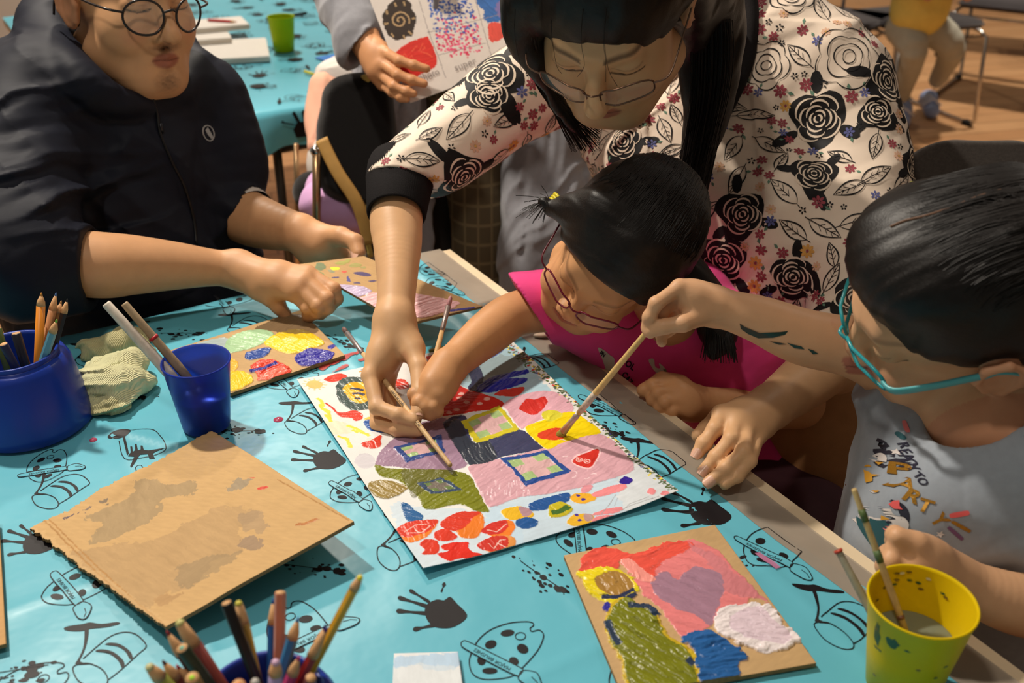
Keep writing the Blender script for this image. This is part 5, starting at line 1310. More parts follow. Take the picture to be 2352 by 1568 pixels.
    def small(fr,R,m,petals=6,ctr='w'):
        a0=r.uniform(0,6)
        for q in range(petals):
            a=a0+q*2*math.pi/petals; c=(math.cos(a)*R*.6,math.sin(a)*R*.6); D.fill(fr,[(c[0]+R*.40*math.cos(t)*math.cos(a)-R*.24*math.sin(t)*math.sin(a),c[1]+R*.40*math.cos(t)*math.sin(a)+R*.24*math.sin(t)*math.cos(a)) for t in (0,1,2,3.14,4.1,5.2)],m,.0007)
        D.fill(fr,[(R*.22*math.cos(t),R*.22*math.sin(t)) for t in (0,1.2,2.4,3.6,4.8)],cols[ctr],.0010)
    def speck(fr,R):
        a0=r.uniform(0,6)
        for q in range(5):
            a=a0+q*1.256; D.line(fr,[(math.cos(a)*R*.3,math.sin(a)*R*.3),(math.cos(a)*R*.65,math.sin(a)*R*.65),(math.cos(a)*R,math.sin(a)*R)],.0022,bk,.0010,True)
    placed=[]
    def put(kind,num,R0,R1,fn,gap=0):
        c=0
        for p,n in r.sample(pts,len(pts)):
            if c>=num: break
            R=r.uniform(R0,R1)
            if (p-cut).length<.035 and (p-cut).dot(V(0,1,-.2))>-.01: continue
            if ok(p,R+gap,placed):
                fr=D.frame(p,Vector((r.uniform(-1,1),r.uniform(-1,1),r.uniform(-1,1))),n); fn(fr,R); placed.append((p,R*.92)); c+=1
    def putat(u,v,R,fn):
        o=CAM; d=(P(u,v,1)-CAM).normalized(); h=D.t.ray_cast(o,d)
        if h[0] is None: return
        n=h[1] if h[1].dot(-d)>0 else -h[1]; fn(D.frame(h[0],V(1,.1,0),n),R); placed.append((h[0],R))
    for u,v,R in [(1062,405,.034),(1130,165,.040),(1120,215,.030),(1700,490,.032),(1655,600,.036),(1880,270,.038),(1870,400,.030),(2040,190,.036),(2020,260,.026),(1430,330,.030),(1960,690,.03)]: putat(u,v,R,rose)
    for u,v,R in [(1950,130,.040),(1760,150,.03)]: putat(u,v,R,outlinerose)
    put('rose',10,.028,.036,rose,.03)
    put('orose',7,.022,.030,outlinerose,.004)
    put('leaf',240,.018,.030,lambda fr,R:leaf(fr,R,r.uniform(0,6)),-.008)
    put('w',250,.0070,.0100,lambda fr,R:(small(fr,R,cols['w'],7,'w'),D.fill(fr,[(R,0),(R*1.5,R*.3),(R*2,0),(R*1.5,-R*.25)],cols['g'],.0007)),-.0005)
    put('y',60,.0080,.0110,lambda fr,R:small(fr,R,cols['y'],8,'w'),0)
    put('b',80,.0070,.0095,lambda fr,R:(small(fr,R,cols['b'],6,'b'),D.fill(fr,[(R,0),(R*1.5,R*.3),(R*2,0),(R*1.5,-R*.25)],cols['g'],.0007)),0)
    put('p',70,.007,.010,lambda fr,R:small(fr,R,cols['p'],8,'y'),0)
    put('s',260,.0045,.0065,speck,.0005)
    D.mb.build('flower_print',bl)
    # trousers
    S=SDF(.005,.04)
    S.chain([P(1800,700,1.60),P(1850,900,1.56),P(1858,1180,1.60),Vector((.50,1.34,.03))],[.125,.118,.100,.075],.04)
    S.chain([P(1690,740,1.60),P(1700,930,1.60),Vector((.36,1.45,.38)),Vector((.36,1.50,.03))],[.115,.105,.085,.07],.04)
    S.warp=lambda p: folds(p,Vector((.8,-.6,.05)),130,.014,61,1.3)+.003*nz(p,14,62)
    brown=mat('brown_trousers',(172,124,80),.8,.2,var=.06,scale=60,bump=.2,bscale=600,sheen=.2)
    S.build('trousers',[brown],g)
    gl=glasses('eyeglasses','thin bronze-rimmed rectangular eyeglasses worn by the woman in the floral blouse',H,(120,92,76),'rect',.0235,.0010,metal=.8,drop=-.010,fo=.112)
    return H
HW=woman()
# =================================================================== man in the navy jacket
def man():
    g=person('man with round glasses in a navy hooded jacket reaching across the table',(-.62,1.65,0))
    tone=(204,154,112)
    H=Head(P(288,-12,1.54),V(.74,.38,-.56),V(.55,-.32,.74),1.08,tone)
    S=SDF(.0024,.012); H.add(S)
    neck=P(255,190,1.63); S.chain([H.w(-.02,0,-.04),neck],[.056,.058])
    shR,shL=P(70,260,1.50),P(470,230,1.72); S.chain([shR,neck,shL],[.04,.05,.04],.03); S.chain([neck,P(300,620,1.80)],[.08,.11],.03)
    elR=P(60,590,1.41); wr=P(545,618,1.515)
    S.chain([shR,elR],[.045,.045],.02); S.chain([elR,P(220,608,1.436),P(300,608,1.455),P(400,610,1.48),P(480,614,1.50),wr],[.044,.0465,.0425,.0345,.0275,.0245],.035)
    mc=[P(708,628,1.490),P(700,644,1.474),P(688,660,1.470),P(674,674,1.474)]
    fi=[[P(766,664,1.474),P(772,686,1.480),P(757,708,1.490)],[P(750,686,1.458),P(752,706,1.468),P(737,722,1.484)],[P(730,702,1.458),P(728,716,1.472),P(712,728,1.486)],[P(706,708,1.468),P(708,722,1.482),P(702,738,1.496)]]
    th=[P(594,664,1.495),P(618,682,1.490),P(640,704,1.498),P(655,722,1.505)]
    hand(S,wr,mc,fi,th,.0098,extra=[(wr,P(640,650,1.49),.026,.023),(wr,P(600,660,1.50),.026,.018)])
    elL=P(470,430,1.76); wl=P(690,535,1.61)
    S.chain([shL,elL],[.045,.043],.02); S.chain([elL,P(570,500,1.69),wl],[.044,.045,.029],.02)
    mc=[P(762,560,1.60),P(750,578,1.61),P(735,590,1.615),P(718,598,1.62)]
    fi=[[P(795,592,1.615),P(820,606,1.605)],[P(770,598,1.62),P(795,612,1.61)],[P(745,602,1.62),P(768,616,1.61)],[P(725,606,1.62),P(742,616,1.61)]]
    th=[P(735,538,1.60),P(783,543,1.575),P(816,556,1.562),P(824,582,1.552)]
    hand(S,wl,mc,fi,th,.0116,extra=[(wl,P(735,560,1.60),.028,.026)])
    b=S.build('body',[skin],g,skincol(tone,[],H,stub=1.1,lip=(150,78,66)))
    nail(P(822,584,1.553),P(816,556,1.562),V(-.8,.0,-1),.0100,b)
    S=SDF(.003,.02); M=H.M; S.ell(H.w(-.018,0,.042),[.105,.082,.088],M); S.ell(H.w(-.05,0,.0),[.065,.078,.075],M)
    S.esub(H.w(.110,0,-.030),[.085,.085,.085],M,.01); S.esub(H.w(.0,.085,-.03),[.04,.03,.05],M,.01); S.esub(H.w(.0,-.085,-.03),[.04,.03,.05],M,.01)
    S.warp=lambda p: nz(p,220,19)*.0015
    S.build('hair',[hairm],g)
    # jacket
    S=SDF(.0036,.04)
    S.chain([P(75,250,1.52),P(30,400,1.46),P(50,580,1.41),P(150,612,1.425),P(216,614,1.435)],[.092,.088,.086,.066,.0545],.03)
    S.chain([P(470,250,1.72),P(525,370,1.72),P(530,440,1.72),P(562,492,1.695)],[.080,.068,.060,.048],.03)
    S.chain([P(150,260,1.60),P(200,620,1.68)],[.12,.15],.05); S.chain([P(380,260,1.72),P(420,600,1.78)],[.105,.125],.05); S.chain([P(280,280,1.64),P(320,660,1.70)],[.11,.15],.05)
    S.csub(H.w(-.02,0,-.05),P(262,175,1.60),.060,.072,.01)
    # hood and collar
    S.chain([P(455,140,1.68),P(425,205,1.61),P(350,236,1.555),P(265,226,1.50),P(175,178,1.485),P(105,95,1.58),P(130,30,1.68),P(220,20,1.78),P(360,60,1.80),P(455,140,1.68)],[.020,.014,.014,.022,.034,.040,.045,.045,.035,.020],.012)
    S.chain([P(60,170,1.60),P(120,220,1.53)],[.05,.045],.03)
    def wp(p):
        el=A3(P(60,500,1.42)); d=np.linalg.norm(p-el,axis=1); m=np.clip(1.6-d/.17,.25,1)
        return folds(p,V(.3,1,.1),230,.014,41,1.2)*m+folds(p,V(.9,.3,0),110,.010,45)*.8+folds(p,V(-.5,.8,0),120,.010,48)*.6+.003*nz(p,16,46)
    S.warp=wp
    c=P(212,612,1.435); S.plane(c,V(1,.02,.10),.002,c,.11); S.csub(P(150,608,1.425),P(260,610,1.445),.049,.049)
    c2=P(566,496,1.692); S.plane(c2,V(.8,.55,-.15),.002,c2,.08); S.csub(P(540,470,1.71),P(600,520,1.68),.0465,.0465)
    navy=mat('navy_windbreaker',(19,22,34),.62,.22,var=.08,scale=60,bump=.15,bscale=900,bdist=.0004)
    j=S.build('hooded_jacket',[navy],g)
    D=Decal(j); zp=mat('zip_dark',(12,12,14),.4); gy=mat('grey_logo_print',(150,150,150),.6)
    def hit(u,v):
        d=(P(u,v,1)-CAM).normalized(); h=D.t.ray_cast(CAM,d); return h[0],(h[1] if h[1].dot(-d)>0 else -h[1])
    L=[(352,226),(362,262),(370,310),(395,370),(425,430),(445,500),(452,560)]
    mb=MB(); mb.tube(bez([hit(*q)[0]+V(0,0,-.002) for q in L],5),.0022,zp,8); mb.build('zip',g)
    p,n=hit(368,296); mb=MB(); mb.box(p-n*-.003,.005,.004,.016,mat('zip_pull',(60,60,64),.3,metal=.7),bev=.001); mb.build('zip_pull',g)
    p,n=hit(479,306); fr=D.frame(p,V(1,0,0),V(0,-.2,-1)); R=.0115
    D.line(fr,[(R*.62*math.cos(t),R*math.sin(t)) for t in np.linspace(.6,6.9,22)],.0016,gy); D.fill(fr,[(-.001,.009),(.003,.002),(.006,-.004),(.004,-.008),(-.001,-.003),(-.004,.003)],gy); D.mb.build('chest_logo',j)
    # white undershirt at the throat and cuff
    wh=mat('white_cotton',(206,198,190),.8,var=.04)
    mb=MB(); mb.tube([P(548,478,1.712),P(566,492,1.700),P(574,498,1.695)],[.0475,.0485,.0475],wh,30,cap=False); mb.build('shirt_cuff',g)
    S=SDF(.003,.01); S.chain([P(335,196,1.56),P(352,225,1.555)],[.022,.014]); S.build('undershirt',[wh],g)
    # trousers
    S=SDF(.006,.04); S.chain([P(260,700,1.85),Vector((-.55,1.42,.50)),Vector((-.52,1.42,.05))],[.12,.085,.06]); S.chain([P(420,680,1.90),Vector((-.36,1.58,.48)),Vector((-.33,1.56,.05))],[.12,.085,.06])
    dk=mat('dark_trousers',(34,34,42),.8,.2,var=.08,sheen=.1); S.build('trousers',[dk],g)
    glasses('eyeglasses','round dark tortoiseshell eyeglasses worn by the man in navy',H,(38,30,28),'round',.0245,.0017,drop=-.006,fo=.112)
man()
# =================================================================== girl in pink
def girl_pink():
    g=person('girl in a pink T-shirt with red glasses bending low over her painting',(.36,1.16,0))
    H=Head(P(1424,572,1.27),V(-.58,.74,-.34),V(.75,.60,.02),.93,(204,150,104),young=True)
    tone=(204,150,104)
    S=SDF(.0022,.010); H.add(S)
    neck=P(1545,735,1.37); S.chain([H.w(-.035,0,-.045),neck],[.038,.036])
    shR,shL=P(1330,705,1.39),P(1770,800,1.42); S.chain([shR,P(1560,760,1.46),P(1770,810,1.46)],[.022,.026,.018],.02); S.chain([neck,P(1640,900,1.54)],[.03,.04],.03)
    wr=P(1030,842,1.272)
    S.chain([shR,P(1195,718,1.37),P(1120,765,1.335),wr],[.032,.0305,.0295,.0205],.015)
    mc=[P(988,872,1.248),P(992,892,1.240),P(1000,905,1.236),P(1012,912,1.236)]
    fi=[[P(952,905,1.238),P(958,925,1.243),P(975,932,1.246)],[P(962,925,1.228),P(972,945,1.232),P(988,945,1.238)],[P(975,935,1.226),P(988,950,1.230),P(1000,940,1.238)],[P(995,935,1.226),P(1005,945,1.230),P(1010,930,1.238)]]
    th=[P(1012,862,1.252),P(990,880,1.238),P(975,900,1.234)]
    hand(S,wr,mc,fi,th,.0078,extra=[(wr,P(1003,880,1.25),.021,.018)])
    wl=P(1590,925,1.335); elb=P(1835,925,1.43)
    S.chain([shL,elb],[.034,.032],.02); S.chain([elb,P(1720,940,1.39),wl],[.033,.030,.022],.015)
    mc=[P(1540,880,1.315),P(1556,900,1.305),P(1570,922,1.300),P(1580,942,1.300)]
    fi=[[P(1500,884,1.305),P(1492,900,1.312),P(1510,905,1.322)],[P(1512,903,1.295),P(1500,918,1.302),P(1520,924,1.314)],[P(1528,924,1.290),P(1516,938,1.297),P(1534,942,1.31)],[P(1545,944,1.290),P(1536,955,1.296),P(1552,958,1.306)]]
    th=[P(1560,880,1.325),P(1520,872,1.32),P(1478,896,1.31)]
    hand(S,wl,mc,fi,th,.0080,extra=[(wl,P(1550,915,1.315),.022,.022)])
    S.build('body',[skin],g,skincol(tone,[],H,brow=.6,lip=(170,88,70)))
    S=SDF(.003,.015); M=H.M
    S.ell(H.w(-.014,0,.034),[.104,.083,.093],M); S.ell(H.w(-.05,0,-.02),[.070,.078,.07],M)
    S.esub(H.w(.108,0,-.028),[.088,.088,.090],M,.012); S.esub(H.w(.02,.09,-.05),[.045,.03,.05],M,.01)
    # little side bunch and low ponytail
    bp=P(1268,478,1.24); S.chain([H.w(.02,-.05,.09),bp],[.030,.012],.02)
    S.chain([bp,P(1252,462,1.235),P(1240,470,1.24)],[.005,.0065,.003],.004)
    S.chain([H.w(-.07,.03,-.05),P(1620,700,1.36),P(1650,760,1.335),P(1640,810,1.325)],[.035,.032,.026,.010],.02)
    S.warp=lambda p: nz(np.stack([p@A3(V(.6,-.7,.2)),p@A3(V(.2,.2,.9)),p@A3(V(.7,.6,0))*.15],-1),200,9)*.0014
    h=S.build('hair',[hairm],g)
    mb=MB(); r=random.Random(8)
    hairlines(mb,H,(-.014,0,.034),(.1045,.0835,.0935),1500,5,t=bvh(h))
    for k in range(0):
        l=r.uniform(-.06,.06); mb.tube(bez([H.w(.085,l,.068),H.w(.097,l*1.05,.045),H.w(.100,l*1.1,.03-r.random()*.02)],3),.00022,hairm,3,cap=False)
    for k in range(50):
        d=Vector((r.gauss(0,1),r.gauss(0,1),r.gauss(0,1)))*.008; mb.tube(bez([bp,bp+V(-.008,-.006,0)+d*.5,bp+V(-.018,.004,0)+d*1.4],3),.0004,hairm,3,cap=False)
    for k in range(90):
        d=r.uniform(-30,32); mb.tube(bez([P(1630+d*.6,690,1.325),P(1648+d,760,1.31),P(1650+d*1.4,r.uniform(800,835),1.305)],3),.0006,hairm,3,cap=False)
    mb.build('hair_strands',h)
    mb=MB(); ym=mat('yellow_hair_tie',(206,190,40),.4,var=.1)
    for k in range(4):
        ring=[bp+V(.002+.003*k,-.001-.002*k,0)+(V(.6,.8,0)*math.cos(a)+V(0,0,1)*math.sin(a))*(.010+.001*k) for a in np.linspace(0,6.283,17)]; mb.tube(ring,.0022,ym,6,cap=False)
    mb.ell(bp+V(.014,-.010,-.010),(.0045,.0045,.0045),mat('green_bead',(120,170,50),.2),10); mb.build('hair_tie',h)
    # T-shirt
    S=SDF(.003,.03)
    S.chain([P(1345,705,1.40),P(1265,705,1.385),P(1185,712,1.37)],[.056,.050,.0475],.02)
    S.chain([P(1760,795,1.44),P(1812,850,1.435),P(1830,870,1.435)],[.056,.050,.047],.02)
    S.chain([P(1390,740,1.40),P(1500,840,1.44)],[.056,.066],.03); S.chain([P(1580,760,1.41),P(1640,860,1.46)],[.070,.076],.03); S.chain([P(1700,780,1.42),P(1690,870,1.46)],[.062,.075],.03); S.chain([P(1470,700,1.47),P(1600,680,1.48)],[.055,.055],.03)
    S.chain([P(1640,900,1.60),Vector((.36,1.24,.44))],[.09,.10],.04)
    S.csub(H.w(-.035,0,-.05),P(1455,735,1.30),.032,.032,.005)
    S.warp=lambda p: folds(p,V(.4,.9,.1),120,.008,71)+folds(p,V(-.8,.5,0),80,.007,75)*.8+.002*nz(p,20,76)
    c=P(1212,700,1.374); S.plane(c,V(-.84,.54,.0),.002,c,.075); S.csub(P(1275,700,1.385),P(1170,735,1.365),.041,.041)
    c=P(1836,872,1.44); S.plane(c,V(.7,.8,0),.002,c,.07)
    pink=mat('hot_pink_cotton',(226,66,136),.8,.25,var=.05,scale=50,bump=.15,bscale=900,bdist=.0004,sheen=.15)
    ts=S.build('pink_tshirt',[pink],g)
    D=Decal(ts); wm=mat('white_shirt_print',(200,186,170),.7); gm=mat('grey_green_print',(120,116,96),.7)
    def hit(u,v):
        d=(P(u,v,1)-CAM).normalized(); h=D.t.ray_cast(CAM,d)
        if h[0] is None: h=D.t.find_nearest(P(u,v,1.4))
        return h[0],(h[1] if h[1].dot(-d)>0 else -h[1])
    def pr(uv0,pts,m,off=.0006):
        p,n=hit(*uv0); d=(p-CAM).dot(FW); fr=D.frame(p,V(1,0,0),V(0,-.15,-1)); k=d/FPX
        D.fill(fr,[((x-uv0[0])*k,-(y-uv0[1])*k) for x,y in pts],m,off)
    pr((1510,855),smoothpoly([(1488,828),(1500,826),(1504,842),(1515,846),(1512,835),(1525,845),(1536,862),(1540,878),(1516,880),(1514,862),(1500,848)],3),wm)
    pr((1528,852),[(1522,846),(1530,848),(1536,862),(1530,858)],gm,.001)
    pr((1400,820),smoothpoly([(1372,800),(1388,806),(1400,815),(1412,825),(1410,852),(1398,848),(1386,825)],3),wm)
    for txt,u,v,s,a in [('OL',1447,838,.0105,-.55),('CAT',1441,868,.0092,-.85),('PN',1384,812,.006,-.6)]:
        p,n=hit(u,v); fr=D.frame(p,V(1,0,0),V(0,-.15,-1)); D.text(fr,txt,s,bkink,a,.0012,bold=.0003)
    D.mb.build('shirt_print',ts)
    S=SDF(.006,.03); S.chain([Vector((.37,1.22,.46)),Vector((.24,1.04,.42)),Vector((.22,1.02,.03))],[.085,.06,.04]); S.chain([Vector((.42,1.14,.46)),Vector((.30,.98,.42)),Vector((.28,.96,.03))],[.08,.06,.04])
    S.build('trousers',[mat('plum_leggings',(70,36,44),.8)],g)
    glasses('eyeglasses','dark red rectangular eyeglasses worn by the girl in pink',H,(110,18,44),'rect',.0235,.0013,drop=-.004,temple_rgb=(96,22,40),fo=.108)
bkink=mat('dark_shirt_lettering',(28,18,26),.6)
girl_pink()
# =================================================================== girl in the grey-blue shirt
def girl_grey():
    g=person('girl with turquoise glasses in a grey-blue penguin T-shirt at the right',(.50,.86,0))
    tone=(214,166,126)
    H=Head(P(2222,680,.985),V(-.93,.28,.34),V(.20,.74,-.60),1.07,tone,young=True)
    S=SDF(.0022,.010); H.add(S)
    neck=P(2250,960,1.03); S.chain([H.w(-.03,0,-.045),neck],[.042,.044])
    shR,shL=P(2095,905,1.13),P(2400,1080,.97); S.chain([shR,neck,shL],[.03,.036,.03],.02); S.chain([neck,P(2280,1300,1.12)],[.05,.07],.03)
    el=P(1985,800,1.105); wr=P(1640,703,1.11)
    S.chain([shR,P(2040,850,1.115),el],[.032,.032,.0315],.015); S.chain([el,P(1850,775,1.11),P(1740,732,1.11),wr],[.0315,.031,.0255,.0195],.015)
    mc=[P(1560,660,1.095),P(1572,672,1.108),P(1582,690,1.118),P(1590,706,1.126)]
    fi=[[P(1507,697,1.085),P(1492,728,1.090),P(1484,752,1.096)],[P(1518,716,1.102),P(1502,745,1.106),P(1494,765,1.108)],[P(1535,735,1.118),P(1520,765,1.114),P(1520,785,1.112)],[P(1560,735,1.124),P(1545,752,1.122),P(1535,765,1.12)]]
    th=[P(1606,728,1.098),P(1570,742,1.088),P(1525,750,1.090),P(1492,762,1.094)]
    hand(S,wr,mc,fi,th,.0072,extra=[(wr,P(1595,690,1.105),.020,.018)])
    # left arm and fist by the cup
    wl=P(2190,1330,.945); S.chain([shL,P(2480,1400,.97)],[.034,.034],.02); S.chain([P(2480,1400,.97),P(2330,1385,.955),wl],[.034,.029,.0215],.015)
    mc=[P(2120,1262,.930),P(2098,1278,.922),P(2085,1300,.918),P(2085,1322,.918)]
    fi=[[P(2078,1240,.925),P(2056,1228,.930),P(2048,1240,.940)],[P(2056,1262,.918),P(2040,1272,.926),P(2052,1284,.938)],[P(2046,1288,.914),P(2032,1300,.922),P(2046,1310,.934)],[P(2050,1314,.914),P(2040,1326,.922),P(2054,1334,.932)]]
    th=[P(2150,1275,.925),P(2105,1248,.915),P(2062,1232,.914)]
    hand(S,wl,mc,fi,th,.0080,extra=[(wl,P(2110,1290,.93),.022,.024)])
    rd=[]
    b=S.build('body',[skin],g,skincol(tone,rd,H,brow=.5))
    # green paint streaks on her forearm, printed as thin paint skins
    D=Decal(b); gp=mat('dark_green_paint',(30,58,50),.3,.5)
    for (u,v),pts in [((1752,765),[(1700,742),(1712,750),(1745,764),(1790,762),(1806,760),(1800,768),(1775,775),(1745,776),(1722,766),(1704,754)]),((1825,792),[(1808,786),(1820,790),(1840,795),(1848,802),(1826,799)]),((1785,787),[(1768,783),(1790,786),(1806,790),(1790,791)]),((1868,808),[(1855,800),(1868,804),(1880,812),(1868,813)])]:
        d=(P(u,v,1)-CAM).normalized(); h=D.t.ray_cast(CAM,d)
        if h[0] is None: continue
        dd=(h[0]-CAM).dot(FW); fr=D.frame(h[0],V(1,0,0),V(0,0,-1)); D.fill(fr,[((x-u)*dd/FPX,-(y-v)*dd/FPX) for x,y in pts],gp)
    D.mb.build('paint_streaks',b)
    # hair
    S=SDF(.003,.015); M=H.M
    S.ell(H.w(-.018,0,.036),[.110,.088,.098],M); S.ell(H.w(-.055,0,-.02),[.075,.082,.08],M)
    S.ell(H.w(.035,.0,.085),[.060,.070,.040],M,.03)
    S.esub(H.w(.112,0,-.034),[.078,.090,.088],M,.012); S.esub(H.w(.030,.095,-.060),[.055,.034,.062],M,.012); S.esub(H.w(.030,-.095,-.060),[.055,.034,.062],M,.012)
    S.chain([H.w(-.10,.0,.04),H.w(-.14,.0,.0),H.w(-.15,.0,-.08),H.w(-.13,0,-.15)],[.035,.035,.030,.012],.02)
    S.warp=lambda p: nz(np.stack([((p-A3(H.c))@M)[:,1]*1.,((p-A3(H.c))@M)[:,2]*.5,((p-A3(H.c))@M)[:,0]*.12],-1),230,9)*.0014
    h=S.build('hair',[hairm],g)
    mb=MB(); r=random.Random(18)
    hairlines(mb,H,(-.018,0,.036),(.1105,.0885,.0985),1700,6,t=bvh(h))
    lt=mat('brown_hair_wisp',(86,58,36),.4,.5)
    for k in range(0):
        l=r.uniform(.0,.085); mb.tube(bez([H.w(.088,l,.06),H.w(.102-abs(l)*.1,l*1.03,.03),H.w(.098-abs(l)*.3,l*1.05,r.uniform(-.02,.01)),H.w(.085-abs(l)*.4,l*1.08,r.uniform(-.06,-.02))],4),.0002,lt,3,cap=False)
    mb.build('hair_strands',h)
    _t=bvh(h); L=[]
    for (u,v) in [(2046,522),(2080,508),(2130,496),(2190,476),(2250,452),(2300,438)]:
        _d=(P(u,v,1)-CAM).normalized(); _h=_t.ray_cast(CAM,_d)
        if _h[0] is not None: L.append(_h[0]+_h[1]*.0004)
    m2=MB(); m2.tube(bez(L,5),.0016,mat('scalp_parting',(112,80,60),.6),6,flat=.4); m2.build('hair_parting',h)
    _d=(P(2098,404,1)-CAM).normalized(); _h=_t.ray_cast(CAM,_d); p=_h[0] if _h[0] is not None else _t.find_nearest(P(2098,404,.98))[0]
    mb=MB(); mb.ell(p,(.008,.005,.004),mat('pearl_clip',(200,200,190),.3),10); mb.ell(p+V(-.006,-.004,0),(.005,.004,.004),mat('olive_clip',(150,150,50),.3),10); mb.build('hair_clip',h)
    # shirt
    S=SDF(.003,.035)
    S.chain([P(2110,915,1.13),P(2060,875,1.125),P(2030,848,1.12)],[.052,.043,.037],.02)
    S.chain([P(2400,1090,.985),P(2500,1300,.97)],[.055,.05],.02)
    S.chain([P(2170,1000,1.13),P(2130,1300,1.17)],[.080,.095],.04); S.chain([P(2300,1060,1.08),P(2260,1300,1.12)],[.085,.10],.04); S.chain([P(2080,1100,1.16),P(2060,1330,1.2)],[.05,.07],.04); S.ell(P(2240,1180,1.03),[.085,.06,.08],None,.05); S.chain([P(2145,990,1.085),P(2075,1240,1.10)],[.048,.062],.04)
    S.csub(H.w(-.03,0,-.045),P(2250,955,1.01),.043,.050,.005)
    S.chain([P(2200,1400,1.15),P(2230,1520,1.2)],[.10,.11],.04)
    S.warp=lambda p: folds(p,V(.6,.8,.1),80,.007,81)+folds(p,V(-.8,.5,0),60,.007,85)*.8+.002*nz(p,16,86)
    c=P(2026,846,1.12); S.plane(c,V(-.75,-.65,0),.002,c,.06)
    gb=mat('grey_blue_cotton',(150,158,168),.85,.2,var=.06,scale=120,bump=.15,bscale=900,bdist=.0004,sheen=.15)
    ts=S.build('grey_tshirt',[gb],g)
    D=Decal(ts); C=lambda n,c: mat(n,c,.6,.3,var=.05)
    dn=C('navy_print',(34,34,54)); gold=mat('gold_glitter_print',(170,124,40),.35,.5,metal=.5,var=.3,scale=900,bump=.6,bscale=1200); wt=C('white_penguin_print',(214,206,202)); pk=C('pink_print',(222,120,120)); tl=C('teal_print',(40,84,92)); cr=C('coral_print',(226,96,96)); dgy=C('charcoal_print',(44,44,56)); og=C('orange_print',(206,150,50)); pu=C('purple_print',(120,84,120))
    def hit(u,v):
        d=(P(u,v,1)-CAM).normalized(); h=D.t.ray_cast(CAM,d)
        if h[0] is None: h=D.t.find_nearest(P(u,v,1.05))
        return h[0]
    def pr(c,pts,m,off=.0006,sm=True):
        p=hit(*c); d=(p-CAM).dot(FW); fr=D.frame(p,V(1,0,0),V(0,-.1,-1)); k=d/FPX
        D.fill(fr,[((x-c[0])*k,-(y-c[1])*k) for x,y in (smoothpoly(pts,3) if sm else pts)],m,off)
    # text on curved rows
    def row(chars,uvs,size,m,ang,bold=.0002):
        for i,(ch,(u,v)) in enumerate(zip(chars,uvs)):
            p=hit(u,v); fr=D.frame(p,V(1,0,0),V(0,-.1,-1)); D.text(fr,ch,size,m,ang[i] if hasattr(ang,'__len__') else ang,.0010,bold=bold)
    row('READYTO',[(2076,1022),(2079,1037),(2085,1050),(2092,1062),(2098,1075),(2110,1092),(2120,1106)],.0088,dn,[-1.35,-1.3,-1.25,-1.15,-1.1,-.95,-.9],.0002)
    row('PARTY',[(2068,1078),(2082,1112),(2097,1140),(2126,1162),(2158,1194)],.0170,gold,[-.30,-.45,-.5,-.35,-.9],.0005)
    row(['GET ALL','DRESSED UP'],[(2206,1288),(2210,1306)],.0044,dgy,[-.25,-.25],.0001)
    # confetti
    for a,b,m,w in [((2190,1184),(2218,1177),cr,11),((2192,1199),(2224,1218),gold,7),((2182,1212),(2208,1236),pu,7),((2080,968),(2082,990),pk,7),((2066,994),(2072,1006),tl,9)]:
        a=np.array(a,float);b=np.array(b,float);t=(b-a)/np.linalg.norm(b-a);n=np.array([-t[1],t[0]])*w/2; pr(tuple((a+b)/2),[a+n,b+n,b+t*w*.4,b-n,a-n,a-t*w*.4],m)
    def star(u,v,s): pr((u,v),[(u+s*(1 if k%2==0 else .45)*math.sin(k*math.pi/5+.3),v-s*(1 if k%2==0 else .45)*math.cos(k*math.pi/5+.3)) for k in range(10)],wt,.0008,False)
    star(2060,1038,8); star(2160,1226,9); star(2188,1263,8)
    # upper penguin
    pr((2035,1050),[(2030,1005),(2042,1018),(2046,1040),(2044,1052),(2056,1054),(2052,1075),(2038,1078),(2024,1070),(2018,1040)],dgy)
    pr((2030,1075),[(2034,1040),(2038,1052),(2028,1085),(2020,1120),(2010,1132),(2008,1108),(2014,1070),(2024,1048)],wt,.0009); pr((2012,1100),[(2012,1068),(2018,1090),(2012,1118),(2006,1130),(2003,1110),(2006,1080)],og,.0012)
    pr((2022,1062),[(2018,1060),(2026,1062),(2020,1068)],og,.0014,False)
    # lower penguin
    pr((2040,1175),[(2008,1160),(2022,1148),(2044,1146),(2060,1160),(2066,1185),(2062,1205),(2050,1230),(2040,1200),(2015,1180)],dgy)
    pr((2025,1190),[(2004,1168),(2018,1156),(2030,1160),(2036,1178),(2048,1182),(2056,1198),(2052,1222),(2036,1245),(2018,1240),(1998,1200)],wt,.0009)
    pr((2005,1215),[(1994,1184),(2012,1186),(2024,1206),(2022,1240),(2010,1262),(1998,1240),(1990,1210)],tl,.0012)
    for u,v in ((2026,1166),(2044,1198)): pr((u,v),[(u+3*math.cos(t),v+3*math.sin(t)) for t in np.linspace(0,6.28,9)[:-1]],dn,.0014,False)
    for u,v in ((2014,1165),(2043,1213)): pr((u,v),[(u+6*math.cos(t),v+6*math.sin(t)) for t in np.linspace(0,6.28,9)[:-1]],pk,.0013,False)
    pr((2032,1188),[(2030,1183),(2038,1190),(2030,1194)],og,.0014,False)
    pr((2060,1155),[(2048,1150),(2052,1142),(2058,1150),(2064,1148),(2064,1160),(2068,1168),(2058,1168)],cr,.0013,False)
    # third penguin, partly behind the fist
    pr((2145,1255),[(2118,1240),(2130,1232),(2150,1240),(2168,1254),(2176,1275),(2174,1290),(2150,1270)],dgy); pr((2140,1255),[(2124,1238),(2145,1242),(2156,1256),(2150,1262),(2130,1250)],wt,.0009)
    pr((2088,1228),[(2084,1236),(2085,1220),(2092,1214),(2094,1232)],dgy)
    D.mb.build('penguin_print',ts)
    mb=MB(); nb=[P(2176,900,1.04),P(2180,960,1.005),P(2215,1008,.985),P(2290,1030,.975),P(2360,1010,.985)]
    nb=[]
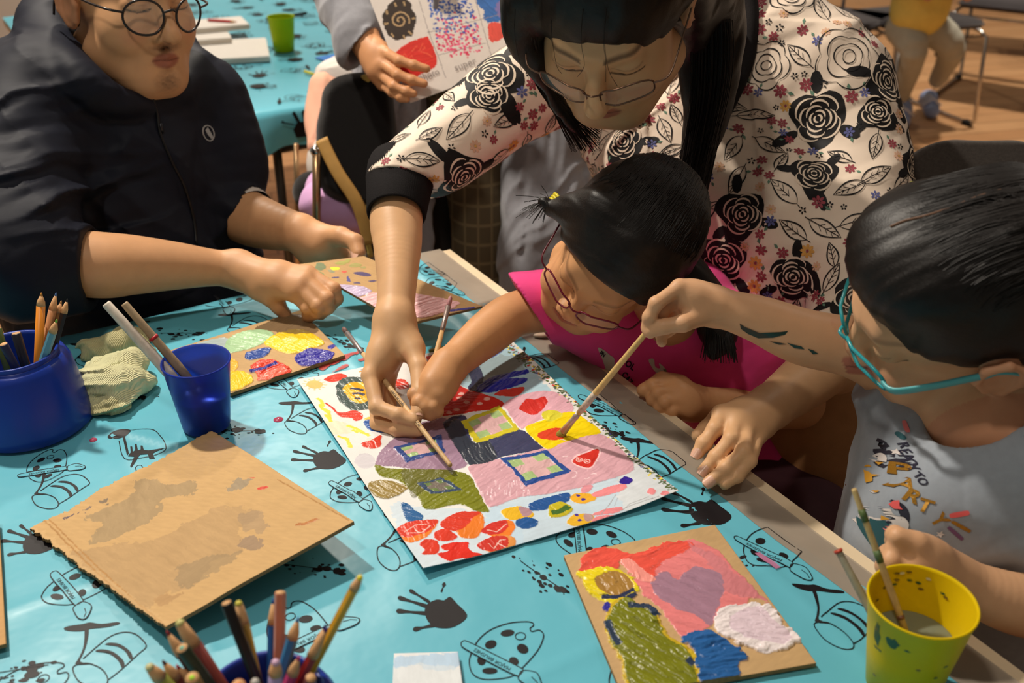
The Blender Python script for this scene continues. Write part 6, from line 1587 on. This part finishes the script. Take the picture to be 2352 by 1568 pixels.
    for (u,v) in [(2180,905),(2184,940),(2200,975),(2235,1000),(2285,1010),(2350,1000)]:
        p=hit(u,v); nb.append(p+V(0,0,-.001))
    mb.tube(bez(nb,5),.0045,gb,8,flat=.5); mb.build('neck_rib',ts)
    S=SDF(.006,.03); S.chain([P(2220,1560,1.25),Vector((.30,.80,.40)),Vector((.28,.80,.05))],[.09,.06,.04]); S.chain([P(2330,1560,1.2),Vector((.48,.70,.40)),Vector((.46,.70,.05))],[.09,.06,.04])
    S.build('trousers',[mat('grey_leggings',(70,66,66),.8)],g)
    glasses('eyeglasses','turquoise plastic eyeglasses worn by the girl in grey-blue',H,(40,150,160),'rect',.0245,.0018,drop=-.010,temple_rgb=(84,170,176),fo=.108,tw=2.4)
girl_grey()
# ------------------------------------------------------------------ second table with things on it
F2=Vector((-.66,2.357,0)); A2=Vector((.857,.515,0)); B2=Vector((-.515,.857,0))
def T2(a,b,z=ZT): return F2+A2*a+B2*b+Vector((0,0,z))
t2=thing('craft_table','second craft table under a turquoise cloth behind the man','table',T2(.45,.75,0))
R2=Matrix.Rotation(math.atan2(A2.y,A2.x),3,'Z')
mb=MB(); mb.box(T2(.45,.75,ZT-.014),1.5,1.5,.024,birch,R=R2,bev=.003); mb.build('table_top',t2,smooth=False)
for a,b in ((-.22,.08),(.12,.06),(1.12,.08),(-.22,1.42),(1.12,1.42)):
    mb=MB(); mb.tube([T2(a,b,0),T2(a,b,ZT-.03)],.012,mat('dark_steel',(80,76,72),.3,metal=.9),10); mb.build('leg',t2)
mb=MB(); mb.tube([T2(-.25,.10,ZT-.13),T2(1.15,.10,ZT-.13)],.010,mat('dark_steel',(80,76,72)),8); mb.build('cross_bar',t2)
mb=MB(); na=90; va=list(np.linspace(-.30,1.20,na)); rows=[(-.014,-.085),(-.014,-.05),(-.010,-.015),(-.002,-.002)]+[(b,0) for b in np.linspace(.02,1.5,50)]
vs=[];fs=[]
for a in va:
    for (b,z) in rows:
        zz=z*(1+.18*math.sin(a*17)+.1*math.sin(a*41)) if z<-.01 else z
        vs.append(T2(a,b-(.014*math.sin(a*33)*(-z/.085) if z<0 else 0),ZT+.002+zz+(.0015*math.sin(a*23+b*9) if z==0 else 0)))
n=len(rows)
for i in range(na-1):
    for j in range(n-1): fs.append([i*n+j,(i+1)*n+j,(i+1)*n+j+1,i*n+j+1])
mb.add(vs,fs,cloth_mat)
def blob2(c,ax,ay,r,pts): pass
r=random.Random(4)
def put2(mo,a,b,rot,sc=1):
    for kind,pts,w,m,o in mo.items:
        if m is inkc: continue
        cr,sr=math.cos(rot),math.sin(rot); q=[((cr*x-sr*y)*sc+T2(a,b).x,(sr*x+cr*y)*sc+T2(a,b).y) for x,y in pts]
        if kind=='f': fill2d(mb,q,m,lambda x,y:ZT+.0042,.05)
        else: ribbon2d(mb,q,w*1.6,m,lambda x,y:ZT+.0044,.02)
for i in range(11):
    for j in range(11):
        mo=r.choice([PALm,TUBm,HANm,HANm]); put2(mo,-.22+i*.13+r.uniform(-.02,.02),.07+j*.13+r.uniform(-.02,.02),r.uniform(0,6),1.0)
# handprint on the hanging edge
p0=T2(.17,-.0165,ZT-.045)
def q2(x,z): return T2(.17+x,-.0175,ZT-.048+z)
mb.add([q2(x,z) for x,z in [(-.022,-.02),(.02,-.022),(.028,.0),(.018,.016),(-.016,.018),(-.028,0)]],[[0,1,2,3,4,5]],ink)
for x0,x1 in ((-.024,-.052),(-.010,-.022),(.004,.002),(.016,.026),(.026,.056)):
    zt_=.040 if abs(x1)<.04 else .022
    mb.add([q2(x0-.004,.012),q2(x0+.004,.012),q2(x1+.005,zt_),q2(x1,zt_+.006),q2(x1-.005,zt_)],[[0,1,2,3,4]],ink)
o=mb.build('tablecloth'); tag(o,'turquoise printed plastic tablecloth hanging over the second table at the back','tablecloth')
# canvases, cup, pencil, brush and paper on it
cw=mat('canvas_white',(226,220,212),.7,var=.02)
def canvas(label,c,sx,sy,z,rot,h=.016):
    mb=MB(); R=Matrix.Rotation(rot,3,'Z'); mb.box(Vector((c.x,c.y,z+h/2)),sx,sy,h,cw,R=R,bev=.002)
    t=thing('canvas_board',label,'canvas',(c.x,c.y,z)); mb.build('stretched_canvas',t,smooth=False)
    mb=MB(); mb.box(Vector((c.x,c.y,z+h/2)),sx+.001,sy+.001,h*.25,mat('canvas_side',(196,184,168),.8),R=R); mb.build('folded_side',t,smooth=False)
c1=T(492,118,.715); canvas('white stretched canvas lying lowest on the second table',c1,.30,.24,ZT+.005,.25)
c2=T(455,82,.735); canvas('white canvas stacked on top at the back, beside the man\'s glasses',c2+Vector((-.03,.02,0)),.22,.20,ZT+.0215,.35)
canvas('small white canvas topmost of the stack on the second table',c2+Vector((.02,.09,0)),.20,.13,ZT+.038,.42)
cg=T(653,117,ZT+.004); limep=plastic('lime_plastic',(186,206,20),.25,.3)
cup('water_cup','lime green plastic cup standing on the second table',Vector((cg.x,cg.y,ZT+.0045)),.098,.029,.038,limep,mat('grey_water',(120,126,110)),.04)
a=T(612,44,ZT+.012); b=T(706,30,ZT+.012)
brush('dark long-handled brush lying behind the lime green cup',b,a,r=.005,hand=(34,34,40),fer=(60,60,64),bris=(40,36,34))
p1=T(478,48,ZT+.056); p2=T(545,52,ZT+.056)
pencil('coloured_pencil','red pencil lying on the stacked white canvases',Vector((p1.x,p1.y,ZT+.0585)),Vector((p2.x,p2.y,ZT+.0585)),(190,50,50),r=.004)
mb=MB(); q=[T(u,v,ZT+.006) for u,v in [(722,132),(775,122),(800,135),(770,146)]]; mb.add(q,[[0,1,2,3]],mat('blue_paper',(70,130,210),.7)); mb.add([v-Vector((0,0,.0006)) for v in q],[[3,2,1,0]],mat('blue_paper',(70,130,210)))
tag(mb.build('paper_sheet',smooth=False),'small blue sheet of paper near the edge of the second table','paper')
p1=T(700,164,ZT+.01); p2=T(726,172,ZT+.01); mb=MB(); mb.tube([p1,p2],.004,mat('yellow_stick',(230,214,60),.5),8); tag(mb.build('crayon'),'yellow crayon at the edge of the second table beside the child in white','crayon')
# ------------------------------------------------------------------ folding chair with the child
def backpanel(sd,c,X,U,w,h,th):
    pass
blackf=mat('black_upholstery',(20,18,18),.9,.2,var=.2,scale=200,bump=.3,bscale=700,sheen=.2)
tanm=mat('tan_strap',(176,134,70),.7,var=.08,scale=60)
brass=mat('warm_chrome',(196,160,120),.25,metal=.9,var=.05)
ch=thing('folding_chair','black upholstered folding chair with a steel frame between the two tables','chair',(-.33,2.0,0))
S=SDF(.004,.03)
S.chain([P(800,235,1.98),P(800,400,2.02)],[.052,.058],.03); S.chain([P(850,225,1.98),P(860,410,2.02)],[.045,.055],.03); S.chain([P(778,300,1.99),P(778,390,2.01)],[.035,.035],.03)
n=V(.15,.25,-1); c=P(810,310,1.96); S.plane(c,n,.004); S.plane(c-Vector(n).normalized()*.035,-Vector(n),.004)
S.build('backrest',[blackf],ch)
for (x,y) in ((727,350),(905,350)):
    mb=MB(); mb.tube([P(x,y,1.96),P(x,520,2.03),P(x+4,760,2.15),P(x+8,980,2.3)],.0085,brass,12); mb.build('back_post',ch); 
    mb=MB(); mb.ell(P(x-2,y-3,1.96),(.011,.011,.011),steel,12); mb.build('post_cap',ch)
mb=MB(); mb.tube([P(680,330,2.28),P(682,500,2.36),P(684,700,2.5)],.006,brass,8); mb.build('leg',ch)
mb=MB(); mb.tube([P(682,420,2.30),P(735,520,2.1),P(760,600,2.1)],.006,steel,8); mb.build('leg',ch)
S=SDF(.005,.02); S.chain([P(720,440,2.22),P(850,450,2.22)],[.045,.045]); S.chain([P(740,520,2.12),P(850,530,2.12)],[.045,.045]); S.build('seat',[blackf],ch)
mb=MB(); mb.tube(bez([P(738,320,1.945),P(775,395,1.945),P(822,470,1.955),P(850,560,1.98)],6),.0125,tanm,10,flat=.25,up=V(.7,-.5,0)); o=mb.build('bag_strap'); tag(o,'tan webbing bag strap slung diagonally across the black chair back','strap')
mb=MB(); mb.tube(bez([P(828,184,1.95),P(846,182,1.94),P(872,240,2.0),P(862,420,2.02),P(838,500,2.0),P(852,590,2.02)],6),.006,mat('cream_cord',(206,180,96),.7),8,flat=.6); o=mb.build('cord'); tag(o,'pale yellow cord hanging down behind the grey coat','cord')
# child on that chair
g=person('small child in a white and peach top sitting with its back to the camera',(-.42,2.3,0))
H=Head(P(868,50,2.42),V(.2,-.1,1),V(-1,0,.2),.86,(200,150,110),young=True)
S=SDF(.004,.014); H.add(S); S.chain([H.w(-.02,0,-.05),P(835,160,2.38),P(800,400,2.30)],[.038,.04,.06]); S.chain([P(755,205,2.36),P(735,300,2.36),P(760,345,2.28)],[.028,.024,.02]); S.build('body',[skin],g,skincol((200,150,110),[],H))
S=SDF(.005,.02); S.ell(H.w(-.01,0,.03),[.11,.09,.10],H.M); S.esub(H.w(.12,0,-.03),[.09,.08,.09],H.M); S.build('hair',[hairm],g)
S=SDF(.004,.03); S.chain([P(775,185,2.34),P(840,165,2.38),P(900,180,2.40)],[.050,.058,.05]); S.chain([P(850,200,2.38),P(800,380,2.30)],[.075,.09]); S.warp=lambda p: folds(p,V(.5,.8,0),140,.008,91)
S.plane(P(760,215,2.3),V(-.25,1,0),.003,P(755,215,2.34),.07); S.build('white_top',[mat('white_cotton',(206,198,190))],g)
S=SDF(.004,.02); S.chain([P(752,205,2.32),P(735,270,2.30),P(728,335,2.27)],[.043,.034,.020]); S.chain([P(795,230,2.33),P(775,330,2.30)],[.05,.045]); S.warp=lambda p: folds(p,V(1,.1,0),150,.008,93); S.build('peach_sleeve',[mat('peach_cotton',(226,170,144),.8,var=.05)],g)
S=SDF(.004,.03); S.chain([P(745,470,2.06),P(850,475,2.06)],[.048,.052]); S.chain([P(760,440,2.14),P(860,445,2.14)],[.05,.05]); S.warp=lambda p: folds(p,V(.3,1,0),110,.008,95); S.build('lilac_skirt',[mat('lilac_cotton',(206,160,206),.8,var=.05,sheen=.1)],g)
# ------------------------------------------------------------------ standing person holding a picture
g=person('standing person in an open grey coat and plaid trousers holding up a picture',(-.05,2.1,0))
tone=(206,148,104)
H=Head(P(1060,-520,2.05),V(-.2,.7,-.5),V(1,.1,0),1.0,tone)
S=SDF(.003,.012); H.add(S); ne=P(1060,-330,2.2)
shR,shL=P(850,-220,2.12),P(1270,-200,2.2); S.chain([H.w(-.02,0,-.05),ne],[.05,.05]); S.chain([shR,ne,shL],[.04,.05,.04]); S.chain([ne,P(1080,300,2.3)],[.08,.1])
el=P(790,-30,1.98); wr=P(838,92,1.875); S.chain([shR,el,wr],[.042,.040,.0275],.015)
mc=[P(884,120,1.835),P(878,146,1.835),P(876,172,1.845),P(878,194,1.855)]
fi=[[P(918,140,1.805),P(950,150,1.802),P(980,158,1.803)],[P(914,172,1.805),P(946,184,1.802),P(974,192,1.803)],[P(905,198,1.81),P(934,210,1.804),P(950,215,1.804)],[P(900,212,1.82),P(920,224,1.812),P(934,228,1.81)]]
th=[P(868,112,1.86),P(905,115,1.865),P(940,128,1.858),P(960,138,1.85)]
hand(S,wr,mc,fi,th,.0088,extra=[(wr,P(868,160,1.85),.026,.022)])
eL=P(1330,0,2.05); wL=P(1160,150,1.90); S.chain([shL,eL,wL],[.042,.038,.026],.015)
mc=[P(1120,130,1.875),P(1116,150,1.875),P(1116,166,1.88),P(1120,180,1.88)]
fi=[[P(1092,135,1.865),P(1078,142,1.862)],[P(1088,152,1.862),P(1070,156,1.862)],[P(1075,168,1.866),P(1050,166,1.866)],[P(1085,182,1.87),P(1060,178,1.87)]]
hand(S,wL,mc,fi,[P(1130,120,1.88),P(1105,118,1.86)],.0085)
S.build('body',[skin],g,skincol(tone,[],H))
S=SDF(.006,.02); S.ell(H.w(-.01,0,.03),[.11,.09,.10],H.M); S.esub(H.w(.12,0,-.03),[.09,.08,.09],H.M); S.build('hair',[hairm],g)
S=SDF(.0045,.03)
S.chain([P(860,-200,2.15),P(790,-40,1.985),P(812,60,1.90),P(822,118,1.885)],[.072,.058,.047,.043],.02)
S.chain([P(1280,-190,2.22),P(1340,-10,2.08),P(1250,80,1.99)],[.075,.06,.045],.02)
S.chain([P(900,-180,2.25),P(905,200,2.16),P(915,420,2.16),P(925,640,2.20)],[.09,.075,.068,.075],.04)
S.chain([P(1240,-150,2.28),P(1240,200,2.20),P(1250,450,2.20),P(1265,640,2.20)],[.10,.085,.092,.105],.04)
S.chain([P(1060,-150,2.35),P(1070,500,2.42)],[.13,.13],.04)
S.csub(P(1045,150,2.14),P(1050,660,2.12),.075,.085,.01)
S.warp=lambda p: folds(p,V(1,.05,.2),200,.020,101)+folds(p,V(.8,.6,0),160,.010,103)+.003*nz(p,14,102)
c=P(832,112,1.88); S.plane(c,V(.75,.65,-.1),.003,c,.075); S.csub(P(800,50,1.90),P(850,140,1.87),.034,.036)
coat=mat('grey_felt_coat',(134,134,140),.85,.2,var=.08,scale=90,bump=.3,bscale=500,sheen=.3)
ct=S.build('grey_coat',[coat],g)
t=bvh(ct)
for (u,v) in ((862,350),(1236,283)):
    d=(P(u,v,1)-CAM).normalized(); h=t.ray_cast(CAM,d)
    if h[0] is None: continue
    n=h[1] if h[1].dot(-d)>0 else -h[1]
    mb=MB(); mb.lathe(h[0]-n*.001,[(0,.0045),(.006,.005),(.010,.0055),(.0125,.004),(.013,.001),(.012,0)],mat('grey_button',(176,174,178),.3),28,axis=n); mb.build('coat_button',g)
S=SDF(.005,.03); S.chain([P(1045,-100,2.28),P(1050,300,2.28)],[.10,.09]); S.build('dark_sweater',[mat('navy_knit',(30,34,50),.9,var=.1)],g)
# plaid trousers
def plaid():
    m=bpy.data.materials.new('olive_plaid'); m.use_nodes=True; N=m.node_tree.nodes; L=m.node_tree.links; b=N['Principled BSDF']; tc=N.new('ShaderNodeTexCoord')
    def wave(d,s):
        w=N.new('ShaderNodeTexWave'); w.bands_direction=d; w.inputs['Scale'].default_value=s; L.new(tc.outputs['Object'],w.inputs['Vector'])
        r=N.new('ShaderNodeValToRGB'); r.color_ramp.elements[0].position=.90; r.color_ramp.elements[0].color=(0,0,0,1); r.color_ramp.elements[1].position=.97; r.color_ramp.elements[1].color=(1,1,1,1); L.new(w.outputs['Color'],r.inputs[0]); return r.outputs[0]
    a=wave('X',11); c=wave('Z',8); mx=N.new('ShaderNodeMath'); mx.operation='MAXIMUM'; L.new(a,mx.inputs[0]); L.new(c,mx.inputs[1])
    mi=N.new('ShaderNodeMix'); mi.data_type='RGBA'; mi.inputs[6].default_value=(*lin((82,70,48)),1); mi.inputs[7].default_value=(*lin((112,98,70)),1); L.new(mx.outputs[0],mi.inputs[0]); L.new(mi.outputs[2],b.inputs['Base Color']); b.inputs['Roughness'].default_value=.85
    return m
S=SDF(.005,.03); S.chain([P(1060,200,2.24),P(1100,450,2.22),P(1105,700,2.3),P(1110,1000,2.6)],[.10,.066,.062,.055]); S.warp=lambda p: folds(p,V(1,0,0),90,.010,111); S.build('plaid_trousers',[plaid()],g)
S=SDF(.005,.03); S.chain([P(1030,200,2.28),P(1020,480,2.30),P(1020,900,2.5)],[.10,.058,.055]); S.build('plaid_trousers',[mat('shaded_trousers',(36,32,30),.9)],g)  # other leg of the same trousers, shade put into its near-black colour
# the picture they hold
S=Sheet([(802,-121,1.825),(942,237,1.825),(1449,51,1.825),(1309,-307,1.825)],None,.0011,(224,214,206))
K=C_(S,760,0,2.528)
B=lambda pts,c,**k: S.blob(K(pts),c,**k)
B([(300,110),(320,60),(345,10),(400,-10),(450,5),(470,50),(492,110),(478,190),(440,215),(395,235),(340,210),(318,170)],(52,38,28),h=.0002,rough=.003,wet=.1)
for q in [[(322,60),(330,85)],[(350,195),(365,215)],[(310,140),(332,135)],[(470,110),(488,105)],[(450,180),(470,200)],[(425,10),(430,35)],[(420,205),(430,225)],[(370,15),(378,38)]]: S.stroke(K(q),.0035,(176,146,104),h=.0001,wet=.1)
S.stroke(K([(400+(8+5.2*t)*math.cos(t*1.15+2),118+(7+5.0*t)*math.sin(t*1.15+2)) for t in np.linspace(0,9.5,50)]),.003,(184,152,110),h=.0001,wet=.1)
B([(368,310),(400,285),(430,260),(480,235),(555,213),(580,245),(612,330),(605,385),(560,410),(480,452),(420,440),(385,370)],(216,46,34),h=.0002,rough=.002,wet=.1)
S.stroke(K([(470,300),(500,265),(510,300),(535,250),(545,280),(520,300),(560,310),(590,330)]),.002,(232,90,60),h=0,wet=.1); S.stroke(K([(400,340),(430,310),(445,350),(470,320),(480,350)]),.002,(232,90,60),h=0,wet=.1)
r=random.Random(2)
for k in range(420):
    v=r.uniform(0,1); x=560+r.uniform(0,260)+v*70; y=v*340; y+= -r.uniform(0,1)*20
    if y>300 and (x<690 or x>800): continue
    c=r.choice([(52,90,170),(60,80,160),(70,110,190)]) if r.random()>(v*1.8-.35) else r.choice([(226,60,110),(232,90,130),(210,60,90)])
    R=r.uniform(4,9); S.blob(K([(x+R*math.cos(a)*1.1,y+R*math.sin(a)) for a in np.linspace(0,6.28,6)[:-1]]),c,h=0,wet=.1,rough=.0008,smooth=False)
B([(865,-20),(1150,-30),(1120,80),(1000,110),(930,140),(890,110),(880,60)],(60,110,180),h=0,rough=.006,wet=.1,var=.2); B([(960,20),(1120,10),(1110,90),(1000,120)],(150,120,170),h=0,rough=.007,op=.7,wet=.1)
B([(915,150),(990,125),(1095,100),(1090,150),(1045,190),(1000,225),(925,242)],(226,84,70),h=0,rough=.004,wet=.1,var=.15)
for q in [[(512,0),(560,160),(668,450)],[(840,0),(880,150),(930,320)],[(560,190),(1000,80)],[(620,320),(900,250)]]: S.stroke(K(q),.0011,(150,140,140),h=0,wet=0,rough=0)
pic=S.build('picture','picture with a dark sun, red shape and blue-pink dots held up by the standing person','picture',.0005)
vs,fs=text_polys('super',.016,0); n=Vector(S.nrm)
def onsheet(u,v,txt,size):
    vs,fs=text_polys(txt,size,0); q=Vector(P(u,v,1.8245)); ax=(P(1449,51,1.825)-P(942,237,1.825)).normalized(); up=n.cross(ax); 
    if up.z<0: up=-up
    return [q+ax*x+up*y+n*.0008 for x,y in vs],fs
mb=MB(); a,b=onsheet(1068,148,'super',.018); mb.add(a,b,mat('pencil_writing',(150,140,136),.8)); mb.build('pencil_note',pic); mb=MB(); a,b=onsheet(985,172,'photo',.016); mb.add(a,b,mat('pencil_writing',(150,140,136))); mb.build('pencil_note',pic)
# ------------------------------------------------------------------ charcoal chair behind the girl on the right
charc=mat('charcoal_fabric',(62,56,52),.95,.1,var=.2,scale=250,bump=.4,bscale=900,sheen=.3)
ch=thing('padded_chair','charcoal padded chair with a rounded back behind the girl in grey-blue','chair',(.72,1.35,0))
S=SDF(.005,.04); S.chain([P(2170,500,1.56),P(2130,1000,1.62)],[.105,.16],.04); S.chain([P(2330,500,1.58),P(2330,1000,1.62)],[.105,.14],.04); S.chain([P(2190,440,1.56),P(2300,440,1.57)],[.072,.072],.03)
n=V(0,-.05,-1); c=P(2200,600,1.53); S.plane(c,n,.004); S.plane(c-Vector(n).normalized()*.045,-Vector(n),.004); S.build('backrest',[charc],ch)
mb=MB(); mb.tube(bez([P(2400,1000,1.5),P(2180,1090,1.28),P(2010,1100,1.18),P(1962,1118,1.16),P(1972,1175,1.20),P(2010,1600,1.5)],6),.009,steel,12); mb.build('arm_tube',ch)
S=SDF(.006,.03); S.chain([P(2140,1180,1.5),P(2340,1180,1.5)],[.07,.07]); S.build('seat',[charc],ch)
for x,y in ((.60,1.25),(.90,1.25),(.90,1.55)): mb=MB(); mb.tube([Vector((x,y,0)),Vector((x,y,.42))],.011,steel,10); mb.build('leg',ch)
# ------------------------------------------------------------------ far right: cantilever chairs and a seated child
def sled_chair(label,c,rot,lean=0):
    c=(c[0],c[1],0)
    t=thing('stacking_chair',label,'chair',c,None); R=Matrix.Rotation(rot,3,'Z'); W=lambda x,y,z: Vector(c)+R@Vector((x,y,z))
    for s in (-1,1):
        mb=MB(); pts=[(s*.22,-.24,.80),(s*.22,-.22,.46),(s*.22,-.22,.44),(s*.22,.18,.42),(s*.23,.21,.40),(s*.24,.24,.03),(s*.24,.22,.012),(s*.24,-.24,.012),(s*.24,-.26,.03),(s*.22,-.10,.42)]
        mb.tube([W(*p) for p in pts],.0085,steel,8); mb.build('side_frame',t)
        for y in (-.22,.2): mb=MB(); mb.box(W(s*.24,y,.012),.03,.05,.022,mat('black_rubber',(18,18,18),.8),R=R,bev=.004); mb.build('foot_glide',t)
    mb=MB(); mb.tube([W(-.23,.19,.40),W(.23,.19,.40)],.007,steel,8); mb.build('cross_bar',t)
    mb=MB(); mb.box(W(0,0,.455),.44,.42,.035,mat('dark_seat_pad',(56,50,52),.8,sheen=.2),R=R,bev=.014); mb.build('seat',t)
    mb=MB(); mb.box(W(0,-.245,.74),.44,.03,.26,mat('dark_seat_pad',(56,50,52)),R=R,bev=.012); mb.build('backrest',t)
_c=T(2120,62,.46); sled_chair('chrome stacking chair the small child in yellow sits on',(_c.x+.03,_c.y+.20,-.03),math.pi+.35)
sled_chair('chrome stacking chair with a black seat at the top right corner',(T(2335,2,.46).x,T(2335,2,.46).y,0),math.pi*.8)
sled_chair('chrome stacking chair partly hidden behind the floral shoulder',(T(1985,55,.46).x-.10,T(1985,55,.46).y+.12,0),math.pi+.9)
sled_chair('furthest chrome stacking chair behind the child in yellow',(2.75,6.05,0),-.4)
g=person('small child in a yellow shirt and grey trousers seated at the far right',(1.95,4.85,0))
hp=T(2118,22,.53)
H=Head(hp+Vector((-.02,-.05,.56)),Vector((-.2,-1,-.1)),Vector((1,-.2,0)),.85,(200,150,110),young=True)
S=SDF(.005,.014); H.add(S); S.chain([H.w(-.02,0,-.05),hp+Vector((0,0,.40)),hp],[.038,.045,.07]); 
for s in (-1,1): S.chain([hp+Vector((s*.12,0,.36)),hp+Vector((s*.16,-.12,.20)),hp+Vector((s*.08,-.24,.10))],[.033,.028,.022])
S.build('body',[skin],g,skincol((200,150,110),[],H))
S=SDF(.006,.02); S.ell(H.w(-.01,0,.03),[.11,.09,.10],H.M); S.esub(H.w(.12,0,-.03),[.09,.08,.09],H.M); S.build('hair',[hairm],g)
S=SDF(.005,.03); S.chain([hp+Vector((-.02,-.02,.015)),hp+Vector((0,0,.34))],[.122,.10]); S.chain([hp+Vector((-.12,0,.34)),hp+Vector((.12,0,.34))],[.06,.06]); S.warp=lambda p: folds(p,Vector((0,0,1)),120,.010,121); S.build('yellow_shirt',[mat('yellow_cotton',(236,210,110),.8,var=.05)],g)
kR=P(2098,120,4.36); kL=P(2185,112,4.42); fR=T(2068,250,.09); fL=T(2150,215,.10)
S=SDF(.005,.03); S.chain([hp+Vector((-.06,.0,-.08)),kR,fR+Vector((0,.02,.06))],[.074,.056,.038]); S.chain([hp+Vector((.06,.0,-.08)),kL,fL+Vector((0,.02,.06))],[.074,.056,.038]); S.warp=lambda p: folds(p,Vector((.2,-.3,1)),110,.008,125); S.build('trousers',[mat('grey_green_trousers',(176,172,156),.85,var=.05)],g)
for f,dx in ((T(2072,262,.05),-.02),(T(2130,238,.05),0)):
    S=SDF(.004,.02); S.chain([f+Vector((.02,.05,.01)),f+Vector((dx,-.07,-.015))],[.042,.034]); S.plane(Vector((0,0,.004)),(0,0,-1)); o=S.build('shoe',[mat('pale_blue_shoe',(150,166,206),.6,var=.05)],g)
    mb=MB()
    for k in range(3): mb.tube([f+Vector((dx*.5-.045,-.05+k*.03,.005)),f+Vector((dx*.5,-.055+k*.03,.040-k*-.002)),f+Vector((dx*.5+.045,-.05+k*.03,.005))],.006,mat('white_strap',(222,222,230),.5),6)
    mb.build('shoe_straps',o)
# ------------------------------------------------------------------ light
scene.view_settings.view_transform='Standard'; scene.view_settings.look='None'; scene.view_settings.gamma=1; scene.view_settings.use_curve_mapping=False
scene.view_settings.exposure=-0.1
w=bpy.data.worlds.new('room_air'); scene.world=w; w.use_nodes=True; bg=w.node_tree.nodes['Background']; bg.inputs[0].default_value=(1,.85,.70,1); bg.inputs[1].default_value=.16
def spot(name,loc,to,power,size=.12,ang=70,col=(1,.90,.77),blend=.6):
    l=bpy.data.lights.new(name,'SPOT'); l.energy=power; l.shadow_soft_size=size; l.spot_size=math.radians(ang); l.spot_blend=blend; l.color=col
    o=bpy.data.objects.new(name,l); COL.objects.link(o); o.location=loc; o.rotation_euler=(Vector(to)-Vector(loc)).to_track_quat('-Z','Y').to_euler(); return o
spot('ceiling_spot',(-1.3,2.0,3.1),(-.1,1.0,.7),335,.07,80)
spot('ceiling_spot',(-.6,.2,3.1),(.1,1.2,.7),60,.10,80)
spot('ceiling_spot',(1.9,2.6,3.1),(.3,1.3,.8),34,.10,80)
spot('ceiling_spot',(-1.0,3.6,3.1),(-.8,3.2,0),260,.10,100)
spot('ceiling_spot',(2.4,5.0,3.1),(2.2,5.0,0),330,.10,110)
spot('ceiling_spot',(1.0,7.6,3.1),(1.5,7.6,0),120,.10,110)
spot('ceiling_spot',(-2.4,3.6,3.1),(-2.4,4.8,1.6),100,.10,100)
